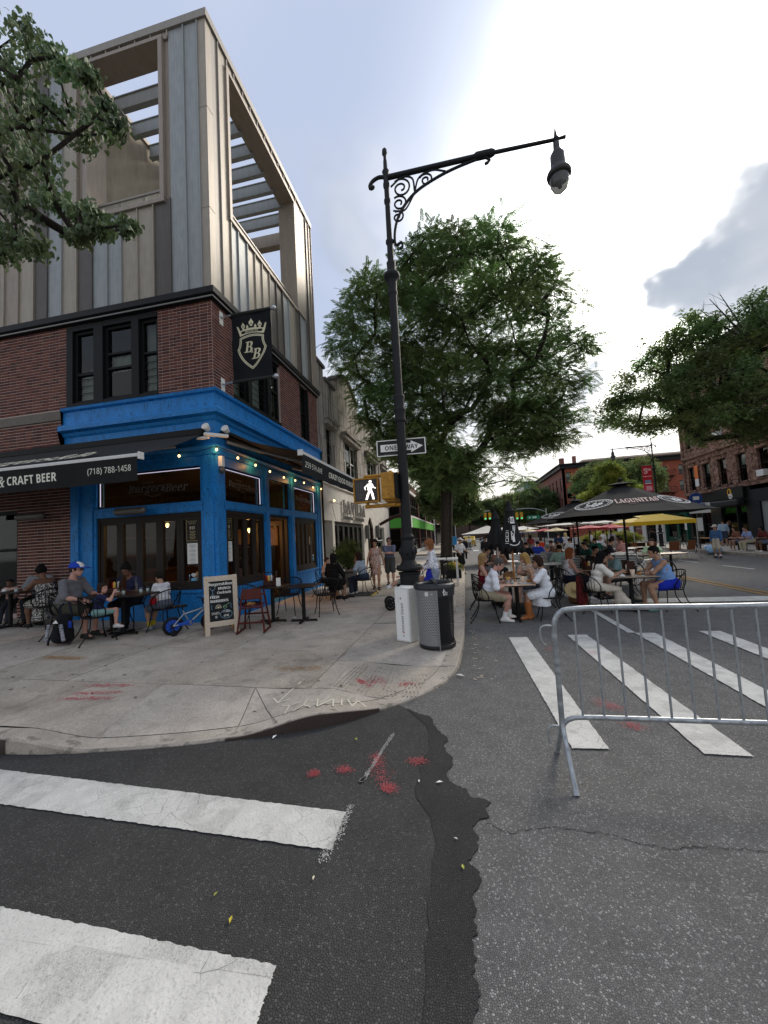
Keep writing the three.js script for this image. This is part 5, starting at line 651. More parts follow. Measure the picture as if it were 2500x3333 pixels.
// ================================================================ AWNINGS, STRING LIGHTS, BANNER ON THE RESTAURANT
{
  const fab = std({color:lin(0.028,0.029,0.03),roughness:0.95,side:THREE.DoubleSide,map:weave});
  const A = thing('side_awning','long black awning with white front bar over the tables on the left','awning');
  const sag = (x0,x1,n,w,t) => {const g = [],f = (i,j) => {const x = lerp(x0,x1,i / n),k = j / 6,y = lerp(w[0],t[0],k) - 0.05 * Math.sin(Math.PI * k) - 0.012 * Math.sin(i * 0.9) * Math.sin(Math.PI * k);return [x,y,lerp(w[1],t[1],k)];};for (let i = 0;i < n;i++) for (let j = 0;j < 6;j++) g.push(quad(f(i,j + 1),f(i + 1,j + 1),f(i + 1,j),f(i,j)));const m = mergeVertices(join(g).deleteAttribute('normal').deleteAttribute('uv'));m.computeVertexNormals();metricUV(m);return m;};
  mesh('fabric',sag(-14,-5.4,24,[4.36,-7.55],[3.52,-5.78]),fab,A);
  mesh('front_bar',[rb(8.62,0.1,0.09,0.03,-9.7,3.48,-5.75),rb(0.03,0.13,0.12,0.01,-5.37,3.48,-5.75)],M.white,A);
  const vt = ctex(2048,192,(x) => {x.fillStyle = '#1c1d1e';x.fillRect(0,0,2048,192);for (let i = 0;i < 2600;i++) {x.fillStyle = `rgba(${i % 2 ? 255 : 0},${i % 2 ? 255 : 0},${i % 2 ? 255 : 0},0.03)`;x.fillRect(rnd() * 2048,rnd() * 192,3,8);} x.fillStyle = '#e6e4d6';x.textAlign = 'right';x.font = 'bold 100px sans-serif';x.fillText('CRAZY GOOD BURGERS',478,132);x.textAlign = 'left';x.font = 'italic bold 124px serif';x.fillText('&',500,138);x.font = 'bold 100px sans-serif';x.fillText('CRAFT BEER',630,130,640);x.font = '68px sans-serif';x.fillText('(718) 788-1458',1530,108,470);});
  const val = (w,flip) => {const g = new THREE.PlaneGeometry(w,0.42,40,4),p = g.attributes.position;for (let i = 0;i < p.count;i++) p.setZ(i,0.018 * Math.sin(p.getX(i) * 7 + flip) * (0.21 - p.getY(i)) / 0.42 + 0.05 * (p.getY(i) - 0.21));g.computeVertexNormals();return g;};
  const vm = std({map:vt,roughness:0.95,side:THREE.DoubleSide});
  mesh('valance',T(val(4.1,0),-7.44,3.25,-5.69),vm,A,true);mesh('valance',T(val(4.5,2),-11.74,3.25,-5.69),fab,A);
  {const st = new THREE.MeshStandardMaterial({transparent:true,alphaTest:0.4,side:THREE.DoubleSide,roughness:0.9,map:ctex(1024,256,(x) => {x.fillStyle = '#d9d4bd';x.font = 'italic bold 210px serif';x.fillText('Burgers&Beer',-180,190);})});const g = new THREE.PlaneGeometry(2.6,0.75,8,4);g.rotateX(-Math.PI / 2 + 0.44);mesh('script_lettering',T(g,-8.1,3.72,-6.12),st,A,true);}
  const arm = paintMat(0x9da0a2,0.4,0.4);for (const x of [-6.1,-8.9,-11.6]) mesh('folding_arm',[bar([x,4.1,-7.5],[x - 0.9,3.85,-6.7],0.03),bar([x - 0.9,3.85,-6.7],[x,3.5,-5.82],0.025),sph(0.05,x - 0.9,3.85,-6.7)],arm,A);
  mesh('wall_cassette',[rb(8.6,0.16,0.16,0.03,-9.7,4.36,-7.5)],M.black,A);
  const B = thing('avenue_awning','black awning with white bar and lettering along the avenue side of the blue shopfront','awning');
  const s2 = sag(0,6.2,18,[4.4,0.06],[3.8,1.9]);s2.rotateY(Math.PI / 2);s2.translate(FX,0,-7.8);mesh('fabric',s2,fab,B);
  mesh('front_bar',[rb(0.09,0.1,6.25,0.03,-3.29,3.76,-10.93),rb(0.12,0.13,0.04,0.01,-3.29,3.76,-7.79)],M.white,B);
  const vt2 = ctex(2048,160,(x) => {x.fillStyle = '#212223';x.fillRect(0,0,2048,160);for (let i = 0;i < 2600;i++) {x.fillStyle = `rgba(${i % 2 ? 255 : 0},${i % 2 ? 255 : 0},${i % 2 ? 255 : 0},0.03)`;x.fillRect(rnd() * 2048,rnd() * 160,3,8);} x.fillStyle = '#e6e4d6';x.font = '62px sans-serif';x.fillText('259 5TH AVE',50,96);x.font = 'bold 76px sans-serif';x.fillText('CRAZY GOOD BURGERS',560,102);x.font = 'italic bold 96px serif';x.fillText('&',1470,106);x.font = 'bold 76px sans-serif';x.fillText('CRAFT BEER',1560,102);});
  {const g = val(6.2,1);g.rotateY(Math.PI / 2);mesh('valance',T(g,-3.24,3.52,-10.9),std({map:vt2,roughness:0.95,side:THREE.DoubleSide}),B,true);}
  for (const z of [-9.4,-12.9]) mesh('folding_arm',[bar([-5.1,4.2,z + 1.5],[-4.2,3.98,z + 0.3],0.045),bar([-4.2,3.98,z + 0.3],[-3.34,3.76,z - 0.4],0.035),sph(0.06,-4.2,3.98,z + 0.3)],arm,B);
  mesh('wall_cassette',[rb(0.16,0.16,6.3,0.03,-5.1,4.36,-10.9)],M.black,B);
  const Fl = thing('corner_floodlight','twin small floodlights on the corner above the blue pillar','lamp',[FX + 0.12,4.25,FZ + 0.12]);mesh('bracket',[rb(0.5,0.07,0.1,0.02,0,0,0,0,0.78),rb(0.28,0.05,0.08,0.015,-0.25,-0.06,0.1)],M.white,Fl);for (const s of [-1,1]) mesh('lamp_head',[T(lathe([[0,-0.09],[0.05,-0.08],[0.085,0.05],[0.075,0.055],[0,0.045]],14),s * 0.14,0.15,-s * 0.14,0,1.1)],M.white,Fl);
  const al = thing('alarm_box','small white alarm box with grey bell on the blue corner','alarm',[FX + 0.07,3.72,-7.72]);mesh('box',[rb(0.1,0.24,0.12,0.02)],M.white,al);mesh('bell',[sph(0.07,0.02,-0.2,0)],paintMat(0x55585a),al);
  // string lights
  let n = 0;const bulbs = [];
  for (const [x,y,z] of [[-5.08,3.98,-7.48],[-5.98,3.92,-7.45],[-5.02,3.93,-8.2],[-5.02,3.9,-9.0],[-5.02,3.86,-9.75],[-5.02,3.82,-10.6],[-5.02,3.84,-11.4],[-5.02,3.86,-12.1],[-5.02,3.8,-12.9],[-5.02,3.84,-13.7]]) {
    const b = thing('string_bulb','glowing string bulb ' + ['at the very corner of the blue shopfront','left of the corner above the folding window','first along the avenue from the corner','second along the avenue from the corner','third along the avenue, before the door','over the left jamb of the door','over the right jamb of the door','just past the door along the avenue','over the far folding window','last of the row beside the downpipe'][n],'bulb',[x,y,z],0,'bulbs of the string lights round the blue shopfront');mesh('bulb',[sph(0.027,0,-0.045,0,10,1,1.25,1)],M.bulb,b);mesh('socket',[cyl(0.018,0.02,0.05,0,-0.015,0,8)],M.black,b);bulbs.push([x,y + 0.035,z]);if (n % 3 === 0) {const l = new THREE.PointLight(0xffb05a,0.16,0,2);l.castShadow = true;l.shadow.radius = 1.5;l.position.set(0.0,-0.05,0.0);b.add(l);} n++;}
  tag(mesh('string_light_cable',[tube(bulbs.filter((b) => b[0] > -5.5),0.008,60,4),tube([bulbs[1],[-5.6,3.93,-7.46],bulbs[0]],0.008,10,4)],M.black),'black cable carrying the string of bulbs round the blue shopfront','cable');
  for (const [x,y,w] of [[-7.12,2.72,'above the folding window'],[-9.85,2.78,'on the brick wall']]) {const h = thing('wall_heater','grey bar heater ' + w + ' on the left side','heater',[x,y,FZ + 0.3]);mesh('body',[(() => {const g = new THREE.CapsuleGeometry(0.085,0.62,4,12);g.rotateZ(Math.PI / 2);return g;})()],paintMat(0x6f6d69,0.4,0.4),h);mesh('bracket',[b2(-0.03,0.03,-0.03,0.03,-0.28,0)],M.black,h);}
  // hanging banner
  const Bn = thing('hanging_banner','black banner with crowned shield hanging from two poles on the corner','banner');
  const P0 = V(-5.2,7.2,-7.95),bt = ctex(512,800,(x,w,h) => {
    x.fillStyle = '#14161a';x.fillRect(0,0,w,h);x.strokeStyle = '#d8d2b4';x.fillStyle = '#d8d2b4';x.lineJoin = 'round';
    const shield = () => {x.beginPath();x.moveTo(110,300);x.quadraticCurveTo(256,262,402,300);x.quadraticCurveTo(398,380,432,430);x.quadraticCurveTo(400,560,256,660);x.quadraticCurveTo(112,560,80,430);x.quadraticCurveTo(114,380,110,300);x.closePath();};
    x.lineWidth = 26;shield();x.stroke();x.strokeStyle = '#14161a';x.lineWidth = 5;shield();x.stroke();
    x.font = 'italic bold 170px serif';x.textAlign = 'center';x.fillText('B',200,470);x.fillText('B',300,560);x.font = 'bold 50px serif';x.fillText('&',250,480);
    x.beginPath();x.moveTo(60,150);x.lineTo(100,272);x.quadraticCurveTo(256,232,412,272);x.lineTo(452,150);x.lineTo(430,152);x.lineTo(405,205);x.quadraticCurveTo(256,172,107,205);x.lineTo(82,152);x.closePath();x.fill();
    for (const [a,b,r] of [[150,160,26],[205,175,16],[256,130,30],[307,175,16],[362,160,26]]) {x.beginPath();x.arc(a,b,r,0,7);x.fill();x.beginPath();x.moveTo(a - r,b + 5);x.lineTo(a,b - r * 1.8);x.lineTo(a + r,b + 5);x.fill();x.fillRect(a - r * 0.5,b,r,40);}
    x.fillStyle = '#14161a';for (const [a,b] of [[150,160],[256,138],[362,160]]) {x.beginPath();x.arc(a - 8,b + 4,6,0,7);x.arc(a + 8,b + 4,6,0,7);x.fill();}
    x.fillRect(120,214,272,30);x.fillStyle = '#d8d2b4';x.font = 'bold 30px serif';x.fillText('BROOKLYN',256,240);});
  const g = new THREE.PlaneGeometry(0.92,1.5,12,16),p = g.attributes.position;for (let i = 0;i < p.count;i++) p.setZ(i,0.012 * Math.sin(p.getX(i) * 9 + p.getY(i) * 5) + 0.008 * Math.sin(p.getY(i) * 14));g.computeVertexNormals();T(g,0.72,-0.75,0);
  mesh('cloth',g,std({map:bt,roughness:0.9,side:THREE.DoubleSide}),Bn,true);
  for (const y of [0,-1.5]) {mesh('pole',[bar([0,y,0],[1.22,y,0],0.022)],M.alu,Bn);mesh('sleeve',[bar([0.26,y,0],[1.18,y,0],0.035)],std({color:lin(0.03,0.032,0.03),roughness:0.9}),Bn);mesh('finial',[sph(0.055,1.25,y,0)],M.alu,Bn);mesh('wall_plate',[rb(0.03,0.3,0.14,0.01,0,y - 0.03,0),cyl(0.05,0.03,0.05,0.03,y - 0.02,0,10)],M.white,Bn);}
  Bn.scale.setScalar(1.07);Bn.position.copy(P0);Bn.rotation.y = 0.0;
}
// ================================================================ LAMP POST, ITS SIGN AND PEDESTRIAN SIGNALS
function lampPost(name,label,pos,s,turn) {
  const L = thing(name,label,'street lamp',pos,turn);L.scale.setScalar(s);const ci = M.castIron;
  mesh('base',[lathe([[0,0],[0.25,0],[0.25,0.06],[0.21,0.1],[0.17,0.14],[0.165,0.2],[0.168,1.0],[0.19,1.03],[0.19,1.06]],8),(() => {const g = new THREE.TorusGeometry(0.185,0.045,8,40);g.rotateX(Math.PI / 2);g.translate(0,1.13,0);return g;})(),...Array.from({length:22},(_,k) => {const a = k / 22 * 6.283;return bar([Math.cos(a) * 0.2,1.1,Math.sin(a) * 0.2],[Math.cos(a + 0.16) * 0.2,1.17,Math.sin(a + 0.16) * 0.2],0.02,0.02,5);}),lathe([[0.17,1.15],[0.15,1.2],[0.115,1.25],[0.115,1.28],[0.135,1.33],[0.14,1.4],[0.125,1.5],[0.105,1.6],[0.105,1.63],[0.125,1.65],[0.125,1.68],[0.1,1.7],[0.095,1.74]],20),...Array.from({length:8},(_,k) => {const a = k / 8 * 6.283;return sph(0.035,Math.cos(a) * 0.13,1.42,Math.sin(a) * 0.13,8,1,2,1);})],ci,L);
  const flute = [];{const N = 48,pr = [[1.72,1],[3.72,0.93]];const g = new THREE.CylinderGeometry(0.082,0.092,2.02,N,1,true),p = g.attributes.position;for (let i = 0;i < p.count;i++) {const a = Math.atan2(p.getZ(i),p.getX(i)),k = 1 - 0.07 * (0.5 + 0.5 * Math.cos(a * 16));p.setX(i,p.getX(i) * k);p.setZ(i,p.getZ(i) * k);} g.computeVertexNormals();g.translate(0,2.73,0);flute.push(g);}
  mesh('shaft',[...flute,lathe([[0.085,3.72],[0.1,3.74],[0.1,3.78],[0.092,3.8],[0.096,3.9],[0.11,3.94],[0.11,3.97],[0.09,4.0],[0.096,4.1],[0.09,4.14],[0.1,4.18],[0.1,4.21],[0.075,4.24],[0.073,6.1],[0.09,6.12],[0.09,6.16],[0.078,6.2],[0.085,6.35],[0.1,6.4],[0.14,6.44],[0.15,6.48],[0.14,6.52],[0.1,6.54],[0.08,6.58],[0.082,6.7],[0.085,6.74],[0.06,6.76],[0.055,7.1],[0.075,7.12],[0.075,7.17],[0.052,7.2],[0.047,7.9],[0.062,7.92],[0.062,7.98],[0.047,8.0],[0.047,8.2],[0.062,8.24],[0.062,8.3],[0.05,8.34],[0.055,8.5],[0.07,8.54],[0.04,8.6],[0.035,8.75],[0.028,8.8],[0.028,8.86],[0.05,8.9],[0.045,8.98],[0,9.04]],18)],ci,L);
  mesh('arm',[bar([-0.02,8.42,0],[1.9,8.42,0],0.05,0.045,10),bar([1.88,8.42,0],[2.98,8.39,0],0.034,0.03,10),lathe([[0.05,0],[0.07,0.04],[0.07,0.3],[0.045,0.36]],12).rotateZ(-Math.PI / 2).translate(1.62,8.42,0),tube([[0,8.43,0],[-0.14,8.46,0],[-0.27,8.4,0],[-0.32,8.3,0],[-0.27,8.27,0],[-0.25,8.31,0]],0.035,16,7),sph(0.05,0.62,8.42,0),sph(0.055,3.0,8.39,0),bar([3.0,8.4,0],[3.0,8.6,0],0.035,0.008),bar([3.0,8.39,0],[3.16,8.4,0],0.02,0.03)],ci,L);
  const sp = (cx,cy,r,a0,turns,dir) => {const q = [];for (let k = 0;k <= 26;k++) {const t = k / 26,a = a0 + dir * t * turns * 6.283,rr = r * (1 - 0.78 * t);q.push([cx + Math.cos(a) * rr,cy + Math.sin(a) * rr,0]);} return tube(q,0.018,36,5);};
  mesh('scroll_bracket',[tube([[0.19,6.98,0],[0.24,7.02,0],[0.21,7.1,0],[0.12,7.05,0],[0.1,7.25,0],[0.2,7.62,0],[0.5,7.98,0],[0.95,8.2,0],[1.45,8.33,0],[1.82,8.36,0],[1.88,8.28,0],[1.8,8.24,0]],0.026,60,6),sp(0.27,8.15,0.19,2.2,1.6,-1),sp(0.22,7.86,0.15,2.2,1.5,-1),sp(0.18,7.6,0.12,2.0,1.4,-1),sp(0.74,8.2,0.13,2.6,1.5,-1),tube([[0.08,8.22,0],[0.3,8.36,0],[0.48,8.3,0],[0.52,8.02,0]],0.018,16,5),tube([[0.52,8.02,0],[0.62,8.28,0],[0.86,8.36,0],[1.1,8.28,0]],0.018,16,5),tube([[0.1,7.74,0],[0.3,7.7,0],[0.5,7.96,0]],0.016,12,5)],ci,L);
  mesh('lamp_housing',[lathe([[0,8.34],[0.05,8.33],[0.055,8.2],[0.09,8.14],[0.115,8.1],[0.12,7.9],[0.14,7.84],[0.185,7.78],[0.2,7.74],[0.19,7.69],[0.15,7.69]],24,3.0,0,0)],M.galvDark,L);
  mesh('globe',[lathe([[0.15,7.7],[0.16,7.66],[0.15,7.56],[0.11,7.47],[0.05,7.42],[0,7.41]],24,3.0,0,0)],M.globe,L);mesh('lamp_reflector',[lathe([[0.13,7.7],[0.06,7.6],[0.03,7.5],[0,7.49]],14,3.0,0,0)],M.alu,L);
  return L;
}
M.galvDark = std({color:lin(0.05,0.05,0.05),roughness:0.5,metalness:0.3});M.globe = new THREE.MeshPhysicalMaterial({color:0x8f908e,roughness:0.15,transmission:0.75,thickness:0,ior:1.4});
const LP = [-0.95,0.15,-6.83];
lampPost('street_lamp','tall black cast iron street lamp with scrolled bracket arm on the corner',LP,1,0);
{
  const S = thing('one_way_sign','black and white one way arrow sign fixed behind the corner lamp post','sign',[-0.985,3.46,-6.97],0.06);
  const t = ctex(1024,344,(x,w,h) => {x.fillStyle = '#ecece8';x.fillRect(0,0,w,h);x.fillStyle = '#0c0d0e';x.fillRect(18,18,w - 36,h - 36);x.fillStyle = '#ecece8';x.beginPath();x.moveTo(80,95);x.lineTo(720,95);x.lineTo(720,45);x.lineTo(970,172);x.lineTo(720,299);x.lineTo(720,249);x.lineTo(80,249);x.closePath();x.fill();x.fillStyle = '#17181a';x.font = 'bold 128px sans-serif';x.fillText('ONE',165,218);x.fillText('WAY',590,218);x.fillStyle = '#8a8a88';x.fillRect(60,308,30,6);x.fillRect(150,308,250,6);});
  mesh('plate',[rb(0.9,0.3,0.006,0.003)],M.alu,S);mesh('face',new THREE.PlaneGeometry(0.895,0.297).translate(0,0,0.006),std({map:t,roughness:0.4}),S,true);mesh('clamp',[rb(0.1,0.04,0.1,0.01,0.035,0.08,0.04),rb(0.1,0.04,0.1,0.01,0.035,-0.08,0.04)],M.alu,S);
  const Y = std({color:lin(0.55,0.27,0.03),roughness:0.5,map:dtex(256,256,(x,y) => 0.72 + 0.28 * fbm(x / 16,y / 32,221,4,16) - 0.3 * sst(0.7,0.76,fbm(x / 8,y / 8,225,3,32)),true,0.6)});
  const P = thing('pedestrian_signal','yellow pedestrian signal showing a white walking figure beside the lamp post','signal',[-1.63,2.69,-6.76]);
  mesh('case',[rb(0.46,0.44,0.17,0.03,0,0,-0.08)],Y,P);mesh('rim',[b2(-0.23,0.23,0.2,0.22,0,0.03),b2(-0.23,0.23,-0.22,-0.2,0,0.03),b2(-0.23,-0.21,-0.2,0.2,0,0.03),b2(0.21,0.23,-0.2,0.2,0,0.03)],Y,P);mesh('screen',[b2(-0.2,0.2,-0.19,0.19,0.006,0.012)],std({color:lin(0.03,0.03,0.032),roughness:0.25}),P);
  const dots = [],hand = [];const D = (x,y,m = dots,r = 0.0105) => m.push(sph(r,x,y,0.014,6,1,1,0.5));
  const line = (a,b,n) => {for (let k = 0;k <= n;k++) D(lerp(a[0],b[0],k / n),lerp(a[1],b[1],k / n));};
  for (let k = 0;k < 6;k++) D(0.085 + 0.018 * Math.cos(k),0.15 + 0.018 * Math.sin(k));for (let r = 0;r < 6;r++) for (let c = 0;c < 4;c++) D(0.045 + c * 0.02 - r * 0.001,0.105 - r * 0.02);
  line([0.035,0.1],[-0.02,0.05],4);line([-0.02,0.05],[-0.01,0.015],2);line([0.12,0.1],[0.135,0.05],3);line([0.135,0.05],[0.17,0.03],2);for (const o of [0,0.02]) {line([0.05 + o,-0.02],[0.02 + o,-0.09],4);line([0.02 + o,-0.09],[-0.005 + o,-0.16],4);line([0.085 + o,-0.02],[0.105 + o,-0.08],4);line([0.105 + o,-0.08],[0.12 + o,-0.16],4);}
  for (let c = 0;c < 4;c++) for (let r = 0;r < 9;r++) hand.push(sph(0.008,-0.17 + c * 0.034,0.14 - r * 0.02,0.013,5,1,1,0.4));for (let c = 0;c < 6;c++) for (let r = 0;r < 5;r++) hand.push(sph(0.008,-0.17 + c * 0.022,-0.05 - r * 0.022,0.013,5,1,1,0.4));
  M.walk = std({color:0xffffff,emissive:lin(1,0.92,0.78),emissiveIntensity:1.1});mesh('walking_figure_light',dots,M.walk,P);mesh('hand_figure',hand,std({color:lin(0.12,0.11,0.1),roughness:0.4}),P);
  const pl = new THREE.RectAreaLight(0xfff2dc,0.25,0.2,0.35);pl.position.set(0.07,0,0.03);pl.lookAt(0.07,0,5);P.add(pl);
  mesh('mounting_pipe',[bar([-0.05,0.26,-0.08],[0.68,0.26,-0.06],0.03),bar([-0.05,-0.29,-0.08],[0.7,-0.29,-0.06],0.032),bar([-0.0,0.2,-0.08],[0,0.27,-0.08],0.022),bar([0.0,-0.3,-0.08],[0,-0.2,-0.08],0.03),sph(0.045,0.68,0.26,-0.06),sph(0.045,0.69,-0.29,-0.06),rb(0.12,0.06,0.12,0.02,0.42,0.27,-0.08),rb(0.2,0.06,0.14,0.02,0.42,-0.28,-0.08)],Y,P);
  const Q = thing('yellow_signal_box','yellow signal head turned sideways between the walking figure and the lamp post','signal',[-1.19,2.73,-6.84],-0.12);mesh('case',[rb(0.24,0.48,0.44,0.03)],Y,Q);mesh('visor',[rb(0.05,0.44,0.4,0.01,0.145,0,0)],M.black,Q);mesh('cap',[sph(0.05,0,0.25,0,10),rb(0.18,0.05,0.3,0.02,0,-0.25,0)],Y,Q);
  mesh('hinge',[b2(0.085,0.1,-0.2,0.2,0.22,0.235)],Y,Q);
}
// ================================================================ LITTER BIN, FOAM BOX, CROWD BARRIER
{
  const B = thing('litter_bin','round steel litter bin, half grey and half black, at the kerb','litter bin',[-0.475,0.15,-6.1],-0.05);
  const holes = (bg) => {const t = ctex(512,512,(x) => {x.fillStyle = bg;x.fillRect(0,0,512,512);x.globalCompositeOperation = 'destination-out';for (let r = 0;r < 16;r++) for (let c = 0;c < 16;c++) {x.save();x.translate(c * 32 + (r % 2) * 16,r * 32 + 16);x.rotate(0.6);x.beginPath();x.ellipse(0,0,12,6.5,0,0,7);x.fill();x.restore();}});t.repeat.set(1.5,1.5);return t;};
  const grey = std({color:lin(0.33,0.335,0.345),roughness:0.4,metalness:0.5,map:grain}),gh = std({color:lin(0.35,0.355,0.365),roughness:0.4,metalness:0.5,map:holes('#ffffff'),transparent:true,alphaTest:0.5,side:THREE.DoubleSide}),bh = std({color:lin(0.02,0.02,0.022),roughness:0.35,metalness:0.3,map:holes('#ffffff'),transparent:true,alphaTest:0.5,side:THREE.DoubleSide}),blk = std({color:lin(0.02,0.02,0.022),roughness:0.35,metalness:0.3}),dg = paintMat(0x3c3e42,0.4,0.3);
  const half = (r0,r1,y0,y1,a0,a1) => {const g = new THREE.CylinderGeometry(r1,r0,y1 - y0,30,1,true,a0,a1 - a0);g.translate(0,(y0 + y1) / 2,0);return g;};
  const SP = 0.22;// the seam faces the camera a little right of the middle
  mesh('grey_panel',[half(0.27,0.275,0.06,0.16,SP,SP + 0.02),half(0.272,0.278,0.0,0.2,-Math.PI + SP,SP),half(0.297,0.303,0.75,0.86,-Math.PI + SP,SP),b2(0,0.012,0.0,0.86,0.255,0.31).rotateY(SP)],grey,B);
  mesh('perforated_grey_panel',half(0.278,0.297,0.2,0.75,-Math.PI + SP,SP),gh,B,true);
  mesh('perforated_black_panel',half(0.255,0.285,0.1,0.8,SP,Math.PI + SP),bh,B,true);
  mesh('black_base',[half(0.262,0.262,0.0,0.1,SP,Math.PI + SP),lathe([[0,0.02],[0.25,0.02],[0.25,0.03]],30),lathe([[0.275,0],[0.28,0.05],[0.26,0.06]],30)],blk,B);
  mesh('inner_liner',[half(0.2,0.22,0.05,0.84,0,6.283),lathe([[0,0.4],[0.2,0.4]],20)],std({color:lin(0.012,0.012,0.012),roughness:0.9,side:THREE.DoubleSide}),B);
  mesh('lid',[half(0.3,0.312,0.76,0.9,SP,Math.PI + SP),lathe([[0.318,0.88],[0.32,0.92],[0.29,0.955],[0.24,0.94],[0.22,0.9],[0.24,0.88]],36),half(0.305,0.31,0.86,0.9,-Math.PI + SP,SP),bx(0.05,0.1,0.6,0,0.93,0,0,SP)],dg,B);
  const ic = new THREE.MeshStandardMaterial({transparent:true,alphaTest:0.4,map:ctex(128,128,(x) => {x.strokeStyle = x.fillStyle = '#e6e6e2';x.lineWidth = 11;x.lineCap = 'round';x.beginPath();x.arc(48,26,11,0,7);x.fill();for (const l of [[[46,44],[46,78]],[[46,78],[36,112]],[[46,78],[58,112]],[[46,48],[72,58]],[[46,48],[26,66]]]) {x.beginPath();x.moveTo(...l[0]);x.lineTo(...l[1]);x.stroke();} x.lineWidth = 7;x.strokeRect(78,70,28,40);})});
  {const g = new THREE.CylinderGeometry(0.318,0.315,0.11,6,1,true,SP + 0.22,0.36);g.translate(0,0.83,0);mesh('litter_symbol',g,ic,B,true);}
  mesh('sticker',[half(0.301,0.302,0.78,0.84,SP - 0.6,SP - 0.42),half(0.304,0.305,0.8,0.815,SP - 0.28,SP - 0.2)],M.white,B);
  const F = thing('foam_box','white polystyrene fish box standing on end beside the litter bin','box',[-0.975,0.15,-6.36],-0.52);
  const ft = ctex(256,768,(x,w,h) => {x.fillStyle = '#e9e9e6';x.fillRect(0,0,w,h);for (let i = 0;i < 5000;i++) {x.fillStyle = `rgba(90,90,90,${0.05})`;x.fillRect(rnd() * w,rnd() * h,2,2);} x.save();x.translate(112,260);x.rotate(Math.PI / 2);x.fillStyle = '#5f6367';x.font = 'italic bold 62px sans-serif';x.fillText('GRIEG SEAFOOD',-60,0,460);x.font = '11px sans-serif';x.fillText('roots in the fjord',60,26);x.restore();x.fillStyle = '#8d8f91';x.fillRect(96,120,26,34);x.fillRect(60,110,4,90);x.fillRect(130,360,3,130);x.fillStyle = '#c04a32';x.beginPath();x.moveTo(140,640);x.lineTo(154,655);x.lineTo(140,670);x.lineTo(126,655);x.fill();x.fillStyle = '#8d8f91';x.fillRect(126,690,26,20);});
  const foam = std({color:0xe9e9e6,roughness:0.9,map:grain});mesh('box',[rb(0.3,0.86,0.2,0.02,0,0.43,0),rb(0.312,0.87,0.05,0.012,0,0.435,-0.09)],foam,F);mesh('printed_side',new THREE.PlaneGeometry(0.25,0.8).translate(0,0.43,0.1025),std({map:ft,roughness:0.9}),F,true);
  const C = thing('crowd_barrier','galvanised steel crowd barrier standing across the crossing in the foreground','barrier',[0.64,0,-3.22],-0.0);
  const W = 2.4;mesh('frame_tube',[tube([[0.0,0.34,0],[0,0.7,0],[0.0,1.05,0],[0.015,1.13,0],[0.06,1.18,0],[0.14,1.195,0],[1.2,1.195,0],[W - 0.14,1.195,0],[W - 0.06,1.18,0],[W - 0.015,1.13,0],[W,1.05,0],[W,0.7,0],[W,0.34,0]],0.0205,110,12),tube([[0,0.33,0],[0.03,0.37,0],[0.09,0.395,0],[0.2,0.4,0],[W / 2,0.4,0],[W - 0.2,0.4,0],[W - 0.09,0.395,0],[W - 0.03,0.37,0],[W,0.33,0]],0.0185,70,10)],M.galv,C);
  for (let k = 0;k < 15;k++) mesh('upright',[bar([0.15 + k * 0.148,0.405,0],[0.15 + k * 0.148,1.185,0],0.0085,0.0085,8)],M.galv,C);
  for (const x of [0,W]) for (const s of [-1,1]) mesh('foot',[tube([[x,0.42,0],[x,0.34,0.01 * s],[x,0.25,0.07 * s],[x,0.02,0.26 * s]],0.0185,20,10),bar([x,0.03,0.25 * s],[x,0.0,0.272 * s],0.021,0.021)],M.galv,C);
  mesh('hook',[tube([[-0.015,1.07,0],[-0.08,1.07,0],[-0.1,1.05,0],[-0.1,0.97,0],[-0.085,0.94,0],[-0.07,0.925,0]],0.008,24,6),tube([[-0.01,0.33,0],[-0.08,0.33,0],[-0.098,0.31,0],[-0.1,0.2,0]],0.008,20,6)],M.galv,C);
}
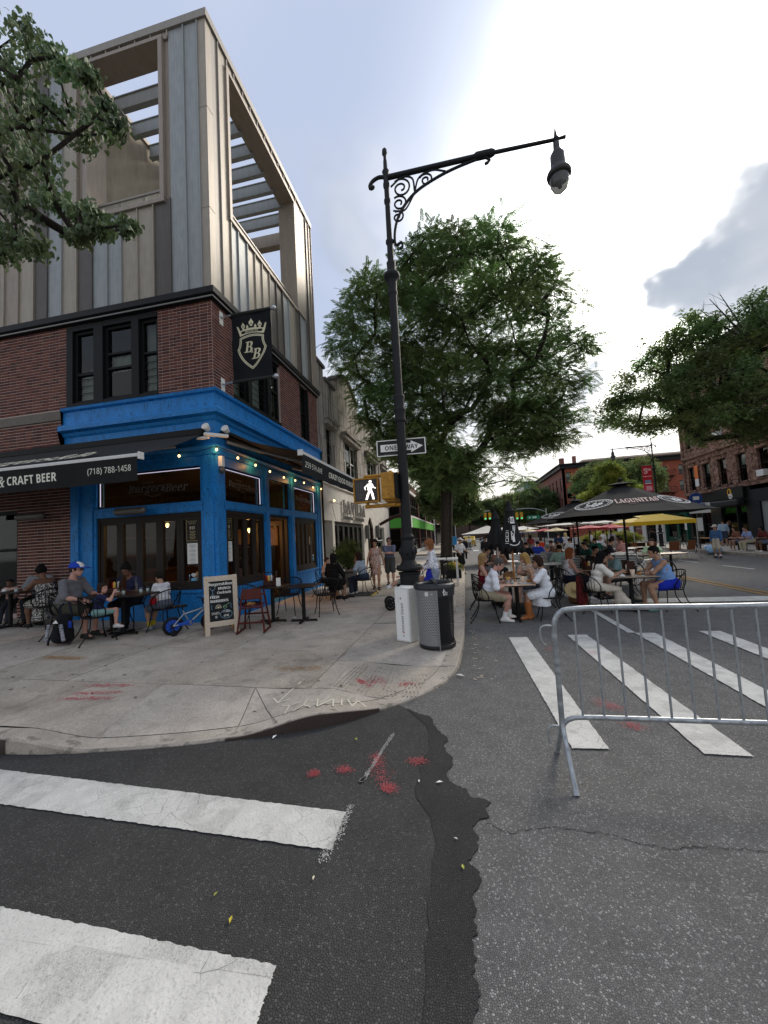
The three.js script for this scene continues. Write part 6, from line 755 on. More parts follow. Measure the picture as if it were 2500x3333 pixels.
// ================================================================ FURNITURE ON THE PAVEMENT
{
  const A = thing('chalkboard_sign','wooden framed chalkboard stand advertising brunch by the blue corner','sign',[-4.62,paveH(-4.62,-6.85),-6.82],0.72);
  const ct = ctex(512,768,(x,w,h) => {x.fillStyle = '#1b1d1f';x.fillRect(0,0,w,h);for (let i = 0;i < 60;i++) {x.fillStyle = 'rgba(200,200,200,0.02)';x.fillRect(rnd() * w,rnd() * h,120,30);} x.fillStyle = '#e8e8e2';x.textAlign = 'center';x.font = 'italic bold 74px serif';x.fillText('Burgers&Beer',250,84);x.font = 'bold 66px sans-serif';x.fillText('BRUNCH',330,168);x.font = 'italic bold 66px serif';x.fillText('Cocktails',320,248);x.textAlign = 'left';x.font = 'bold 66px sans-serif';x.fillText('FRESH',20,330);x.fillText('INGREDIENTS',20,408,390);x.font = '60px sans-serif';x.fillText('STARTS',40,640,170);x.fillText('@',110,706);x.fillText('11AM–',270,620);x.fillText('4PM',290,700);x.strokeStyle = '#8fb4cc';x.lineWidth = 6;x.beginPath();x.moveTo(20,120);x.quadraticCurveTo(80,230,140,120);x.moveTo(80,176);x.lineTo(80,262);x.moveTo(45,264);x.lineTo(118,264);x.stroke();x.beginPath();x.ellipse(350,650,125,80,0,0,7);x.stroke();x.beginPath();x.arc(190,520,60,Math.PI,0);x.closePath();x.strokeStyle = '#e0d8b8';x.stroke();for (let k = 1;k < 5;k++) {x.beginPath();x.moveTo(190,520);x.lineTo(190 + 55 * Math.cos(Math.PI * (1 + k / 5)),520 + 55 * Math.sin(Math.PI * (1 + k / 5)));x.stroke();} x.strokeStyle = '#8fc49a';x.beginPath();x.arc(330,500,40,0,Math.PI);x.closePath();x.stroke();x.beginPath();x.moveTo(290,500);x.lineTo(440,440);x.stroke();x.strokeStyle = '#6f9fd0';for (const a of [40,450]) {x.beginPath();x.moveTo(a,470);x.bezierCurveTo(a + 40,440,a - 30,530,a + 30,540);x.stroke();}});
  const front = [[-0.25,0.06],[0.25,0.06]],lean = -0.14,put = (g) => {g.rotateX(lean);return g.translate(0,0.0,0.14);};
  for (const s of [-1,1]) mesh('side_rail',[put(rb(0.085,1.1,0.03,0.005,s * 0.255,0.55,0))],M.woodGrey,A);mesh('top_rail',[put(rb(0.43,0.1,0.028,0.005,0,1.045,0))],M.woodGrey,A);mesh('bottom_rail',[put(rb(0.43,0.1,0.028,0.005,0,0.2,0))],M.woodGrey,A);
  mesh('chalkboard',put(b2(-0.213,0.213,0.25,0.995,-0.008,0.004)),std({color:0x1b1d1f,roughness:0.9}),A);{const g = new THREE.PlaneGeometry(0.425,0.744);g.translate(0,0.6225,0.0065);mesh('chalk_lettering',put(g),std({map:ct,roughness:0.9}),A,true);}
  mesh('rear_leg',[-1,1].map((s) => {const g = rb(0.06,1.08,0.03,0.005,s * 0.25,0.54,0);g.rotateX(0.3);return g.translate(0,0,-0.32);}),M.wood,A);{const g = rb(0.44,0.85,0.012,0.003,0,0.6,0);g.rotateX(0.3);mesh('rear_board',g.translate(0,0,-0.32),M.wood,A);}
  mesh('chain',[tube([[0.24,0.3,0.08],[0.24,0.22,-0.05],[0.24,0.3,-0.22]],0.006,12,4)],M.iron,A);
  // red wooden high chair
  const H = thing('high_chair','dark red wooden high chair beside the chalkboard stand','high chair',[-4.07,paveH(-4.07,-7.0),-7.05],0.25);const rw = std({color:lin(0.16,0.022,0.018),roughness:0.45,map:M.wood.map});
  for (const [sx,sz] of [[-1,1],[1,1],[-1,-1],[1,-1]]) mesh('leg',[bar([sx * 0.25,0.03,sz * 0.24],[sx * 0.17,0.78,sz * 0.12],0.018,0.018,6)],rw,H);
  mesh('runner',[-1,1].map((s) => rb(0.03,0.04,0.56,0.01,s * 0.25,0.02,0)),rw,H);mesh('crossbar',[bar([-0.23,0.2,0.22],[0.23,0.2,0.22],0.018,0.018,6),bar([-0.21,0.47,0.17],[0.21,0.47,0.17],0.018,0.018,6),bar([-0.22,0.3,-0.2],[0.22,0.3,-0.2],0.018,0.018,6)],rw,H);mesh('seat',[rb(0.36,0.025,0.3,0.01,0,0.5,0)],rw,H);mesh('backrest',[rb(0.36,0.2,0.02,0.01,0,0.72,0.13,-0.12)],rw,H);mesh('arm_rail',[-1,1].map((s) => rb(0.025,0.04,0.3,0.01,s * 0.18,0.7,0)),rw,H);
}
// ---- wire chair
function makeChair(label,group) {
  const c = thing('wire_chair',label,'chair',[0,0,0],0,group),m = M.iron,r = 0.24;
  mesh('seat',[lathe([[0,0.445],[0.2,0.44],[0.215,0.445],[0.2,0.452],[0,0.456]],20).scale(1.05,1,1),(() => {const g = new THREE.TorusGeometry(0.218,0.012,6,28);g.rotateX(Math.PI / 2);g.scale(1.05,1,1);g.translate(0,0.445,0);return g;})()],m,c);
  const rail = [];for (let k = 0;k <= 20;k++) {const t = k / 20,a = Math.PI * (1.12 + 0.76 * 1 * t * 1.0) - 0.18 + t * 0.36,s = Math.sin(Math.PI * t);rail.push([Math.cos(a) * 0.3,0.7 + 0.13 * Math.pow(s,0.7),Math.sin(a) * 0.27]);}
  mesh('back_rail',[tube(rail,0.0125,40,7),...[rail[0],rail[20]].map((p) => tube([p,[p[0] * 0.97,0.58,p[2] + 0.08],[Math.sign(p[0]) * 0.222,0.45,0.05]],0.011,14,6))],m,c);
  for (let k = 1;k < 20;k += 1.5) {const i = Math.floor(k),t = k - i,p = rail[i].map((v,q) => lerp(v,rail[Math.min(20,i + 1)][q],t)),a = Math.atan2(p[2],p[0]);mesh('spindle',[tube([p,[p[0] * 0.93,0.58,p[2] * 0.95],[Math.cos(a) * 0.228,0.445,Math.sin(a) * 0.215]],0.006,6,4)],m,c);}
  for (const [sx,sz] of [[-1,1],[1,1],[-1,-1],[1,-1]]) mesh('leg',[tube([[sx * 0.16,0.44,sz * 0.15],[sx * 0.185,0.28,sz * 0.17],[sx * 0.2,0.14,sz * (sz < 0 ? 0.24 :0.19)],[sx * 0.23,0.01,sz * (sz < 0 ? 0.34 :0.23)]],0.011,12,6),cyl(0.02,0.018,0.012,sx * 0.23,0,sz * (sz < 0 ? 0.34 :0.23),8)],m,c);
  return c;
}
let chair0 = null;const gp = (x,z) => (x < -0.25 && z < -2.9 ? paveH(x,z) :0);
function chair(x,z,turn,label,group) {if (!chair0) {chair0 = makeChair(label,group);chair0.position.set(x,gp(x,z),z);chair0.rotation.y = turn;return chair0;} const c = copy(chair0,[x,gp(x,z),z],turn,label);delete c.userData.group;if (group) c.userData.group = group;return c;}
function pedestalTable(x,z,w,d,h,turn,label,top,group) {
  const t = thing('cafe_table',label,'table',[x,gp(x,z),z],turn,group);mesh('tabletop',[rb(w,0.03,d,0.008,0,h,0)],top,t);mesh('edge_band',[b2(-w / 2 - 0.002,w / 2 + 0.002,h - 0.012,h + 0.008,d / 2 - 0.003,d / 2 + 0.003),b2(-w / 2 - 0.002,w / 2 + 0.002,h - 0.012,h + 0.008,-d / 2 - 0.003,-d / 2 + 0.003)],M.black,t);
  mesh('column',[cyl(0.04,0.04,h - 0.05,0,0.035,0,12),rb(0.36,0.02,0.36,0.005,0,h - 0.025,0)],M.black,t);mesh('foot',[rb(0.56,0.035,0.06,0.012,0,0.03,0),rb(0.06,0.035,0.56,0.012,0,0.03,0),...[[0.27,0],[-0.27,0],[0,0.27],[0,-0.27]].map(([a,b]) => cyl(0.02,0.02,0.02,a,0,b,8))],M.black,t);return t;
}
M.darkTop = std({color:lin(0.05,0.042,0.038),roughness:0.35,map:M.wood.map});M.paleTop = std({color:0xcdb398,roughness:0.5,map:grain});
// left pavement
pedestalTable(-6.5,-6.5,1.25,0.8,0.76,0.12,'dark table before the folding window, shared by the family with the capped man',M.darkTop);
pedestalTable(-9.6,-6.75,1.4,0.8,0.76,0.06,'dark table at the left edge beside the brick wall',M.darkTop);
pedestalTable(-4.08,-7.85,0.62,0.66,0.75,0.1,'small dark empty table behind the red high chair',M.darkTop);pedestalTable(-3.42,-7.95,0.62,0.66,0.75,0.1,'small dark empty table nearest the walkway',M.darkTop);pedestalTable(-3.5,-11.15,0.65,0.65,0.75,0.1,'small dark table before the pizzeria with three women',M.darkTop);
chair(-7.35,-6.12,1.75,'black wire chair under the man in the blue cap');chair(-6.55,-5.98,2.75,'black wire chair under the little boy at the dark table');chair(-5.88,-6.85,-1.75,'black wire chair under the girl with the red bag');chair(-7.0,-7.2,0.1,'black wire chair behind the woman in navy by the window');chair(-8.75,-6.85,-1.7,'black wire chair under the woman in the patterned dress');chair(-9.7,-7.35,0,'black wire chair against the brick wall at the left edge');
chair(-4.42,-7.5,1.3,'empty black wire chair half hidden by the red high chair');chair(-4.12,-8.75,0.05,'empty black wire chair between the two small empty tables, back to the door');chair(-3.22,-8.78,-2.6,'empty black wire chair turned away on the open pavement');chair(-4.15,-11.3,1.2,'black wire chair under the girl in the white top');chair(-3.62,-10.45,2.9,'black wire chair under the woman in black');chair(-3.05,-11.75,-1.9,'black wire chair under the woman in the checked shirt');
// street
pedestalTable(1.03,-8.55,0.68,0.62,0.72,0,'pale table of the couple in white beside the kerb',M.paleTop);pedestalTable(1.05,-9.95,0.62,0.6,0.72,0,'pale table of the two blonde women under the closed parasol',M.paleTop);pedestalTable(3.45,-9.25,0.86,0.66,0.73,0,'pale table between the dark haired woman and the man in blue',M.paleTop);pedestalTable(3.3,-10.9,0.8,0.62,0.73,0,'pale table of the red haired woman and the man in teal',M.paleTop);
chair(0.4,-8.45,1.55,'black wire chair under the grey haired man in white');chair(1.66,-8.58,-1.6,'black wire chair under the woman in the white dress');chair(0.42,-9.95,1.5,'black wire chair under the blonde woman in dark red');chair(1.68,-10.0,-1.6,'black wire chair under the blonde woman leaning on her elbow');chair(2.72,-9.25,1.62,'black wire chair under the dark haired woman in cream');chair(4.22,-9.3,-1.55,'black wire chair under the man in the blue vest');chair(2.62,-10.85,1.6,'black wire chair under the red haired woman');chair(3.95,-10.95,-1.6,'black wire chair under the man in teal');

// ================================================================ PEOPLE: joints -> tapered capsules -> smooth union -> surface nets
function netMesh(caps,cell,k,post) {
  let lo = [1e9,1e9,1e9],hi = [-1e9,-1e9,-1e9];
  for (const c of caps) for (const [p,r] of [[c[0],c[2]],[c[1],c[3]]]) {const q = [p.x,p.y,p.z];for (let i = 0;i < 3;i++) {lo[i] = Math.min(lo[i],q[i] - r - 3 * cell);hi[i] = Math.max(hi[i],q[i] + r + 3 * cell);}}
  const n = lo.map((v,i) => Math.ceil((hi[i] - v) / cell) + 1),[nx,ny,nz] = n,F = new Float32Array(nx * ny * nz).fill(1);
  for (const [a,b,ra,rb2] of caps) {
    const m = Math.max(ra,rb2) + k + 2 * cell,A = [a.x,a.y,a.z],B = [b.x,b.y,b.z],i0 = A.map((v,i) => Math.max(0,Math.floor((Math.min(v,B[i]) - m - lo[i]) / cell))),i1 = A.map((v,i) => Math.min(n[i] - 1,Math.ceil((Math.max(v,B[i]) + m - lo[i]) / cell)));
    const dx = B[0] - A[0],dy = B[1] - A[1],dz = B[2] - A[2],L2 = dx * dx + dy * dy + dz * dz + 1e-9;
    for (let z = i0[2];z <= i1[2];z++) for (let y = i0[1];y <= i1[1];y++) for (let x = i0[0];x <= i1[0];x++) {
      const px = lo[0] + x * cell - A[0],py = lo[1] + y * cell - A[1],pz = lo[2] + z * cell - A[2];let t = (px * dx + py * dy + pz * dz) / L2;t = t < 0 ? 0 :t > 1 ? 1 :t;
      const d = Math.hypot(px - dx * t,py - dy * t,pz - dz * t) - (ra + (rb2 - ra) * t),o = (z * ny + y) * nx + x,f = F[o],h = Math.max(k - Math.abs(f - d),0) / k;F[o] = Math.min(f,d) - h * h * k * 0.25;
   }
 }
  if (post) for (let z = 0;z < nz;z++) for (let y = 0;y < ny;y++) for (let x = 0;x < nx;x++) {const o = (z * ny + y) * nx + x;if (F[o] < 0.08) F[o] = post(lo[0] + x * cell,lo[1] + y * cell,lo[2] + z * cell,F[o]);}
  const id = new Int32Array(nx * ny * nz).fill(-1),P = [],I = [];
  for (let z = 0;z < nz - 1;z++) for (let y = 0;y < ny - 1;y++) for (let x = 0;x < nx - 1;x++) {
    let s = 0,sx = 0,sy = 0,sz = 0;const o = (z * ny + y) * nx + x;let neg = 0;
    const v = [F[o],F[o + 1],F[o + nx],F[o + nx + 1],F[o + nx * ny],F[o + nx * ny + 1],F[o + nx * ny + nx],F[o + nx * ny + nx + 1]];for (const q of v) if (q < 0) neg++;
    if (!neg || neg === 8) continue;
    for (let e = 0;e < 12;e++) {const ax = e >> 2,q = e & 3,i = ax === 0 ? q * 2 :ax === 1 ? (q & 1) + (q >> 1) * 4 :q,j = i + (1 << ax);if ((v[i] < 0) !== (v[j] < 0)) {const t = v[i] / (v[i] - v[j]);sx += (i & 1) + (ax === 0 ? t :0);sy += ((i >> 1) & 1) + (ax === 1 ? t :0);sz += ((i >> 2) & 1) + (ax === 2 ? t :0);s++;}}
    id[o] = P.length / 3;P.push(lo[0] + (x + sx / s) * cell,lo[1] + (y + sy / s) * cell,lo[2] + (z + sz / s) * cell);
 }
  const sxy = nx * ny;for (let z = 1;z < nz - 1;z++) for (let y = 1;y < ny - 1;y++) for (let x = 1;x < nx - 1;x++) {const o = (z * ny + y) * nx + x;for (const [d,u,w] of [[1,nx,sxy],[nx,sxy,1],[sxy,1,nx]]) {const a = F[o] < 0,b = F[o + d] < 0;if (a === b) continue;const q = [id[o],id[o - u],id[o - u - w],id[o - w]];if (q.some((t) => t < 0)) continue;if (a) I.push(q[0],q[1],q[2],q[0],q[2],q[3]);else I.push(q[0],q[2],q[1],q[0],q[3],q[2]);}}
  const g = new THREE.BufferGeometry();g.setAttribute('position',new THREE.Float32BufferAttribute(P,3));g.setIndex(I);g.computeVertexNormals();metricUV(g);return g;
}
const skinMats = {},SK = {light:[0.56,0.33,0.24],tan:[0.45,0.26,0.17],brown:[0.19,0.095,0.058],dark:[0.10,0.05,0.035],pink:[0.58,0.32,0.25]};
const skinM = (k) => (skinMats[k] ??= std({color:lin(...SK[k]),roughness:0.6,map:grain}));
const pattern = (bg,fg,n,seed,r = 9) => {const t = ctex(256,256,(x) => {const q = rng(seed);x.fillStyle = bg;x.fillRect(0,0,256,256);for (let i = 0;i < n;i++) {x.fillStyle = fg[(q() * fg.length) | 0];const a = q() * 256,b = q() * 256,s = r * (0.4 + q()),w = q() * 3;for (const dx of [-256,0,256]) for (const dy of [-256,0,256]) {x.beginPath();x.ellipse(a + dx,b + dy,s,s * 0.55,w,0,7);x.fill();}}});t.repeat.set(4,4);return std({map:t,roughness:0.95});};
const stripes = (a,b,n = 8) => {const t = ctex(64,256,(x) => {x.fillStyle = a;x.fillRect(0,0,64,256);x.fillStyle = b;for (let k = 0;k < n;k++) x.fillRect(0,k * 256 / n,64,128 / n);});t.repeat.set(4,4);return std({map:t,roughness:0.95});};
function ik(a,t,l1,l2,hint) {const d = t.clone().sub(a);let L = d.length();const M2 = (l1 + l2) * 0.995;if (L > M2) {d.multiplyScalar(M2 / L);L = M2;} const u = d.clone().normalize(),x = (l1 * l1 - l2 * l2 + L * L) / (2 * L),h = Math.sqrt(Math.max(0,l1 * l1 - x * x)),s = hint.clone().sub(u.clone().multiplyScalar(hint.dot(u))).normalize();return [a.clone().addScaledVector(u,x).addScaledVector(s,h),a.clone().add(d)];}
const EYE = col('#120c0a',0.3),LIP = std({color:lin(0.36,0.12,0.1),roughness:0.6});
function person(o) {
  const s = o.s ?? 1,t = thing('person',o.label,'person',[o.at[0],o.at[2] ?? gp(o.at[0],o.at[1]),o.at[1]],o.yaw,o.group);t.scale.setScalar(s);
  const far = o.far ?? 0,cell = far > 1 ? 0.034 :far ? 0.026 :0.019,w = o.w ?? 1,f = o.f,seat = o.seat === undefined ? 0.45 / s :o.seat,sit = seat !== null,lean = o.lean ?? (sit ? 0.12 :0.02),side = o.side ?? 0;
  const P = V(0,sit ? seat + 0.1 * w :0.93,0),U = V(Math.sin(side),Math.cos(lean),Math.sin(lean)).normalize(),L = V(Math.cos(o.twist ?? 0),-Math.sin(side),-Math.sin(o.twist ?? 0)).normalize(),Fw = L.clone().cross(U).normalize();
  const at = (u,l,z = 0) => P.clone().addScaledVector(U,u).addScaledVector(L,l).addScaledVector(Fw,z);
  const sh = (f ? 0.15 :0.178) * (0.6 + 0.4 * w),C = (a,b,r1,r2 = r1) => [a,b,r1,r2];
  const hx = o.hyaw ?? 0,hp = o.hpitch ?? 0,N = at(0.49,0),hq = new THREE.Quaternion().setFromEuler(new THREE.Euler(hp + lean * 0.25,hx,o.hroll ?? 0,'YXZ')),H = N.clone().add(V(0,0.075,0.02).applyAxisAngle(V(1,0,0),lean * 0.8)).add(V(0,0.085,0.02).applyQuaternion(hq)),hd = (x,y,z) => V(x,y,z).applyQuaternion(hq).add(H),hk = o.child ? 1.18 :1;
  const hc = (x,y,z) => hd(x * hk,y * hk,z * hk);
  const torso = [C(at(0,-0.075 * w),at(0,0.075 * w),0.105 * w),C(at(0.13,-0.05 * w),at(0.13,0.05 * w),0.1 * w),C(at(0.28,-0.06),at(0.28,0.06),(f ? 0.092 :0.104) * (0.5 + 0.5 * w)),C(at(0.41,-0.1),at(0.41,0.1),0.07),C(at(0.44,-sh + 0.02),at(0.44,sh - 0.02),0.05)];
  if (f) torso.push(C(at(0.3,-0.065,0.065),at(0.3,-0.065,0.07),0.052),C(at(0.3,0.065,0.065),at(0.3,0.065,0.07),0.052));if (w > 1.1) torso.push(C(at(0.1,0,0.05),at(0.16,0,0.06),0.1 * w));
  if (sit) torso.push(C(at(-0.02,-0.07,-0.03),at(-0.02,0.07,-0.03),0.095 * w));
  const limbs = {},body = [...torso,C(at(0.47,0,-0.005),hc(0,-0.05,-0.015),0.052,0.05)];
  const sideOf = (k) => (k === 'l' ? 1 :-1),fwd0 = sit ? 0.4 :0;
  for (const k of ['l','r']) {
    const m = sideOf(k),S = at(0.435,m * sh),hand = o[k + 'h'] ? V(...o[k + 'h']) :sit ? V(m * 0.17,Math.max(0.74 / s,P.y + 0.14),0.36) :V(m * 0.25,0.84,0.06),hint = o[k + 'e'] ? V(...o[k + 'e']) :V(m * 0.8,-1,-0.4),[E,Wr] = ik(S,hand,0.285,0.25,hint);
    const hip = at(-0.02,m * 0.088),ft = o[k + 'f'] ? V(...o[k + 'f']) :V(m * 0.11,0.075,fwd0),[K,An] = ik(hip,ft,0.43,0.42,o[k + 'k'] ? V(...o[k + 'k']) :V(m * 0.12,sit ? 0.6 :0,1)),fd = o[k + 't'] ? V(...o[k + 't']) :V(m * 0.15,-0.1,1).normalize();
    limbs[k] = {S,E,Wr,hip,K,An,fd};const mid = K.clone().lerp(An,0.35),back = K.clone().sub(hip).cross(V(1,0,0)).normalize();
    body.push(C(S,S.clone().lerp(E,0.5),0.05 * (0.5 + 0.5 * w),0.045 * (0.5 + 0.5 * w)),C(S.clone().lerp(E,0.5),E,0.045 * (0.5 + 0.5 * w),0.036),C(E,E.clone().lerp(Wr,0.4),0.036,0.037),C(E.clone().lerp(Wr,0.4),Wr,0.037,0.025),C(hip,hip.clone().lerp(K,0.5),0.088 * w,0.075 * w),C(hip.clone().lerp(K,0.5),K,0.075 * w,0.053),C(K,mid,0.052,0.054),C(mid,An,0.054,0.034),C(An,An.clone().addScaledVector(fd,0.15).setY(Math.min(An.y,An.y - 0.045)),0.036,0.028),C(An.clone().addScaledVector(fd,-0.035).add(V(0,-0.035,0)),An.clone().addScaledVector(fd,0.03).add(V(0,-0.03,0)),0.032));
 }
  const geos = [netMesh(body,cell,0.03)];
  // head: cranium, face, jaw, brow, nose, lips, ears
  const hcell = far > 1 ? 0.013 :far ? 0.009 :0.0062,R_ = (r) => r * hk;
  geos.push(netMesh([C(hc(0,0.03,-0.018),hc(0,0.028,-0.01),R_(0.086)),C(hc(0,0,0.028),hc(0,-0.065,0.042),R_(0.058),R_(0.043)),C(hc(-0.035,-0.055,0.012),hc(0,-0.092,0.052),R_(0.03),R_(0.022)),C(hc(0.035,-0.055,0.012),hc(0,-0.092,0.052),R_(0.03),R_(0.022)),C(hc(0,0.008,0.083),hc(0,-0.034,0.1),R_(0.008),R_(0.013)),C(hc(-0.032,0.022,0.076),hc(0.032,0.022,0.076),R_(0.011)),C(hc(-0.015,-0.06,0.082),hc(0.015,-0.06,0.082),R_(0.008)),C(hc(0.08,0.012,-0.012),hc(0.078,-0.022,-0.006),R_(0.013)),C(hc(-0.08,0.012,-0.012),hc(-0.078,-0.022,-0.006),R_(0.013)),C(hc(0,-0.055,-0.02),at(0.46,0,-0.01),0.054,0.058)],hcell,0.018));
  for (const k of ['l','r']) {// palm, four fingers, thumb
    const {E,Wr} = limbs[k],d = Wr.clone().sub(E).normalize(),nrm = o[k + 'n'] ? V(...o[k + 'n']).normalize() :V(-sideOf(k) * 0.5,-0.8,0),sd = d.clone().cross(nrm).normalize().multiplyScalar(sideOf(k)),nn = sd.clone().cross(d).normalize();if (nn.dot(nrm) < 0) nn.negate();
    const cu = o[k + 'c'] ?? 0.35,hp2 = (a,b,c) => Wr.clone().addScaledVector(d,a).addScaledVector(sd,b).addScaledVector(nn,c),q = [];for (const b of [-0.024,0,0.024]) q.push(C(hp2(-0.02,b * 0.5,0),hp2(0.08,b,0),0.017,0.015));
    [[-0.033,0.056],[-0.011,0.074],[0.011,0.08],[0.033,0.07]].forEach(([b,l]) => {const j = hp2(0.085,b,0),e1 = j.clone().addScaledVector(d,l * 0.5 * Math.cos(cu)).addScaledVector(nn,l * 0.5 * Math.sin(cu)),c2 = cu * 2.4,e2 = e1.clone().addScaledVector(d,l * 0.5 * Math.cos(c2)).addScaledVector(nn,l * 0.5 * Math.sin(c2));q.push(C(j,e1,0.0092,0.0085),C(e1,e2,0.0085,0.0075));});
    const t0 = hp2(0.02,0.03,0.005),t1 = hp2(0.055,0.058,0.016),t2 = hp2(0.085,0.062,0.026);q.push(C(t0,t1,0.013,0.0105),C(t1,t2,0.0105,0.008));geos.push(netMesh(q,far > 1 ? 0.0085 :far ? 0.0065 :0.0048,0.006));
 }
  mesh('body',mergeGeometries(geos),skinM(o.skin ?? 'light'),t);
  if (far < 2) {mesh('eyes',[sph(0.0105 * hk,...hc(0.031,0.003,0.077).toArray(),8),sph(0.0105 * hk,...hc(-0.031,0.003,0.077).toArray(),8)],EYE,t);const g = sph(0.017 * hk,0,0,0,8,1,0.4,0.4);g.applyQuaternion(hq);const q = hc(0,-0.06,0.087);g.translate(q.x,q.y,q.z);mesh('mouth',g,LIP,t);mesh('eyebrows',[-1,1].map((m) => bar(hc(m * 0.018,0.026,0.088).toArray(),hc(m * 0.046,0.024,0.076).toArray(),0.0045)),o.hairM ?? cloth(o.hair ?? '#2a1c14'),t);}
  // hair
  const hm = typeof o.hair === 'string' ? cloth(o.hair) :cloth('#2a1c14'),st = o.style ?? (f ? 'long' :'short'),inv = hq.clone().invert(),loc = (x,y,z) => V(x,y,z).sub(H).applyQuaternion(inv).multiplyScalar(1 / hk);
  if (st !== 'bald' && !(st === 'cap' && o.shaved)) {
    const hr = st === 'curly' ? 0.118 :st === 'short' || st === 'cap' ? 0.095 :0.1,q = [C(hc(0,0.036,-0.022),hc(0,0.034,-0.014),R_(hr))];
    if (st === 'long') q.push(C(hc(0,0.02,-0.06),hc(0,-0.24 * (o.hl ?? 1),-0.085),R_(0.07),R_(0.045)),C(hc(0.06,0,-0.02),hc(0.075,-0.2 * (o.hl ?? 1),-0.03),R_(0.036),R_(0.028)),C(hc(-0.06,0,-0.02),hc(-0.075,-0.2 * (o.hl ?? 1),-0.03),R_(0.036),R_(0.028)));
    if (st === 'bob' || st === 'curly') q.push(C(hc(0.05,0,-0.03),hc(0.06,-0.07,-0.03),R_(0.05),R_(0.045)),C(hc(-0.05,0,-0.03),hc(-0.06,-0.07,-0.03),R_(0.05),R_(0.045)),C(hc(0,0,-0.06),hc(0,-0.08,-0.06),R_(0.06)));
    if (st === 'bun') q.push(C(hc(0,0.115,-0.055),hc(0,0.12,-0.06),R_(0.055)));if (st === 'tail') q.push(C(hc(0,0.03,-0.1),hc(0,-0.14,-0.13),R_(0.04),R_(0.022)));
    const low = st === 'long' ? -1 :st === 'bob' || st === 'curly' ? -0.13 :st === 'tail' || st === 'bun' ? -0.07 :-0.055,fr = o.fringe ?? 0.062;
    mesh('hair',netMesh(q,far > 1 ? 0.015 :far ? 0.011 :0.0075,0.02,(x,y,z,d) => {const p = loc(x,y,z);if (st === 'curly') d += 0.014 * Math.sin(p.x * 95) * Math.sin(p.y * 90) * Math.sin(p.z * 100 + 1);else d += 0.003 * Math.sin(p.x * 170 + 3 * p.y);return Math.max(d,Math.min(p.z - (p.y < -0.02 ? 0.018 :0.036),fr - 0.35 * Math.abs(p.x) - p.y),low - p.y - (low > -0.5 ? 0.4 * (p.z + 0.02) :0));}),hm,t);
 }
  if (st === 'cap' || o.cap) {const cm = o.capM ?? cloth(o.cap),pan = o.cap2;mesh('cap',[netMesh([C(hc(0,0.042,-0.016),hc(0,0.042,-0.006),R_(0.104))],far > 1 ? 0.013 :0.008,0.02,(x,y,z,d) => Math.max(d,0.036 - loc(x,y,z).y)),(() => {const g = rb(0.16 * hk,0.012,0.13 * hk,0.006);g.rotateX(0.12);g.applyQuaternion(hq);const q = hc(0,0.04,0.135);return g.translate(q.x,q.y,q.z);})()],cm,t);if (pan) mesh('cap_panel',netMesh([C(hc(0,0.046,0.0),hc(0,0.046,0.012),R_(0.103))],0.008,0.02,(x,y,z,d) => {const p = loc(x,y,z);return Math.max(d,0.04 - p.y,0.018 - p.z,Math.abs(p.x) - 0.055);}),cloth(pan),t);}
  if (o.glasses) {const g = [];for (const m of [-1,1]) {const r = new THREE.TorusGeometry(0.022 * hk,0.0035,5,16);r.applyQuaternion(hq);const q = hc(m * 0.033,0.004,0.096);g.push(r.translate(q.x,q.y,q.z),bar(hc(m * 0.056,0.008,0.092).toArray(),hc(m * 0.08,0.01,0).toArray(),0.003));if (o.glasses > 1) {const dq = sph(0.021 * hk,0,0,0,10,1,1,0.2);dq.applyQuaternion(hq);g.push(dq.translate(q.x,q.y,q.z));}} g.push(bar(hc(-0.012,0.006,0.1).toArray(),hc(0.012,0.006,0.1).toArray(),0.003));mesh('glasses',g,M.black,t);}
  // clothes
  const grow = (a,e) => a.map((c) => C(c[0],c[1],c[2] + e,c[3] + e)),al = (p) => p.clone().sub(P).dot(U),along = (x,y,z) => (x - P.x) * U.x + (y - P.y) * U.y + (z - P.z) * U.z,lat = (x,y,z) => (x - P.x) * L.x + (y - P.y) * L.y + (z - P.z) * L.z,e0 = (far > 1 ? 0.022 :far ? 0.018 :0.015),neckC = at(0.52,0,0.06);
  const wr = (x,y,z) => 0.006 * Math.sin(46 * along(x,y,z) + 13 * lat(x,y,z)) * Math.sin(19 * (x + z) + 4) + 0.003 * Math.sin(70 * (x - z) + 30 * y);
  const sleeves = (v,e) => {const q = [];for (const k of ['l','r']) {const {S,E,Wr} = limbs[k];if (v > 0) q.push(C(S,S.clone().lerp(E,Math.min(v,1)),0.05 + e,0.047 + e * 1.35));if (v > 1) q.push(C(E,E.clone().lerp(Wr,v - 1),0.04 + e,0.033 + e));} return q;};
  const skirt = () => {const q = [],hy = o.hem ?? (sit ? null :0.5);if (sit) {for (const k of ['l','r']) {const {hip,K} = limbs[k],e = hip.clone().lerp(K,o.hem ?? 0.9);q.push(C(hip,e,0.1 * w,0.09));} const kc = limbs.l.K.clone().lerp(limbs.r.K,0.5),pc = P.clone().lerp(kc,o.hem ?? 0.9);q.push(C(P,pc,0.11,0.085),C(at(-0.05,0,0.02),pc.clone().add(V(0,-0.06,-0.05)),0.11,0.06));if (o.drop) q.push(C(at(-0.05,0.05,0.1),V(0.06,o.drop,0.12),0.13,0.15),C(at(-0.05,-0.05,0.1),V(-0.06,o.drop,0.2),0.13,0.15));} else {q.push(C(at(0.05,0),V(0,hy + 0.08,0),0.12 * w,0.15),C(V(-0.07,hy + 0.08,0.02),V(0.07,hy + 0.08,0.02),0.13));} return q;};
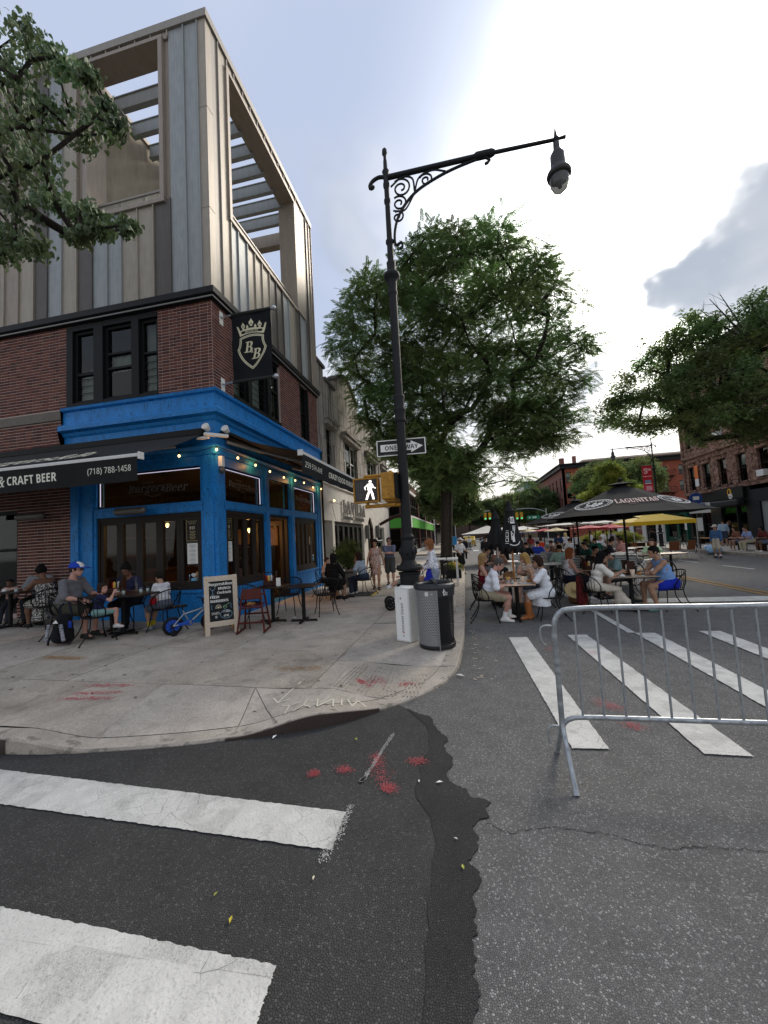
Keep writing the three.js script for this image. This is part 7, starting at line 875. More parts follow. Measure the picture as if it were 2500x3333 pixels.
  if (o.top) {
    const dress = o.bottom?.type === 'dress',v = o.sleeve ?? 0.75,hem = o.them ?? -0.04,q = [...grow(torso,e0),...sleeves(v,e0)];if (dress) q.push(...skirt());
    mesh(dress ? 'dress' :'shirt',netMesh(q,cell,0.03,(x,y,z,d) => {const a = along(x,y,z),l = Math.abs(lat(x,y,z));d += wr(x,y,z);d = Math.max(d,0.052 - Math.hypot(x - neckC.x,y - neckC.y,z - neckC.z) + (o.vneck ?? 0.008));d = Math.max(d,Math.min(a - 0.488,0.14 - l));if (v === 0) {d = Math.max(d,a > 0.25 ? l - (o.strapless ? 0.4 :sh - 0.02) :-1);if (o.strapless) d = Math.max(d,a - 0.36);} if (!dress) d = Math.max(d,hem - a);else if (!sit) d = Math.max(d,(o.hem ?? 0.5) - y);else if (o.drop) d = Math.max(d,o.drop - y);return d;}),o.topM ?? cloth(o.top),t);
    if (o.collar) mesh('collar',[tube([at(0.47,0.07,0.03).toArray(),at(0.5,0.05,-0.05).toArray(),at(0.51,0,-0.07).toArray(),at(0.5,-0.05,-0.05).toArray(),at(0.47,-0.07,0.03).toArray(),at(0.43,-0.02,0.1).toArray()],0.018,24,6)],o.topM ?? cloth(o.top),t);
 }
  if (o.bottom && o.bottom.type !== 'dress') {
    const len = o.bottom.len ?? 1.9,e = e0 * 1.15,q = [...grow(torso.slice(0,2),e * 0.9),...(sit ? [C(at(-0.02,-0.07,-0.03),at(-0.02,0.07,-0.03),0.095 * w + e)] :[])];
    if (o.bottom.type === 'skirt') q.push(...skirt());else for (const k of ['l','r']) {const {hip,K,An} = limbs[k],l1 = Math.min(len,1);q.push(C(hip,hip.clone().lerp(K,l1),0.09 * w + e,lerp(0.09,0.056,l1) * w + e * (len < 1 ? 2 :1.3)));if (len > 1) q.push(C(K,K.clone().lerp(An,len - 1),0.056 + e * 1.3,0.04 + e * (o.bottom.wide ?? 1.6)));}
    mesh(o.bottom.type === 'skirt' ? 'skirt' :len < 1 ? 'shorts' :'trousers',netMesh(q,cell,0.03,(x,y,z,d) => Math.max(d + wr(x,y,z),along(x,y,z) - 0.1,o.bottom.type === 'skirt' && !sit ? (o.hem ?? 0.5) - y :-1)),o.bottom.m ?? cloth(o.bottom.c ?? '#22242a'),t);
 }
  if (o.shoes) {const q = [];for (const k of ['l','r']) {const {An,fd,K} = limbs[k],h = V(0,-0.04,0);q.push([C(An.clone().addScaledVector(fd,-0.04).add(h),An.clone().addScaledVector(fd,0.16).add(V(0,-0.046,0)),0.04,0.034),C(An.clone().add(V(0,0.0,0)),An.clone().addScaledVector(fd,0.08).add(V(0,-0.03,0)),0.045,0.042),...(o.boots ? [C(An,An.clone().lerp(K,0.62),0.046,0.075)] :[])]);} mesh(o.boots ? 'boots' :'shoes',q.map((c) => netMesh(c,far > 1 ? 0.02 :0.011,0.02,(x,y,z,d) => Math.max(d,0.006 - y - (sit && s < 0.9 ? 1 :0)))),o.shoesM ?? cloth(o.shoes),t);if (o.socks) mesh('socks',['l','r'].map((k) => bar(limbs[k].An,limbs[k].An.clone().lerp(limbs[k].K,0.3),0.043,0.05,10)),cloth(o.socks),t);}
  return t;
}

// ---------------------------------------------------------------- the people of the photograph
const floral = {dress:pattern('#2b2b2e',['#c9c6bd','#8c8a86','#e6e2d8'],220,1,10),pink:pattern('#b9a79c',['#6d4a50','#4d3a40','#e0c9bd','#8f6a68'],320,2,9),blue:pattern('#5a6076',['#2f3550','#9aa0b4','#3d3f52'],420,3,6),white:pattern('#e9e9ee',['#8d93a6','#b5b9c8'],150,4,11),plaid:stripes('#6b7a8c','#aab4be',10),tanf:pattern('#b59a8a',['#5d4a52','#d8c4b4','#7c6470'],260,6,8),stripe:stripes('#e8e8e8','#2a3350',14),greyst:stripes('#6d7378','#9aa0a4',16)};
const TR = (c,len = 1.92,wide) => ({type:'trousers',c,len,wide}),SHT = (c,len = 0.72) => ({type:'shorts',c,len});
// left pavement
person({at:[-7.35,-6.12],yaw:1.72,s:1.06,w:1.3,lean:0.2,label:'man in grey shirt and blue and white cap seated with his back turned',skin:'pink',hair:'#3a2a20',cap:'#2346b8',cap2:'#e6e6e8',style:'cap',top:'#6d6d72',sleeve:0.95,bottom:SHT('#4a4a3e',0.85),shoes:'#333333',hyaw:0.25,glasses:1,rh:[-0.2,0.68,0.42],lh:[0.15,0.74,0.42]});
person({at:[-6.55,-6.0],yaw:2.3,s:0.66,child:1,lean:0.15,label:'little boy in navy vest reaching both hands to the dark table',skin:'pink',hair:'#2c1f18',style:'bob',top:'#22264a',sleeve:0.5,topM:cloth('#22264a'),bottom:SHT('#7fa3a0',0.8),hyaw:-0.6,lh:[0.12,1.2,0.42],rh:[-0.12,1.28,0.38],lf:[0.1,0.36,0.4],rf:[-0.1,0.4,0.42],shoes:'#cfcfd2'});
person({at:[-5.9,-6.85],yaw:-1.75,s:0.84,f:1,lean:0.2,label:'girl in white shirt and sunglasses with chin on hand and red waist bag',skin:'tan',hair:'#1c1411',style:'tail',top:'#d8d8dc',sleeve:0.7,bottom:SHT('#59616e',0.8),glasses:2,lh:[0.04,1.03,0.2],ln:[0,0.5,-1],rh:[-0.16,0.9,0.4],shoes:'#8a8f94',socks:'#c9b530',lf:[0.1,0.1,0.36],rf:[-0.08,0.1,0.48]});
person({at:[-7.0,-7.2],yaw:0.25,lean:0.2,f:1,w:1.12,label:'woman in navy top looking down behind the dark table by the window',skin:'brown',hair:'#0e0b0a',style:'bun',top:'#2a2c48',sleeve:1.2,vneck:0.03,bottom:TR('#1c1d24'),hpitch:0.4,shoes:'#222222'});
person({at:[-8.75,-6.85],yaw:-1.7,lean:0.3,f:1,w:1.12,label:'woman in strapless black and white patterned dress with a white headband',skin:'brown',hair:'#0b0908',style:'bun',top:'#333333',topM:floral.dress,sleeve:0,strapless:1,bottom:{type:'dress'},drop:0.16,hpitch:0.25,lh:[0.1,0.82,0.56],rh:[-0.2,0.8,0.5],shoes:'#222222'});
person({at:[-9.62,-7.4],yaw:0.5,label:'bald man in grey shirt against the brick wall',skin:'brown',style:'bald',top:'#8b8f94',sleeve:0.9,bottom:TR('#2a2c33'),hpitch:0.2,shoes:'#222222',hyaw:0.2});
person({at:[-9.95,-7.02,0.42],yaw:0.35,s:0.6,child:1,seat:0.7,label:'small child in striped top at the left edge table',skin:'brown',hair:'#15100e',style:'short',top:'#b05a50',topM:stripes('#c9c2ba','#a8584c',12),sleeve:1.3,bottom:TR('#333540'),shoes:'#444444',lh:[0.2,1.12,0.4],rh:[-0.2,1.12,0.4]});
// inside the restaurant
person({at:[-6.55,-8.75,0.2],yaw:2.4,far:1,label:'diner in white shirt and pale cap inside behind the folding window',skin:'light',hair:'#6b5a4a',style:'cap',cap:'#d6d2c6',top:'#d2d2d0',sleeve:0.9,bottom:TR('#3a3d44'),shoes:'#333333'});
person({at:[-5.85,-8.6,0.2],yaw:-2.2,far:1,f:1,label:'diner in dark top inside behind the wifi sticker',skin:'tan',hair:'#2a1c16',top:'#4a3a38',sleeve:1.5,bottom:TR('#2a2c33'),shoes:'#333333'});
person({at:[-5.75,-9.5,0.2],yaw:-1.5,far:1,f:1,label:'diner in pink top inside behind the avenue side folding window',skin:'light',hair:'#3a2418',top:'#c08a86',sleeve:0.7,bottom:TR('#2a2c33'),shoes:'#333333'});
// by the pizzeria
person({at:[-4.12,-11.28],yaw:1.25,s:0.84,f:1,far:1,label:'girl in white sleeveless top at the small table before the pizzeria',skin:'light',hair:'#3a251b',style:'tail',top:'#dcd8d8',sleeve:0,bottom:TR('#26272c'),shoes:'#555555'});
person({at:[-3.62,-10.47],yaw:2.9,f:1,far:1,w:1.08,label:'woman in black with long dark hair seated with her back turned',skin:'tan',hair:'#110d0c',hl:1.5,top:'#0e0e10',sleeve:1.8,bottom:{type:'dress'},drop:0.3,shoes:'#1a1a1a'});
person({at:[-3.05,-11.75],yaw:-1.9,f:1,far:1,lean:0.25,label:'woman in checked shirt and glasses drinking at the small table',skin:'tan',hair:'#2a1a14',top:'#7d8a99',topM:floral.plaid,sleeve:1.6,bottom:TR('#3d4658'),glasses:1,rh:[-0.05,0.98,0.28],shoes:'#e8e8e8'});
person({at:[-2.9,-12.85],yaw:0.2,seat:null,s:0.97,f:1,far:1,label:'woman with long curly dark hair walking in a patterned summer dress',skin:'tan',hair:'#1f1512',style:'curly',top:'#b9a79c',topM:floral.pink,sleeve:0,bottom:{type:'dress'},hem:0.5,shoes:'#2a2020',lf:[0.08,0.08,0.12],rf:[-0.08,0.09,-0.12],lh:[0.3,0.82,0.02],rh:[-0.3,0.84,0.08]});
person({at:[-2.6,-13.85],yaw:0.18,seat:null,s:1.0,far:1,label:'man in blue patterned shirt and sunglasses walking with arms crossed',skin:'light',hair:'#1a1412',top:'#5a6076',topM:floral.blue,sleeve:0.9,them:-0.1,bottom:SHT('#4a4c4c',0.92),glasses:2,shoes:'#1c1c1c',lh:[-0.12,1.17,0.22],rh:[0.12,1.15,0.24],le:[1,-0.4,0.2],re:[-1,-0.4,0.2],lf:[0.09,0.08,0.1],rf:[-0.09,0.09,-0.14]});
person({at:[-2.08,-14.9],yaw:0.2,seat:null,far:1,label:'man in black shirt half hidden by the lamp post base',skin:'tan',hair:'#14100e',top:'#141416',sleeve:0.85,bottom:SHT('#26272b',0.9),shoes:'#333333'});
person({at:[-0.68,-8.95],yaw:-1.35,seat:null,s:0.93,f:1,w:1.1,lean:0.08,label:'older woman with curly auburn hair and grey patterned white shirt behind the bin',skin:'light',hair:'#8a5a38',style:'curly',top:'#e4e4ea',topM:floral.white,sleeve:1.7,them:-0.14,collar:1,bottom:TR('#8f98a8'),glasses:1,shoes:'#d8d8d8',lh:[0.06,1.02,0.28],rh:[-0.1,1.04,0.3],hpitch:0.1});
person({at:[-0.15,-18.6],yaw:0.9,seat:null,s:0.98,far:1,label:'man in white shirt, black shorts and white cap on the kerb',skin:'tan',hair:'#222222',style:'cap',cap:'#e8e8e8',top:'#e6e6ea',sleeve:0.85,bottom:SHT('#18181a',0.9),shoes:'#18181a',lh:[0.3,1.0,0.25],rh:[-0.2,1.0,0.12],re:[-1,0,-0.3]});
// street tables
person({at:[0.42,-8.45],yaw:1.55,s:1.02,lean:0.38,label:'grey haired man in white polo shirt and khaki shorts eating',skin:'pink',hair:'#4f4c4a',style:'short',top:'#e9ebf2',sleeve:0.95,collar:1,them:-0.08,bottom:SHT('#a39a82',0.72),shoes:'#ecebe6',socks:'#f0f0f0',hpitch:0.35,lh:[0.16,0.78,0.42],rh:[-0.14,0.72,0.38],lf:[0.12,0.085,0.42],rf:[-0.12,0.085,0.3]});
person({at:[1.64,-8.58],yaw:-1.6,s:0.98,f:1,lean:0.2,label:'woman in loose white dress and tan boots eating with both hands',skin:'tan',hair:'#2e1f19',style:'bob',fringe:0.05,top:'#eceff4',sleeve:0.8,vneck:0.03,bottom:{type:'dress'},hem:0.85,drop:0.28,shoes:'#a8683a',boots:1,glasses:1,lh:[0.07,0.98,0.3],rh:[-0.07,0.96,0.3],lc:0.7,rc:0.7,lf:[0.07,0.08,0.42],rf:[-0.1,0.08,0.36],hpitch:0.1});
person({at:[0.42,-9.95],yaw:1.5,f:1,lean:0.02,label:'blonde woman in dark red dress sitting back from the table',skin:'light',hair:'#a98a5c',hl:1.15,top:'#6a1220',sleeve:0,bottom:{type:'dress'},hem:0.7,shoes:'#caa890',lf:[0.05,0.08,0.55],rf:[-0.08,0.08,0.5]});
person({at:[1.66,-10.0],yaw:-1.6,f:1,lean:0.32,label:'blonde woman in patterned top with face on her hand under the parasol',skin:'light',hair:'#b8965e',hl:1.2,top:'#b59a8a',topM:floral.tanf,sleeve:0.5,bottom:SHT('#4a4e5a',0.6),shoes:'#d8d0c8',lh:[0.04,1.05,0.3],ln:[0,0.4,-1],rh:[-0.2,0.78,0.42],hpitch:0.15});
person({at:[2.74,-9.25],yaw:1.62,s:0.98,f:1,lean:0.26,label:'woman with very long black hair in cream top and trousers',skin:'tan',hair:'#0c0a0b',hl:1.9,top:'#e8e4da',sleeve:0.85,bottom:{type:'trousers',c:'#d8cfbf',len:1.8,wide:2.6},shoes:'#e9e6e0',lh:[0.05,0.99,0.3],ln:[0,0.4,-1],rh:[-0.16,0.86,0.5],lf:[-0.12,0.14,0.62],rf:[0.02,0.09,0.48],hpitch:0.2});
person({at:[4.2,-9.3],yaw:-1.55,s:1.06,w:1.12,lean:0.34,label:'smiling man in pale blue sleeveless top and bright blue shorts',skin:'tan',hair:'#15110f',top:'#7fa6dc',sleeve:0,bottom:SHT('#1a2fae',0.5),shoes:'#5d8a86',lh:[-0.08,0.76,0.42],rh:[0.12,0.77,0.44],le:[1,-0.3,-0.1],re:[-1,-0.3,-0.1],lf:[0.14,0.085,0.3],rf:[-0.12,0.085,0.42],hpitch:0.08});
person({at:[2.62,-10.85],yaw:1.6,f:1,lean:0.08,label:'red haired woman in white vest and navy jeans seen side on',skin:'pink',hair:'#8a4e2c',hl:1.4,top:'#dadce2',sleeve:0,bottom:TR('#1c2236',1.85),shoes:'#eeeeee',lh:[0.1,0.68,0.38],rh:[-0.1,0.68,0.36]});
person({at:[3.93,-10.95],yaw:-1.5,lean:0.5,label:'man in teal shirt and black cap leaning over the table',skin:'light',hair:'#1c1512',style:'cap',cap:'#141416',top:'#8fb0b4',sleeve:0.8,bottom:SHT('#33353a',0.8),shoes:'#333333',hpitch:0.5,lh:[0.1,0.78,0.45],rh:[-0.1,0.8,0.48]});
person({at:[0.72,-14.8],yaw:1.35,far:1,lean:0.2,label:'young man in black shirt with a rucksack at the white table',skin:'tan',hair:'#15110f',top:'#17181b',sleeve:0.8,bottom:SHT('#777a80',0.85),shoes:'#222222'});
// the crowd further along: [x, z, yaw, standing, shirt, hair, sleeve, bottom, label, skin]
const crowd = [
  [1.15,-14.6,2.6,0,'#8a6a58','#2a1c16',0.8,'#333a44','person in brown top behind the young man with the rucksack'],[2.9,-19.4,2.8,0,'#1a1a1e','#1a1412',0.9,'#222222','person in black with dark hair before the red tables','tan'],[3.5,-20,2.6,0,'#2747b4','#1c1512',0.8,'#333333','person in royal blue seated beyond the striped chairs'],[2.85,-14.75,2.3,0,'#7d8286','#8f8c88',1.6,'#3d434c','white haired man in striped grey shirt on a striped chair','pink'],[3.2,-14.2,3.0,0,'#9fc4bc','#15110f',0.8,'#555555','person in mint shirt facing away at the striped chairs','tan'],[4.3,-20.2,-2.4,0,'#5a4a40','#2c2019',0.9,'#333333','man in brown looking this way in the crowd'],[4.75,-16.3,-1.2,0,'#14403c','#15110f',1.8,'#1c1c20','person in dark green jacket under the black parasols','tan'],[3.6,-12.3,0.4,0,'#1b1c1e','#181210',1.8,'#222222','person hunched in black between the parasol poles','tan'],[6.5,-21.2,3.0,0,'#1f5a4a','#3a2418',0.8,'#333333','person in green top before the red parasols'],[7.6,-24.4,2.2,0,'#e6e8f0','#8f7a64',0.8,'#8a8f98','person in white leaning over a far table','pink'],[7.9,-23,3.0,0,'#a59c94','#2a1c14',0.7,'#333333','person in beige facing away near the hedge'],[8.6,-24.1,2.9,0,'#8a2e2e','#1a1412',0.8,'#333333','person in dark red top near the hedge','tan'],[7.0,-19.2,-2.6,0,'#b98a84','#2a1c16',0.7,'#555555','person in dusty pink at a table before the hedge'],[4.0,-18.7,0.6,0,'#6a4a3a','#3a251b',0.9,'#333333','person in chestnut top with head bowed'],[5.0,-27,3.0,0,'#e04a22','#2a1c14',0.8,'#333333','person in orange shirt at the red tables'],[6.7,-15.8,-0.4,0,'#b8d8b0','#2a1c16',0.6,'#c8b8a0','child in pale green by the brown chairs'],[2.2,-25.5,2.8,0,'#c03038','#2a1c14',0.8,'#333333','person in red seated left of the red tables'],[3.1,-26.5,-2.2,0,'#d8d8dc','#77716a',0.8,'#333333','person in pale grey at the left red table','pink'],[3.8,-27.5,2.4,0,'#d6483a','#e8e4dc',0.8,'#333333','white haired person in coral at the red tables','pink'],[2.6,-29,1.2,0,'#8a1c24','#1c1512',0.8,'#222222','person in maroon at the far red table','tan'],[5.7,-22.6,-2.8,0,'#d9dadf','#2c2019',0.8,'#444444','person in white under the left red parasol'],[5.4,-19.5,2.0,0,'#2c2e36','#15110f',1.7,'#222222','person in charcoal under the white parasol','brown'],[6.2,-24.8,1.8,0,'#33455a','#2a1c16',0.8,'#333333','person in slate blue under the right red parasol'],[6.0,-18.0,1.2,0,'#1c1d22','#181210',1.6,'#222222','person in black jacket right of the white parasol pole','tan'],
  [5.85,-26,2.9,1,'#2d3c63','#2c2622',0.8,'#b5a88c','standing man in navy shirt and khaki shorts, back turned'],[6.35,-26.3,2.9,1,'#e6e6ec','#d8c48a',0.6,'#59616e','standing blonde woman in white top and denim shorts'],[6.35,-24,-2.6,1,'#dcdce0','#1a1412',0.85,'#141416','standing waiter in white shirt and black trousers','brown'],[8.2,-27.5,-1.6,1,'#d8d8da','#15110f',0.8,'#33353a','standing man in white shirt by the red brick wall','tan'],[8.9,-27.5,1.8,1,'#e0e0e2','#2a1c14',0.8,'#55585c','second standing person in white by the wall'],[9.6,-28,-2.9,1,'#3a3a3e','#1a1412',0.8,'#222222','standing person in black and white stripes by the hedge'],[4.4,-27.2,3.0,1,'#a04848','#3a2418',0.7,'#a59c94','standing woman in red top with long hair by the red tables'],[11.6,-27,-2.6,1,'#15161a','#120e0c',1.8,'#15161a','standing person in black beneath the yellow tent','brown'],[1.3,-24,0.1,1,'#2a2c33','#14100e',1.8,'#8a8378','standing cyclist in dark jacket in the roadway','tan'],[1.7,-25.6,0.3,1,'#8f8c88','#d8d4cc',1.6,'#3a3d44','standing person in grey with white helmet in the roadway'],[0.1,-30,0.2,1,'#26303c','#14100e',1.8,'#22262c','person in dark blue walking up the roadway by the kerb','brown'],[0.75,-46,0.2,1,'#dadade','#2a1c14',0.8,'#33353a','far person in white at the white barriers'],[2.2,-47,2.8,1,'#4a4e5a','#2a1c14',1.5,'#33353a','far person in grey at the white barriers'],
];
for (const c of crowd) {const st = c[3];person({at:[c[0],c[1]],yaw:c[2],seat:st ? null :undefined,s:st ? 0.93 :1,far:c[1] < -17 ? 2 :1,f:/woman|pink|beige|red top|mint/.test(c[8]) ? 1 :0,style:/cap|helmet/.test(c[8]) ? 'cap' :/woman|maroon|slate|beige/.test(c[8]) ? 'long' :'short',cap:/helmet/.test(c[8]) ? '#e8e8e8' :undefined,top:c[4],topM:/stripe[sd]/.test(c[8]) ? (/grey shirt/.test(c[8]) ? floral.greyst :/stripes/.test(c[8]) ? floral.stripe :undefined) :undefined,hair:c[5],sleeve:c[6],bottom:/shorts/.test(c[8]) ? SHT(c[7],0.85) :TR(c[7]),shoes:'#333336',label:c[8],skin:c[9] ?? 'light',lean:st ? 0.03 :0.1 + 0.25 * h2(c[0] * 10,c[1],3),hpitch:0.25 * h2(c[0] * 7,c[1],5),hyaw:(h2(c[0] * 9,c[1],8) - 0.5) * 0.9});}
// right pavement
person({at:[12.2,-22],yaw:-1.1,seat:null,s:0.95,far:1,label:'man in denim jacket, cream shorts and pale cap standing in the roadway',skin:'tan',hair:'#4a4540',style:'cap',cap:'#d8d4c8',top:'#4a6f9e',sleeve:1.8,them:-0.12,bottom:SHT('#c9c0ac',0.9),socks:'#efefef',shoes:'#2a2a2c'});
person({at:[16.7,-29.3,0.15],yaw:2.9,seat:null,far:2,label:'man in light blue shirt standing before the black shopfront',skin:'tan',hair:'#2c221c',top:'#9fb6cc',sleeve:1.7,bottom:SHT('#3d4a5e',0.8),shoes:'#8a7a68'});
person({at:[17.4,-29.8,0.15],yaw:-2.4,seat:null,s:0.95,f:1,far:2,label:'woman in black standing close to the man in light blue',skin:'light',hair:'#5a4030',top:'#1a1a1d',sleeve:0.6,bottom:TR('#1a1a1d'),shoes:'#222222'});
for (const [x,z,top,hair,lab,f,skin] of [[14.75,-24.6,'#8a5a4a','#2a1c14','woman in brown top at the far end of the bench',1,'tan'],[14.7,-23.7,'#9aaedc','#3a2a20','man in lilac shirt and pale trousers on the bench',0,'pink'],[14.7,-22.6,'#6a2c26','#15110f','person in rust top at the near end of the bench',1,'brown']]) person({at:[x,z,0.15],yaw:-1.5,far:1,lean:0.35,f,label:lab,skin,hair,style:f ? 'bob' :'short',top,sleeve:0.6,bottom:f ? SHT('#5f6f86',0.7) :TR('#c9c4a8',1.8),shoes:'#e0dcd4',lh:[0.1,0.7,0.42],rh:[-0.1,0.72,0.4]});

// ================================================================ PARASOLS, TENTS AND WHAT STANDS IN THE AVENUE
function parasol(name,label,x,z,r,top,edge,n,fabM,o = {}) {
  const t = thing(name,label,'parasol',[x,o.y ?? 0,z],o.turn ?? 0.2,o.group),P = (k,q) => {const a = k / n * 6.283;return [Math.cos(a) * r * q,lerp(top,edge,q) + 0.05 * r * q * (1 - q) * -1,Math.sin(a) * r * q];},g = [];
  for (let k = 0;k < n;k++) for (let j = 0;j < 4;j++) {const a = P(k,j / 4),b = P(k + 1,j / 4),c = P(k + 1,(j + 1) / 4),d = P(k,(j + 1) / 4),m = [(c[0] + d[0]) / 2,(c[1] + d[1]) / 2 + (j === 3 ? 0.015 :0),(c[2] + d[2]) / 2];if (j === 0) g.push(tri([a,m,d],[0,1,2]),tri([a,c,m],[0,1,2]));else {const ab = [(a[0] + b[0]) / 2,(a[1] + b[1]) / 2,(a[2] + b[2]) / 2];g.push(quad(a,ab,m,d),quad(ab,b,c,m));}}
  mesh('canopy',g,fabM,t);if (o.vent) mesh('vent_cap',Array.from({length:n},(_,k) => tri([[0,top + 0.05,0],[Math.cos((k + 1) / n * 6.283) * r * 0.17,top - 0.03,Math.sin((k + 1) / n * 6.283) * r * 0.17],[Math.cos(k / n * 6.283) * r * 0.17,top - 0.03,Math.sin(k / n * 6.283) * r * 0.17]],[0,1,2])),fabM,t);
  mesh('pole',[bar([0,0,0],[0,top,0],o.pr ?? 0.022,o.pr ?? 0.022,10)],o.pm ?? M.black,t);mesh('finial',[sph(0.045,0,top + (o.vent ? 0.09 :0.03),0)],o.pm ?? M.black,t);
  mesh('rib',Array.from({length:n},(_,k) => {const e = P(k,0.98),m = P(k,0.5);return [bar([0,top - 0.04,0],[e[0],e[1] - 0.02,e[2]],0.009,0.009,5),bar([0,edge - 0.08,0],[m[0],m[1] - 0.03,m[2]],0.008,0.008,5)];}).flat(),o.rm ?? M.black,t);
  if (o.valance) mesh('valance',Array.from({length:n},(_,k) => {const a = P(k,1),b = P(k + 1,1);return quad([a[0],a[1] - o.valance,a[2]],[b[0],b[1] - o.valance,b[2]],b,a);}),fabM,t);
  mesh('base',[lathe([[0,0],[0.26,0],[0.26,0.05],[0.2,0.09],[0.04,0.1],[0.03,0.3],[0,0.3]],18)],M.black,t);return [t,P];
}
const can2 = (c,tr = 0.25) => new THREE.MeshPhysicalMaterial({color:c,roughness:0.95,transmission:tr,thickness:0,side:THREE.DoubleSide,map:weave});
const blackCan = std({color:lin(0.014,0.0145,0.016),roughness:0.85,side:THREE.DoubleSide,map:weave});
{
  const logoT = ctex(512,256,(x) => {x.strokeStyle = x.fillStyle = '#d8d8d4';x.lineWidth = 12;x.beginPath();x.ellipse(256,128,235,112,0,0,7);x.stroke();x.lineWidth = 6;x.beginPath();x.ellipse(256,128,190,84,0,0,7);x.stroke();for (let k = 0;k < 26;k++) {const a = k / 26 * 6.283;x.beginPath();x.ellipse(256 + 212 * Math.cos(a),128 + 97 * Math.sin(a),6,9,a,0,7);x.fill();} for (let k = 0;k < 40;k++) {x.beginPath();x.ellipse(256 + (h2(k,1,4) - 0.5) * 230,128 + (h2(k,2,4) - 0.5) * 100,16,9,k,0,7);x.fill();}}),logoM = new THREE.MeshStandardMaterial({map:logoT,transparent:true,alphaTest:0.4,roughness:0.9,side:THREE.DoubleSide}),wordM = new THREE.MeshStandardMaterial({roughness:0.9,transparent:true,alphaTest:0.4,side:THREE.DoubleSide,map:ctex(1024,200,(x) => {x.fillStyle = '#e6c9c0';x.font = 'bold 150px serif';x.textAlign = 'center';x.fillText('LAGUNITAS',512,140,980);x.fillStyle = '#8a6a64';x.font = 'bold 30px serif';x.fillText('BREWING CO',420,184);})});
  const decal = (t,P,k,q,w,h,m,name) => {const a = P(k,q),b = P(k + 1,q),c = [(a[0] + b[0]) / 2,(a[1] + b[1]) / 2,(a[2] + b[2]) / 2],u = V(a[0] - b[0],a[1] - b[1],a[2] - b[2]).normalize(),top = V(0,P(0,0)[1],0),v = top.sub(V(...c)).normalize(),n = u.clone().cross(v).normalize(),g = new THREE.PlaneGeometry(w,h,6,2);g.applyMatrix4(new THREE.Matrix4().makeBasis(u,v,n));const off = n.clone().multiplyScalar(0.024);g.translate(c[0] + off.x,c[1] + off.y,c[2] + off.z);mesh(name,g,m,t,true);};
  const [t,P] = parasol('beer_parasol','large open black parasol with pale lettering in front of the yellow tent',3.86,-10.4,1.82,2.84,2.06,8,blackCan,{vent:1,turn:-0.5,pr:0.025});
  decal(t,P,1,0.64,0.92,0.4,wordM,'lettering');decal(t,P,0,0.66,0.95,0.56,logoM,'round_logo');decal(t,P,2,0.66,0.95,0.56,logoM,'round_logo');
  const [t2,P2] = parasol('beer_parasol','second open black parasol behind the lettered one, left',3.42,-12.7,1.62,2.66,2.0,8,blackCan,{vent:1,turn:-0.5,pr:0.025});decal(t2,P2,1,0.66,0.9,0.42,logoM,'round_logo');decal(t2,P2,2,0.66,0.9,0.42,logoM,'round_logo');
  const closed = (label,x,z,top,bot,poleM,print) => {const c = thing('closed_parasol',label,'parasol',[x,0,z]);const N = 80,prof = [[0.0,top + 0.1],[0.03,top + 0.09],[0.05,top],[0.1,top - 0.12],[0.13,top - 0.14],[0.1,top - 0.16],[0.14,top - 0.4],[0.2,lerp(top,bot,0.6)],[0.25,bot + 0.12],[0.28,bot + 0.05],[0.2,bot],[0.05,bot + 0.1]],g = new THREE.LatheGeometry(prof.map((p) => new THREE.Vector2(...p)),N),p = g.attributes.position;for (let i = 0;i < p.count;i++) {const a = Math.atan2(p.getZ(i),p.getX(i)),y = p.getY(i),k = 1 - 0.2 * Math.pow(0.5 + 0.5 * Math.cos(a * 8 + y * 0.8),2) * sst(top,top - 0.5,y) + 0.05 * Math.sin(a * 3 + y * 9),dy = y < bot + 0.08 ? 0.05 * Math.cos(a * 8) :0;p.setXYZ(i,p.getX(i) * k,y + dy,p.getZ(i) * k);} g.computeVertexNormals();mesh('folded_canopy',g,blackCan,c);mesh('pole',[bar([0,0.06,0],[0,bot + 0.3,0],0.021)],poleM,c);mesh('base',[lathe([[0,0],[0.24,0],[0.25,0.05],[0.24,0.16],[0.2,0.19],[0,0.2]],22)],std({color:0x2a2a28,roughness:0.9}),c);
    if (print) {const m = new THREE.MeshStandardMaterial({roughness:0.9,transparent:true,alphaTest:0.4,side:THREE.DoubleSide,map:ctex(256,512,(x) => {x.fillStyle = '#e2e2de';x.fillRect(110,20,110,100);x.fillStyle = '#101012';x.font = 'bold 84px sans-serif';x.fillText('VE',112,100);x.fillStyle = x.strokeStyle = '#e2e2de';x.lineWidth = 11;x.beginPath();x.moveTo(120,360);x.lineTo(120,240);x.lineTo(160,300);x.lineTo(200,190);x.stroke();for (const a of [-20,10,40]) {x.beginPath();x.moveTo(165 + a * 0.4,230);x.lineTo(175 + a,150);x.stroke();} x.fillRect(130,300,36,90);x.beginPath();x.arc(150,330,110,0.5,2.2);x.stroke();x.lineWidth = 9;x.strokeRect(20,250,44,60);x.strokeRect(20,330,44,50);x.fillRect(16,220,54,8);x.fillRect(16,402,54,8);x.fillRect(70,40,10,20);x.fillRect(70,80,10,20);})});const pg = new THREE.CylinderGeometry(0.125,0.285,0.78,14,1,true,-0.75,1.5);pg.translate(0,(top + bot) / 2 - 0.1,0);mesh('white_print',pg,m,c,true);}
    return c;};
  closed('closed black parasol with white print and orange wooden pole over the near tables',1.09,-9.3,2.42,1.36,std({color:lin(0.42,0.16,0.04),roughness:0.5}),true);closed('plain closed black parasol just behind the printed one',0.86,-10.4,2.3,1.42,M.alu,false);
  const W = can2(0xe4e2da),G = 'white parasols over the crowd',RD = can2(0xc22036),CR = can2(0xe2cfa0);
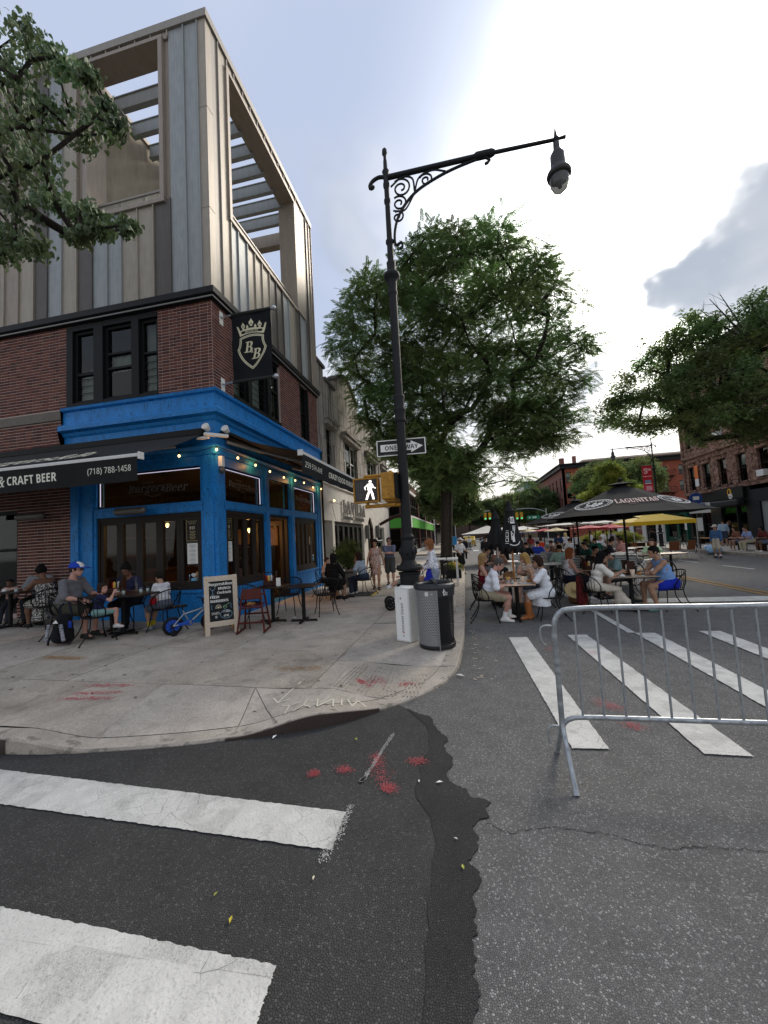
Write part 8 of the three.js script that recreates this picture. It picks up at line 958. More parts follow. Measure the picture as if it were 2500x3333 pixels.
  for (const [x,z,r,top,edge,lab] of [[1.45,-24,1.6,2.28,1.82,'leftmost white parasol over the roadway tables'],[2.75,-25.5,1.3,2.2,1.9,'white parasol second from the left, partly behind the closed black ones'],[4.0,-15.4,1.35,2.12,1.95,'nearest white parasol directly under the black ones'],[6.3,-20.5,1.0,2.22,2.02,'white parasol rising behind the black parasol pole'],[7.3,-22,1.0,2.14,1.98,'rightmost white parasol next to the yellow tent'],[3.9,-27,1.1,2.18,1.95,'white parasol in the middle behind the cream one']]) parasol('white_parasol',lab,x,z,r,top,edge,8,W,{turn:0.39,rm:M.alu,group:G});
  for (const [x,z,r,top,edge,m,lab] of [[5.3,-18,0.75,1.93,1.8,RD,'left red parasol of the pair before the brick wall'],[6.2,-18.2,0.72,1.93,1.76,RD,'right red parasol beside the yellow tent'],[4.65,-24,0.6,1.93,1.78,RD,'small red parasol between the two cream ones'],[4.87,-22,0.62,1.93,1.75,CR,'right hand cream parasol low in the crowd'],[4.1,-26,0.75,1.98,1.78,CR,'left cream parasol behind the blue one'],[4.45,-30,0.9,1.93,1.72,can2(0x3b5fae),'blue and white parasol low in the crowd']]) parasol('small_parasol',lab,x,z,r,top,edge,8,m,{rm:M.alu,valance:0.03});
  const Y = thing('yellow_tent','yellow pop up canopy tent on four grey legs','tent',[10.4,0,-24.6],0.05),hw = 1.55,yc = can2(0xf2cc1e,0.35),c4 = [[-hw,-hw],[hw,-hw],[hw,hw],[-hw,hw]],rr = 0.28,g = [];
  for (let k = 0;k < 4;k++) {const a = c4[k],b = c4[(k + 1) % 4],e = 1.98,m = 2.38;g.push(quad([b[0],e,b[1]],[a[0],e,a[1]],[a[0] * rr,m,a[1] * rr],[b[0] * rr,m,b[1] * rr]),tri([[b[0] * rr,m + 0.05,b[1] * rr],[a[0] * rr,m + 0.05,a[1] * rr],[0,2.52,0]],[0,1,2]),quad([a[0],e,a[1]],[b[0],e,b[1]],[b[0],e - 0.2,b[1]],[a[0],e - 0.2,a[1]]),quad([b[0] * rr,m + 0.05,b[1] * rr],[a[0] * rr,m + 0.05,a[1] * rr],[a[0] * rr,m - 0.01,a[1] * rr],[b[0] * rr,m - 0.01,b[1] * rr]));}
  mesh('canopy',g,yc,Y);for (const c of c4) mesh('leg',[bar([c[0] * 0.98,0,c[1] * 0.98],[c[0] * 0.98,1.95,c[1] * 0.98],0.022,0.022,6)],M.alu,Y);
}
// ---- tables and seats of the crowd
{
  const wt = thing('white_table','white table with dark legs of the young man with the rucksack','table',[1.5,0,-15.0],0);mesh('tabletop',[rb(0.9,0.03,0.75,0.01,0,0.74,0)],M.white,wt);mesh('leg',[[-1,-1],[1,-1],[1,1],[-1,1]].map(([a,b]) => bar([a * 0.38,0,b * 0.3],[a * 0.38,0.73,b * 0.3],0.02)),M.alu,wt);
  [[2.6,-13.2,'white table among the striped chairs'],[4.3,-13.6,'white table under the second black parasol'],[3.6,-16.4,'white table beyond the striped chairs'],[5.6,-16.8,'white table left of the brown chairs'],[7.4,-20.4,'white table before the hedge'],[4.6,-21.6,'white table under the cream parasol']].forEach(([x,z,l]) => copy(wt,[x,0,z],0.1,l));
  const rt = thing('red_table','long red table at the left of the far crowd','table',[2.7,0,-27.2],0.1);mesh('tabletop',[rb(2.4,0.05,0.8,0.01,0,0.74,0)],col('#8e1620',0.6),rt);mesh('trestle',[-1,1].flatMap((s) => [bar([s,0,-0.35],[s,0.72,0.2],0.03),bar([s,0,0.35],[s,0.72,-0.2],0.03)]),col('#8e1620',0.6),rt);copy(rt,[4.6,0,-28.4],0.1,'long red table right of the first, by the person in orange');
  const sc = thing('striped_chair','striped sling chair left of the white haired man','chair',[2.35,0,-13.6],2.7);const st = stripes('#d9dbd8','#4c5654',5);
  mesh('frame',[-1,1].flatMap((s) => [tube([[s * 0.27,0,0.25],[s * 0.27,0.42,0.22],[s * 0.27,0.62,0.15],[s * 0.27,0.64,-0.2]],0.014,14,6),tube([[s * 0.25,0.98,-0.34],[s * 0.25,0.45,-0.2],[s * 0.27,0.2,-0.26],[s * 0.27,0,-0.3]],0.014,14,6)]).concat([bar([-0.25,0.98,-0.34],[0.25,0.98,-0.34],0.014),bar([-0.25,0.43,0.22],[0.25,0.43,0.22],0.014)]),M.alu,sc);mesh('seat',[rb(0.5,0.02,0.44,0.008,0,0.44,0)],st,sc);{const g = rb(0.5,0.5,0.02,0.008,0,0.25,0);g.rotateX(-0.25);mesh('backrest',g.translate(0,0.46,-0.2),st,sc);}
  [[2.85,-14.72,2.3,'striped sling chair under the white haired man'],[3.2,-13.0,3.0,'striped sling chair with its back to the camera in the middle'],[2.2,-15.2,0.8,'striped sling chair behind the white haired man'],[3.75,-12.9,3.1,'striped sling chair right of the red haired woman'],[4.6,-12.6,2.9,'striped sling chair behind the man in teal'],[5.0,-13.7,2.8,'striped sling chair beside the white bicycle']].forEach(([x,z,r,l]) => copy(sc,[x,0,z],r,l));
  const bc = thing('brown_chair','brown shell chair left under the yellow tent','chair',[9.0,0,-22.6],0.6),br = col('#6b3f24',0.5);mesh('seat',[rb(0.46,0.03,0.44,0.012,0,0.45,0)],br,bc);{const g = rb(0.44,0.46,0.03,0.012,0,0.23,0);g.rotateX(-0.2);mesh('backrest',g.translate(0,0.46,-0.2),br,bc);} mesh('leg',[[-1,-1],[1,-1],[1,1],[-1,1]].map(([a,b]) => bar([a * 0.22,0,b * 0.24],[a * 0.17,0.44,b * 0.16],0.012)),M.alu,bc);
  [[9.7,-22.9,2.8,'brown shell chair second under the yellow tent'],[10.4,-22.3,3.0,'brown shell chair third under the yellow tent'],[11.2,-22.6,-2.8,'brown shell chair rightmost under the yellow tent'],[8.3,-22.2,0.4,'brown shell chair left outside the yellow tent']].forEach(([x,z,r,l]) => copy(bc,[x,0,z],r,l));
  pedestalTable(6.9,-15,0.78,0.7,0.79,0,'empty pedestal table behind the man in blue',M.paleTop);pedestalTable(8.1,-20.8,0.8,0.7,0.75,0,'dark pedestal table left of the yellow tent',M.darkTop);
  // white bicycle and others
  const bike = (label,x,z,turn,c,s = 1) => {const b = thing('bicycle',label,'bicycle',[x,gp(x,z),z],turn);b.scale.setScalar(s);const fm = col(c,0.4,0.2);for (const wx of [-0.52,0.52]) {mesh('wheel',[(() => {const q = new THREE.TorusGeometry(0.33,0.02,6,32);return q.translate(wx,0.35,0);})(),...Array.from({length:12},(_,k) => bar([wx,0.35,0],[wx + Math.cos(k * 0.524) * 0.32,0.35 + Math.sin(k * 0.524) * 0.32,0],0.002,0.002,3))],M.black,b);} mesh('frame',[bar([-0.52,0.35,0],[-0.08,0.33,0],0.014),bar([-0.08,0.33,0],[-0.2,0.8,0],0.016),bar([-0.52,0.35,0],[-0.18,0.72,0],0.011),bar([-0.18,0.74,0],[0.36,0.76,0],0.018),bar([-0.08,0.33,0],[0.38,0.68,0],0.02),bar([0.35,0.88,0],[0.52,0.35,0],0.016)],fm,b);mesh('saddle',[rb(0.26,0.05,0.13,0.02,-0.21,0.88,0),bar([-0.2,0.78,0],[-0.21,0.86,0],0.013)],M.black,b);mesh('handlebar',[bar([0.34,0.9,0],[0.33,0.98,0],0.013),tube([[0.22,1.0,0.3],[0.34,1.0,0.15],[0.34,0.99,0],[0.34,1.0,-0.15],[0.22,1.0,-0.3]],0.013,14,6)],M.black,b);mesh('pedal',[bar([-0.08,0.33,-0.1],[-0.08,0.33,0.1],0.014),bar([-0.08,0.33,0.09],[0.06,0.24,0.1],0.01)],M.black,b);return b;};
  bike('white bicycle parked behind the man in blue',5.5,-13.2,0.3,'#dcdcda');bike('dark bicycle leaning by the big street tree',-0.62,-12.6,1.35,'#1c1c1e');bike('dark bicycle parked before the green shop',12.9,-27.0,0.6,'#1c1c1e');bike('second dark bicycle near the bus stop',13.4,-26.0,0.9,'#26282c');
}
// ---- child's bicycle, rucksack, bags, things on tables
{
  const b = thing('child_bicycle','small black and blue child bicycle with training wheels by the chalkboard','bicycle',[-5.28,paveH(-5.2,-6.75),-6.78],0.85);b.scale.setScalar(0.88);const bl = std({color:lin(0.02,0.09,0.5),roughness:0.3,metalness:0.4});
  for (const x of [-0.33,0.42]) {mesh('tyre',[new THREE.TorusGeometry(0.165,0.032,8,32).translate(x,0.197,0)],M.black,b);mesh('rim',[new THREE.TorusGeometry(0.128,0.014,6,30).translate(x,0.197,0),(() => {const c = new THREE.CylinderGeometry(0.12,0.12,0.012,24);c.rotateX(Math.PI / 2);return c.translate(x,0.197,0);})()],bl,b);mesh('hub',[(() => {const c = new THREE.CylinderGeometry(0.04,0.04,0.08,12);c.rotateX(Math.PI / 2);return c.translate(x,0.197,0);})(),...Array.from({length:10},(_,k) => bar([x,0.197,0.012],[x + Math.cos(k * 0.628) * 0.125,0.197 + Math.sin(k * 0.628) * 0.125,0.012],0.006,0.004,4))],M.black,b);}
  mesh('frame',[bar([-0.33,0.2,0.05],[0.0,0.24,0.03],0.014),bar([-0.33,0.2,0.05],[-0.1,0.44,0.02],0.013),bar([-0.0,0.22,0],[-0.13,0.5,0],0.016),bar([-0.1,0.42,0],[0.3,0.5,0],0.02),bar([0,0.22,0],[0.3,0.46,0],0.022),bar([0.29,0.58,0],[0.42,0.2,0.05],0.014)],std({color:0x9fa6ad,roughness:0.35,metalness:0.6}),b);mesh('saddle',[rb(0.22,0.05,0.12,0.022,-0.15,0.6,0),bar([-0.13,0.5,0],[-0.14,0.6,0],0.012)],M.black,b);mesh('handlebar',[tube([[0.2,0.72,0.22],[0.27,0.72,0.1],[0.28,0.62,0],[0.27,0.72,-0.1],[0.2,0.72,-0.22]],0.012,18,6),bar([0.28,0.58,0],[0.28,0.64,0],0.014)],M.black,b);mesh('training_wheel',[-1,1].flatMap((s) => [new THREE.TorusGeometry(0.05,0.018,6,18).translate(-0.33,0.068,s * 0.17),bar([-0.33,0.2,s * 0.05],[-0.33,0.07,s * 0.16],0.01),(() => {const c = new THREE.CylinderGeometry(0.04,0.04,0.02,12);c.rotateX(Math.PI / 2);return c.translate(-0.33,0.068,s * 0.17);})()]),M.black,b);mesh('chain_guard',[rb(0.22,0.07,0.02,0.01,-0.12,0.22,0.05,0,0,0.1),new THREE.TorusGeometry(0.06,0.012,6,20).translate(0.0,0.23,0.04)],bl,b);
  const k = thing('rucksack','black rucksack with a white triangle mark standing behind the capped man','bag',[-6.98,paveH(-6.98,-5.72),-5.72],0.1),bk = cloth('#121317');mesh('body',[netMesh([[V(-0.05,0.16,0),V(-0.03,0.44,-0.02),0.13,0.1],[V(0.05,0.16,0),V(0.03,0.44,-0.02),0.13,0.1],[V(0,0.14,0.07),V(0,0.28,0.07),0.1,0.08],[V(0,0.4,0.05),V(0,0.46,0.03),0.08,0.07]],0.014,0.03,(x,y,z,d) => Math.max(d + 0.004 * Math.sin(y * 60 + x * 25),0.004 - y))],bk,k);mesh('side_panel',[-1,1].map((s) => rb(0.05,0.3,0.05,0.02,s * 0.14,0.24,0.15,0,0,s * 0.2)),pattern('#8a8d96',['#4a4d58','#c0c2c8','#2a2c34'],160,31,10),k);mesh('strap',[tube([[-0.1,0.5,-0.08],[-0.16,0.62,-0.1],[-0.1,0.7,-0.12]],0.02,10,5),tube([[0.1,0.5,-0.08],[0.04,0.66,-0.1],[0.0,0.72,-0.12]],0.02,10,5),tube([[-0.18,0.3,-0.05],[-0.26,0.1,0.0],[-0.22,0.02,0.06]],0.018,10,5)],cloth('#1c2230'),k);mesh('triangle_mark',tri([[-0.055,0.4,0.142],[0.055,0.4,0.142],[0.0,0.455,0.128]],[0,1,2]),M.white,k);mesh('blue_tag',[rb(0.06,0.12,0.03,0.012,0.19,0.36,0.05)],cloth('#1d3a9a'),k);
  const h = thing('straw_hat','straw hat resting on the brown bag by the red haired woman','hat',[2.58,0.33,-10.22],0);{const g = lathe([[0.24,0.0],[0.2,0.012],[0.105,0.02],[0.1,0.1],[0.08,0.13],[0.03,0.125],[0,0.12]],26);g.scale(1,1,0.9);g.rotateX(1.0);mesh('hat',[g],std({color:0xd8bf8a,roughness:0.9,map:weave,side:THREE.DoubleSide}),h);}
  const bg = thing('brown_bag','soft brown leather bag on the ground under the straw hat','bag',[2.66,0,-10.3],0.15);mesh('body',[rb(0.44,0.27,0.24,0.09,0,0.135,0)],std({color:lin(0.16,0.075,0.03),roughness:0.6,map:grain}),bg);mesh('handle',[tube([[-0.14,0.25,0],[-0.1,0.34,0.02],[0.1,0.34,0.02],[0.14,0.25,0]],0.012,14,5)],std({color:lin(0.1,0.05,0.02),roughness:0.6}),bg);
  const rs = thing('red_shawl','dark red patterned shawl hanging from the back of the dark haired womans chair','shawl',[2.46,0,-9.35],1.2);mesh('cloth',[netMesh([[V(0,0.72,0),V(0.02,0.2,0.02),0.06,0.11],[V(0.12,0.7,0),V(0.1,0.25,0.05),0.05,0.08]],0.02,0.04,(x,y,z,d) => d + 0.008 * Math.sin(x * 60 + y * 9))],pattern('#4a1216',['#7a1c22','#1c1012','#8a3a30'],200,33,8),rs);
  const rbag = thing('red_waist_bag','red waist bag worn by the girl in white','bag',[-6.0,paveH(-6,-6.8) + 0.6,-6.72],-1.4);mesh('pouch',[rb(0.24,0.13,0.1,0.045)],cloth('#b0202a'),rbag);
  const bb = thing('blue_tote','blue cloth bag hanging from the arm of the older woman','bag',[-0.78,0.15,-8.78],0.3);mesh('body',[netMesh([[V(0,0.95,0),V(0,0.62,0),0.04,0.12],[V(-0.06,0.66,0),V(0.06,0.64,0),0.09,0.09]],0.014,0.04,(x,y,z,d) => Math.max(d * 0.8,Math.abs(z) - 0.06) + 0.004 * Math.sin(x * 90 + y * 20))],cloth('#2330a0'),bb);const hb = thing('tan_handbag','small tan handbag with strap held by the older woman','bag',[-0.96,0.15,-8.75],0.3);mesh('body',[rb(0.16,0.14,0.07,0.03,0,0.72,0)],std({color:lin(0.25,0.13,0.08),roughness:0.6}),hb);mesh('strap',[tube([[-0.06,0.78,0],[0.02,0.98,0],[0.06,0.78,0]],0.008,10,4),tube([[0.06,0.95,-0.05],[0.22,1.2,-0.05],[0.3,1.4,-0.15]],0.008,10,4)],std({color:0x1c1412}),hb);
  // push chair
  const p = thing('pushchair','black pushchair with a child in it, half hidden by the foam box','pushchair',[-1.35,paveH(-1.4,-9.3),-9.35],-1.35);for (const [sx,z,r] of [[-0.26,0.45,0.13],[0.26,0.45,0.13],[-0.28,-0.35,0.16],[0.28,-0.35,0.16]]) mesh('wheel',[new THREE.TorusGeometry(r - 0.025,0.028,8,24).rotateY(Math.PI / 2).translate(sx,r,z),(() => {const c = new THREE.CylinderGeometry(r * 0.55,r * 0.55,0.03,14);c.rotateZ(Math.PI / 2);return c.translate(sx,r,z);})()],M.black,p);mesh('frame',[-1,1].flatMap((s) => [bar([s * 0.26,0.13,0.45],[s * 0.24,0.6,-0.1],0.016),bar([s * 0.28,0.16,-0.35],[s * 0.24,0.6,0.1],0.016),bar([s * 0.24,0.55,-0.05],[s * 0.24,1.02,-0.55],0.015)]).concat([bar([-0.24,1.02,-0.55],[0.24,1.02,-0.55],0.018)]),M.alu,p);mesh('seat',[rb(0.42,0.1,0.42,0.03,0,0.5,0.05),rb(0.42,0.55,0.1,0.04,0,0.75,-0.22,-0.4),rb(0.4,0.22,0.4,0.06,0,0.3,0.0)],cloth('#17181b'),p);
  person({at:[-1.36,-9.36,paveH(-1.4,-9.3) + 0.0],yaw:-1.35,s:0.52,child:1,seat:1.02,lean:-0.35,far:1,label:'small child lying back in the black pushchair',skin:'light',hair:'#5a4030',style:'short',top:'#8fa09a',topM:floral.white,sleeve:0.7,bottom:SHT('#7c8a84',0.8),shoes:'#e8e8e8',lf:[0.1,1.0,0.78],rf:[-0.1,1.05,0.78]});
  // tableware
  const glassG = lathe([[0.03,0],[0.036,0.1],[0.034,0.1],[0.028,0.006],[0,0.006]],14),tumbler = thing('water_glass','water glass at the near edge of the capped mans table','glass',[-6.35,1.03,-6.3]);mesh('glass',glassG,M.clear,tumbler);mesh('ice_water',lathe([[0,0.008],[0.027,0.008],[0.031,0.07],[0,0.07]],12),std({color:0xc9d0d2,roughness:0.2}),tumbler);
  const TY = (x,z) => gp(x,z) + 0.776;tumbler.position.set(-6.45,TY(-6.7,-6.6),-6.32);[[-6.36,-6.36,'water glass right of the first on the capped mans table'],[-6.22,-6.62,'water glass before the girl in white'],[-6.18,-6.75,'second water glass before the girl in white'],[-9.1,-6.5,'water glass with a black straw on the left edge table']].forEach(([x,z,l]) => copy(tumbler,[x,TY(x,-6.6),z],0,l));[[0.95,0.735,-8.5,'iced drink on the table of the couple in white'],[3.7,0.746,-9.2,'water glass before the man in blue'],[3.25,0.746,-9.15,'water glass beside the dark haired womans hand'],[1.2,0.735,-9.9,'water glass on the table of the blonde women']].forEach(([x,y,z,l]) => copy(tumbler,[x,y,z],0,l));
  const bot = thing('water_bottle','clear glass bottle on the capped mans table','bottle',[-6.3,TY(-6.3,-6.6),-6.6]);mesh('bottle',lathe([[0,0],[0.04,0],[0.042,0.02],[0.042,0.16],[0.018,0.24],[0.015,0.3],[0.018,0.305],[0,0.305]],14),M.clear,bot);copy(bot,[3.35,0.746,-9.4],0,'clear glass bottle between the dark haired woman and the man in blue');copy(bot,[-9.8,TY(-9.6,-6.7),-6.6],0,'clear glass bottle at the left edge table');copy(bot,[1.12,0.735,-9.7],0,'clear glass bottle on the blonde womens table');
  const cad = thing('condiment_caddy','dark wooden condiment caddy on the left small empty table','caddy',[-4.12,TY(-4.1,-7.85),-7.85],0.4);mesh('tray',[rb(0.26,0.1,0.15,0.008,0,0.05,0)],M.woodDark,cad);mesh('end_post',[-1,1].map((s) => rb(0.025,0.3,0.15,0.006,s * 0.13,0.15,0)),M.woodDark,cad);mesh('handle',[bar([-0.13,0.28,0],[0.13,0.28,0],0.01)],M.black,cad);for (let i = 0;i < 4;i++) {const q = mesh('sauce_bottle',lathe([[0,0.1],[0.025,0.1],[0.025,0.19],[0.01,0.22],[0,0.22]],10,-0.08 + i * 0.052,0,(i % 2) * 0.05 - 0.02),col(['#a8201c','#c9a648','#e4e0d4','#3a2418'][i],0.4),cad);} [[3.5,0.746,-9.45,1.6,'wooden condiment caddy on the table of the man in blue'],[3.1,0.746,-10.8,0.2,'wooden condiment caddy before the red haired woman'],[-6.75,TY(-6.7,-6.6),-6.6,0.3,'red brown condiment caddy on the capped mans table']].forEach(([x,y,z,r,l]) => copy(cad,[x,y,z],r,l));
  const mc = thing('menu_card','small white menu card standing on the empty table','card',[-3.86,TY(-4,-7.85),-7.7],0.5);mesh('card',[rb(0.09,0.17,0.008,0.002,0,0.085,0)],M.white,mc);
  const tr = thing('food_tray','metal tray with a paper cone on the table of the couple in white','tray',[1.22,0.735,-8.55],0.1);mesh('tray',[rb(0.28,0.018,0.2,0.006,0,0.01,0)],M.alu,tr);mesh('paper_cone',[lathe([[0,0.02],[0.03,0.02],[0.05,0.14],[0.0,0.12]],12,-0.06,0,0)],std({color:0xd9c2ae,roughness:0.8}),tr);mesh('sandwich',[sph(0.05,0.07,0.045,0,10,1.2,0.7,1)],std({color:0x9a6a38,roughness:0.8}),tr);copy(tr,[3.5,0.746,-9.1],0.1,'metal tray with food in front of the man in blue');
  const fr = thing('chip_cup','metal cup of chips on the table of the couple in white','cup',[0.86,0.735,-8.42]);mesh('cup',lathe([[0.03,0],[0.045,0.1],[0.042,0.1],[0,0.02]],14),M.alu,fr);mesh('chips',Array.from({length:14},(_,i) => bar([R(-0.02,0.02),0.06,R(-0.02,0.02)],[R(-0.045,0.045),R(0.12,0.17),R(-0.045,0.045)],0.006,0.006,4)),std({color:0xd8b060,roughness:0.8}),fr);
  const pl = thing('napkin_plate','white plate with crumpled napkin on the table of the couple in white','plate',[0.9,0.735,-8.66]);mesh('plate',lathe([[0,0],[0.07,0],[0.1,0.014],[0.098,0.016],[0,0.006]],20),M.white,pl);mesh('napkin',[sph(0.035,0.01,0.03,0,8,1.5,0.8,1)],M.white,pl);[[3.2,0.746,-9.0,'white plate before the dark haired woman'],[3.72,0.746,-9.38,'small plate by the elbows of the man in blue'],[-9.45,TY(-9.6,-6.7),-6.52,'white plate with napkin at the left edge table'],[-3.5,TY(-3.5,-11.1),-11.1,'white plate on the table before the pizzeria'],[0.95,0.735,-9.9,'white plate on the blonde womens table']].forEach(([x,y,z,l]) => copy(pl,[x,y,z],0,l));
  const bx2 = thing('brown_caddy','brown folded caddy on the blonde womens table','caddy',[1.0,0.735,-9.75],0.4);mesh('carton',[rb(0.2,0.1,0.14,0.006,0,0.05,0),rb(0.2,0.06,0.01,0.003,0,0.12,0.06,0.4)],std({color:lin(0.22,0.11,0.05),roughness:0.8}),bx2);
}
// ---- planters, posts, street furniture further away
{
  const g5 = leafMat(0.075,0.11,0.03),pot = thing('planter_shrub','round shrub in a tall grey pot outside the pizzeria doors','plant',[-4.1,paveH(-4.1,-13.7),-13.7]);mesh('pot',lathe([[0,0],[0.2,0],[0.34,0.6],[0.36,0.62],[0.33,0.64],[0.28,0.58],[0,0.56]],22),std({color:0x6a6a66,roughness:0.8}),pot);mesh('stem',[0,1,2,3,4].map((i) => bar([0,0.55,0],[0.3 * Math.cos(i * 1.26),1.2,0.3 * Math.sin(i * 1.26)],0.015,0.006,5)),M.bark,pot);const cl = fillEllipsoids([[0,1.15,0,0.5,0.55,0.5,0.16]],34,611,0.4);foliage(pot,clusterGeo,g5,cl,26,0.17,0.42,612,0.6);
  const tr = thing('flower_trough','dark trough of yellow flowers on the kerb by the big tree','planter',[-0.4,0.15,-15.9]);mesh('trough',[rb(0.55,0.32,0.9,0.02,0,0.16,0)],M.black,tr);foliage(tr,clusterGeo,leafMat(0.09,0.13,0.03),fillEllipsoids([[0,0.42,0,0.26,0.14,0.4,0.1]],16,621),16,0.12,0.3,622,0.6,'leaves');foliage(tr,clusterGeo,leafMat(0.5,0.36,0.03),fillEllipsoids([[0,0.5,0,0.24,0.08,0.38,0.1]],8,623),8,0.1,0.2,624,0.4,'flowers');
  const wf = thing('white_frame_table','white framed high table on the pavement by the parked bicycle','table',[-0.55,0.15,-13.6]);mesh('top',[rb(0.7,0.05,0.9,0.01,0,0.86,0)],M.white,wf);mesh('leg',[[-1,-1],[1,-1],[1,1],[-1,1]].map(([a,b]) => rb(0.06,0.84,0.06,0.008,a * 0.31,0.42,b * 0.4)),M.white,wf);copy(wf,[-0.5,0.15,-19.4],0,'white framed high table beyond the tree trunk');
  const pm = thing('parking_meter','bright blue parking meter box on a post beyond the tree trunk','parking meter',[-0.45,0.15,-20]);mesh('post',[bar([0,0,0],[0,1.25,0],0.05)],M.black,pm);mesh('box',[rb(0.34,0.42,0.2,0.03,0,1.38,0)],col('#2f86c4',0.5),pm);
  const lp2 = scene.getObjectByName('street_lamp');const l2 = copy(lp2,[14.4,0.15,-32.4],Math.PI,'black street lamp with red banner on the right pavement before the brownstone');l2.scale.setScalar(0.9);
  const bn = thing('red_street_banner','red street banner reading 5th on the right hand lamp post','banner',[13.9,5.25,-32.35]);mesh('cloth',new THREE.BoxGeometry(0.66,1.95,0.02),std({roughness:0.85,map:ctex(256,768,(x,w,h) => {x.fillStyle = '#b3202a';x.fillRect(0,0,w,h);x.fillStyle = '#f0dcd8';x.font = 'bold 210px serif';x.fillText('5',30,230);x.font = 'bold 90px serif';x.fillText('th',140,150);x.font = 'bold 40px sans-serif';x.fillText('PARK SLOPE',16,330,220);x.fillStyle = '#7d8fa4';x.fillRect(50,430,160,90);x.fillStyle = '#d8d0c8';x.fillRect(40,520,180,24);x.fillStyle = '#cc3a58';x.fillRect(0,580,w,188);x.fillStyle = '#f0dcd8';for (let k = 0;k < 4;k++) x.fillRect(70,610 + k * 34,150,16);})}),bn,true);mesh('bracket',[bar([-0.3,1.0,0],[0.5,1.0,0],0.02),bar([-0.3,-1.0,0],[0.5,-1.0,0],0.02)],M.black,bn);
  const bs = thing('bus_stop_sign','bus stop pole with blue round sign and route boards on the right kerb','sign',[14.25,0.15,-27.3]);mesh('pole',[bar([0,0,0],[0,3.3,0],0.035)],M.galvDark,bs);mesh('round_sign',[(() => {const c = new THREE.CylinderGeometry(0.36,0.36,0.03,24);c.rotateX(Math.PI / 2);return c.translate(0,3.1,0.05);})()],col('#1d3c7c',0.5),bs);mesh('bus_symbol',[rb(0.34,0.22,0.01,0.004,0,3.12,0.072)],M.white,bs);mesh('route_board',[rb(1.15,0.62,0.03,0.01,0.15,2.5,0.05)],M.white,bs);mesh('route_band',[rb(0.7,0.2,0.01,0.004,0.1,2.68,0.07),rb(0.3,0.24,0.01,0.004,-0.24,2.44,0.07)],col('#2456a8',0.5),bs);mesh('timetable',[rb(0.3,0.8,0.04,0.01,0.08,1.5,0.05)],M.white,bs);
  const be = thing('wooden_bench','long slatted wooden bench with three people on the right pavement','bench',[14.95,0.15,-23.4],-Math.PI / 2);for (let k = 0;k < 4;k++) mesh('slat',[rb(3.6,0.04,0.1,0.01,0,0.42,-0.18 + k * 0.12)],M.wood,be);mesh('support',[-1.4,0,1.4].map((x) => rb(0.08,0.4,0.42,0.01,x,0.2,0)),M.woodDark,be);
  const w2 = thing('planter_bench','low wooden ledge against the black shopfront','bench',[17.6,0.15,-31.5],-Math.PI / 2);mesh('top',[rb(5.0,0.06,0.45,0.01,0,0.45,0)],M.wood,w2);mesh('support',[-2,0,2].map((x) => rb(0.1,0.42,0.4,0.01,x,0.21,0)),M.woodDark,w2);
  for (const [x,z,c,s,l] of [[13.55,-25.2,'#dcdce0',1,'white rubbish bag on the right kerb'],[13.3,-24.4,'#8fb8e0',1.1,'pale blue plastic sheet heaped at the right kerb'],[14.1,-25.6,'#c9c4ba',0.9,'beige rubbish bag behind the white one']]) {const b = thing('rubbish_bag',l,'bag',[x,x > 13.9 ? 0.15 :0.1,z],x);mesh('bag',[netMesh([[V(-0.3,0.14,0),V(0.3,0.14,0.1),0.16,0.18],[V(0,0.2,-0.15),V(0.1,0.26,0.1),0.18,0.14]],0.03,0.06,(a,y,q,d) => Math.max(d + 0.02 * Math.sin(a * 19 + q * 7) * Math.sin(y * 23 + q * 15),0.004 - y))],col(c,0.5),b);b.scale.setScalar(s);}
  const hd = thing('clipped_hedge','low yellow green hedge in front of the white shop','hedge',[0,0,0]);foliage(hd,clusterGeo,leafMat(0.18,0.22,0.04),fillEllipsoids([[11.2,0.9,-33,2.2,0.5,0.6,0.3]],60,641,0.2),26,0.3,0.8,642,0.5,'leaves');mesh('box',[rb(4.4,0.5,0.9,0.03,11.2,0.25,-33)],M.woodDark,hd);
  // traffic lights and far barriers
  const TL = (x,z,arm,label,y = 5.2) => {const t = thing('traffic_light',label,'traffic light',[x,0,z]);mesh('mast',[bar([0,0,0],[0,5.8,0],0.11,0.08),tube([[0,5.2,0],[arm * 0.4,5.9,0],[arm,6.0,0]],0.06,16,6)],M.alu,t);for (const d of [0.0,0.8]) {mesh('signal_case',[rb(0.5,1.3,0.4,0.08,arm * 0.98 - Math.sign(arm) * d,y,0)],col('#b98a18',0.5),t);mesh('signal_light',[sph(0.17,arm * 0.98 - Math.sign(arm) * d,y - 0.42,0.16)],std({color:0x0c3020,emissive:lin(0.1,0.9,0.45),emissiveIntensity:0.5}),t);} return t;};
  TL(-1.2,-75,6.6,'traffic light on a curved mast from the left pavement, green',5.0);const tl = TL(15.2,-75,-5.2,'traffic light on a mast from the right, beside the green street sign',4.7);mesh('street_name_sign',[rb(2.2,0.7,0.05,0.02,-2.3,4.3,0.1)],col('#1c7a55',0.5),tl);mesh('sign_lettering',[rb(0.28,0.3,0.01,0.004,-2.95,4.3,0.135),rb(0.7,0.3,0.01,0.004,-2.1,4.3,0.135)],M.white,tl);
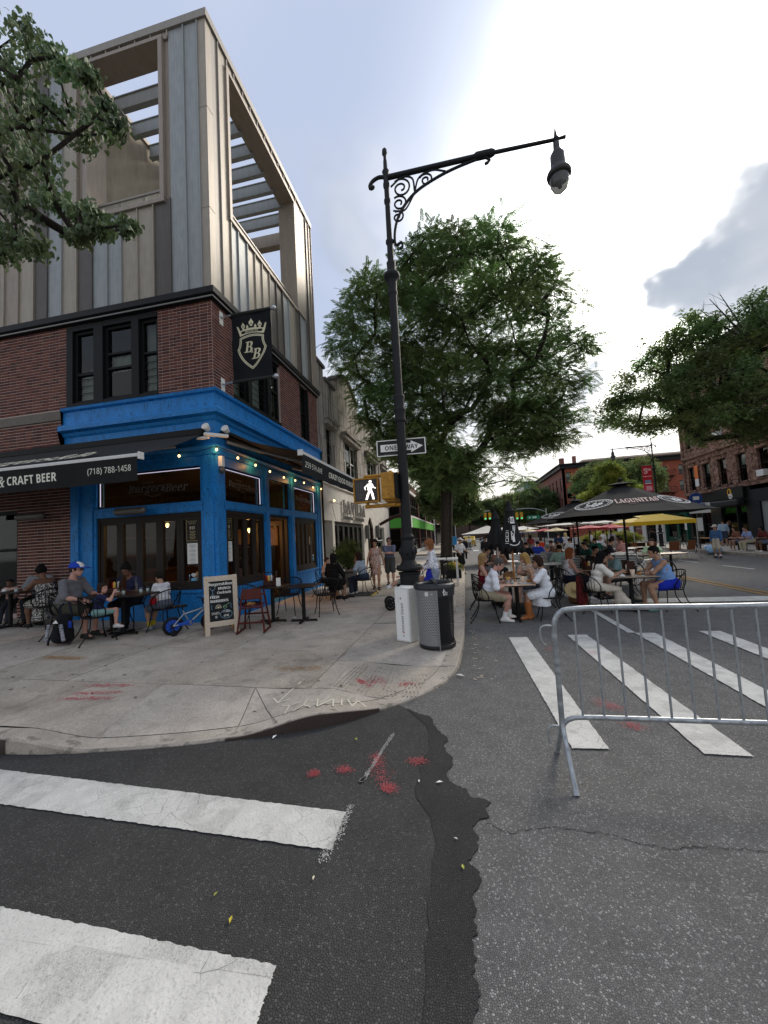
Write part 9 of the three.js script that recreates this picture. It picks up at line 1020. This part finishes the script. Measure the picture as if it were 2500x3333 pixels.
  const wb = thing('white_barrier','leftmost white barrier across the far roadway','barrier',[0.7,0,-44]);mesh('frame',[tube([[-1.1,0,0],[-1.1,1.0,0],[1.1,1.0,0],[1.1,0,0]],0.03,40,5),bar([-1.1,0.25,0],[1.1,0.25,0],0.025)],M.white,wb);mesh('bars',Array.from({length:12},(_,k) => bar([-1 + k * 0.18,0.25,0],[-1 + k * 0.18,1,0],0.014,0.014,4)),M.white,wb);copy(wb,[3.0,0,-44.2],0.05,'middle white barrier across the far roadway');copy(wb,[5.3,0,-44.5],-0.05,'rightmost white barrier across the far roadway');
  // parked cars far along the left kerb
  for (const [x,z,c,l] of [[-1.2 + 2.2,-62,'#c2a21c','yellow taxi standing far along the left kerb'],[1.0,-70,'#3a3d42','dark grey car behind the yellow taxi'],[1.1,-92,'#d8d8d8','white car far up the avenue on the left'],[9.5,-96,'#22252a','black car far up the avenue on the right']]) {const v = thing('parked_car',l,'car',[x,0,z]);const sh = new THREE.Shape([[-2.2,0.3],[2.2,0.3],[2.25,0.8],[1.3,0.95],[0.75,1.45],[-0.9,1.48],[-1.7,1.0],[-2.25,0.92]].map((p) => new THREE.Vector2(...p)));mesh('body',[new THREE.ExtrudeGeometry(sh,{depth:1.6,bevelEnabled:true,bevelSize:0.06,bevelThickness:0.08,bevelSegments:2}).translate(0,0,-0.8).rotateY(Math.PI / 2)],col(c,0.3,0.1),v);mesh('windows',[rb(1.3,0.4,0.02,0.01,0,1.22,1.28,-0.5),rb(1.3,0.4,0.02,0.01,0,1.22,-1.1,0.5)],col('#15181c',0.1),v);for (const [a,b] of [[-0.85,1.4],[0.85,1.4],[-0.85,-1.4],[0.85,-1.4]]) mesh('wheel',[(() => {const q = new THREE.CylinderGeometry(0.33,0.33,0.2,16);q.rotateZ(Math.PI / 2);return q.translate(a,0.33,b);})()],M.black,v);}
  tag(mesh('far_houses',[b2(-30,-6,0,10,-200,-180),b2(-6,12,0,8,-205,-185),b2(12,40,0,11,-200,-180)],brickFar([0.15,0.1,0.08],31)),'brown row of houses closing the avenue far away','building');
}
// ---- litter, fallen leaves, grit
{
  const lf = (x,z,c,s,l) => {const t = tri([[0,0,0],[0.5,0.12,0.2],[1,0.05,0],[0.5,0.1,-0.25]],[0,1,2,0,2,3]);t.scale(s,s,s);t.rotateY(x * 40);t.translate(x,(x < -0.3 && z < -4.3 ? paveH(x,z) :0.004) + 0.012,z);tag(mesh(l.includes('leaf') ? 'fallen_leaf' :'paper_scrap',t,col(c,0.8)),l,l.includes('leaf') ? 'leaf' :'litter');};
  lf(-1.21,-1.79,'#b8a83a',0.04,'yellow fallen leaf between the two near crossing bars');lf(-1.38,-1.91,'#8f9440',0.03,'small olive fallen leaf left of the yellow one');lf(-0.11,-2.24,'#a8b050',0.035,'green fallen leaf on the dark seal strip');lf(-0.9,-2.07,'#cfc9b0',0.03,'pale fallen leaf beside the upper crossing bar end');lf(-1.05,-3.5,'#8a9a4a',0.05,'green fallen leaf near the kerb facing');lf(-0.17,-2.46,'#c9c9c4',0.03,'white scrap on the dark seal strip');lf(-0.31,-2.97,'#e8e8e6',0.055,'white crumpled scrap near the red paint');lf(-0.43,-2.96,'#e0e0dc',0.03,'small white scrap left of the crumpled one');lf(-1.85,-3.46,'#ececea',0.07,'white paper scrap by the kerb');lf(-3.7,-8.2,'#e2e2de',0.16,'white napkin on the pavement under the small empty tables');lf(-0.09,-5.16,'#d8d4cc',0.12,'paper scrap in the gutter by the kerb');lf(-4.28,-4.3,'#c8a820',0.05,'yellow fallen leaf beside the red spray lines');
  const g = [];for (let i = 0;i < 260;i++) {const z = R(-22,-4.8),x = 0.02 + Math.abs(R(-0.18,0.22)) * (rnd() < 0.7 ? 0.6 :2.2),s = R(0.006,0.022),q = new THREE.CircleGeometry(s,5);q.rotateX(-Math.PI / 2);q.rotateZ(R(-0.3,0.3));q.scale(1.4,1,0.7);q.translate(x,0.012,z);g.push(q);} stuff(tag(mesh('gutter_litter',g,col('#b9b09a',0.9)),'scattered pale scraps and leaves along the gutter','litter'));
  const y = thing('floor_plate','dark metal plate edged with yellow on the pavement by the pizzeria table','floor plate',[-3.15,paveH(-3.15,-11.8) + 0.012,-11.8]);mesh('plate',[rb(0.8,0.012,0.9,0.003)],std({color:0x3a3835,roughness:0.7}),y);mesh('yellow_edge',[rb(0.06,0.02,0.9,0.003,0.42,0.002,0)],col('#c2a83a',0.7),y);
}

renderer.render(scene,camera);
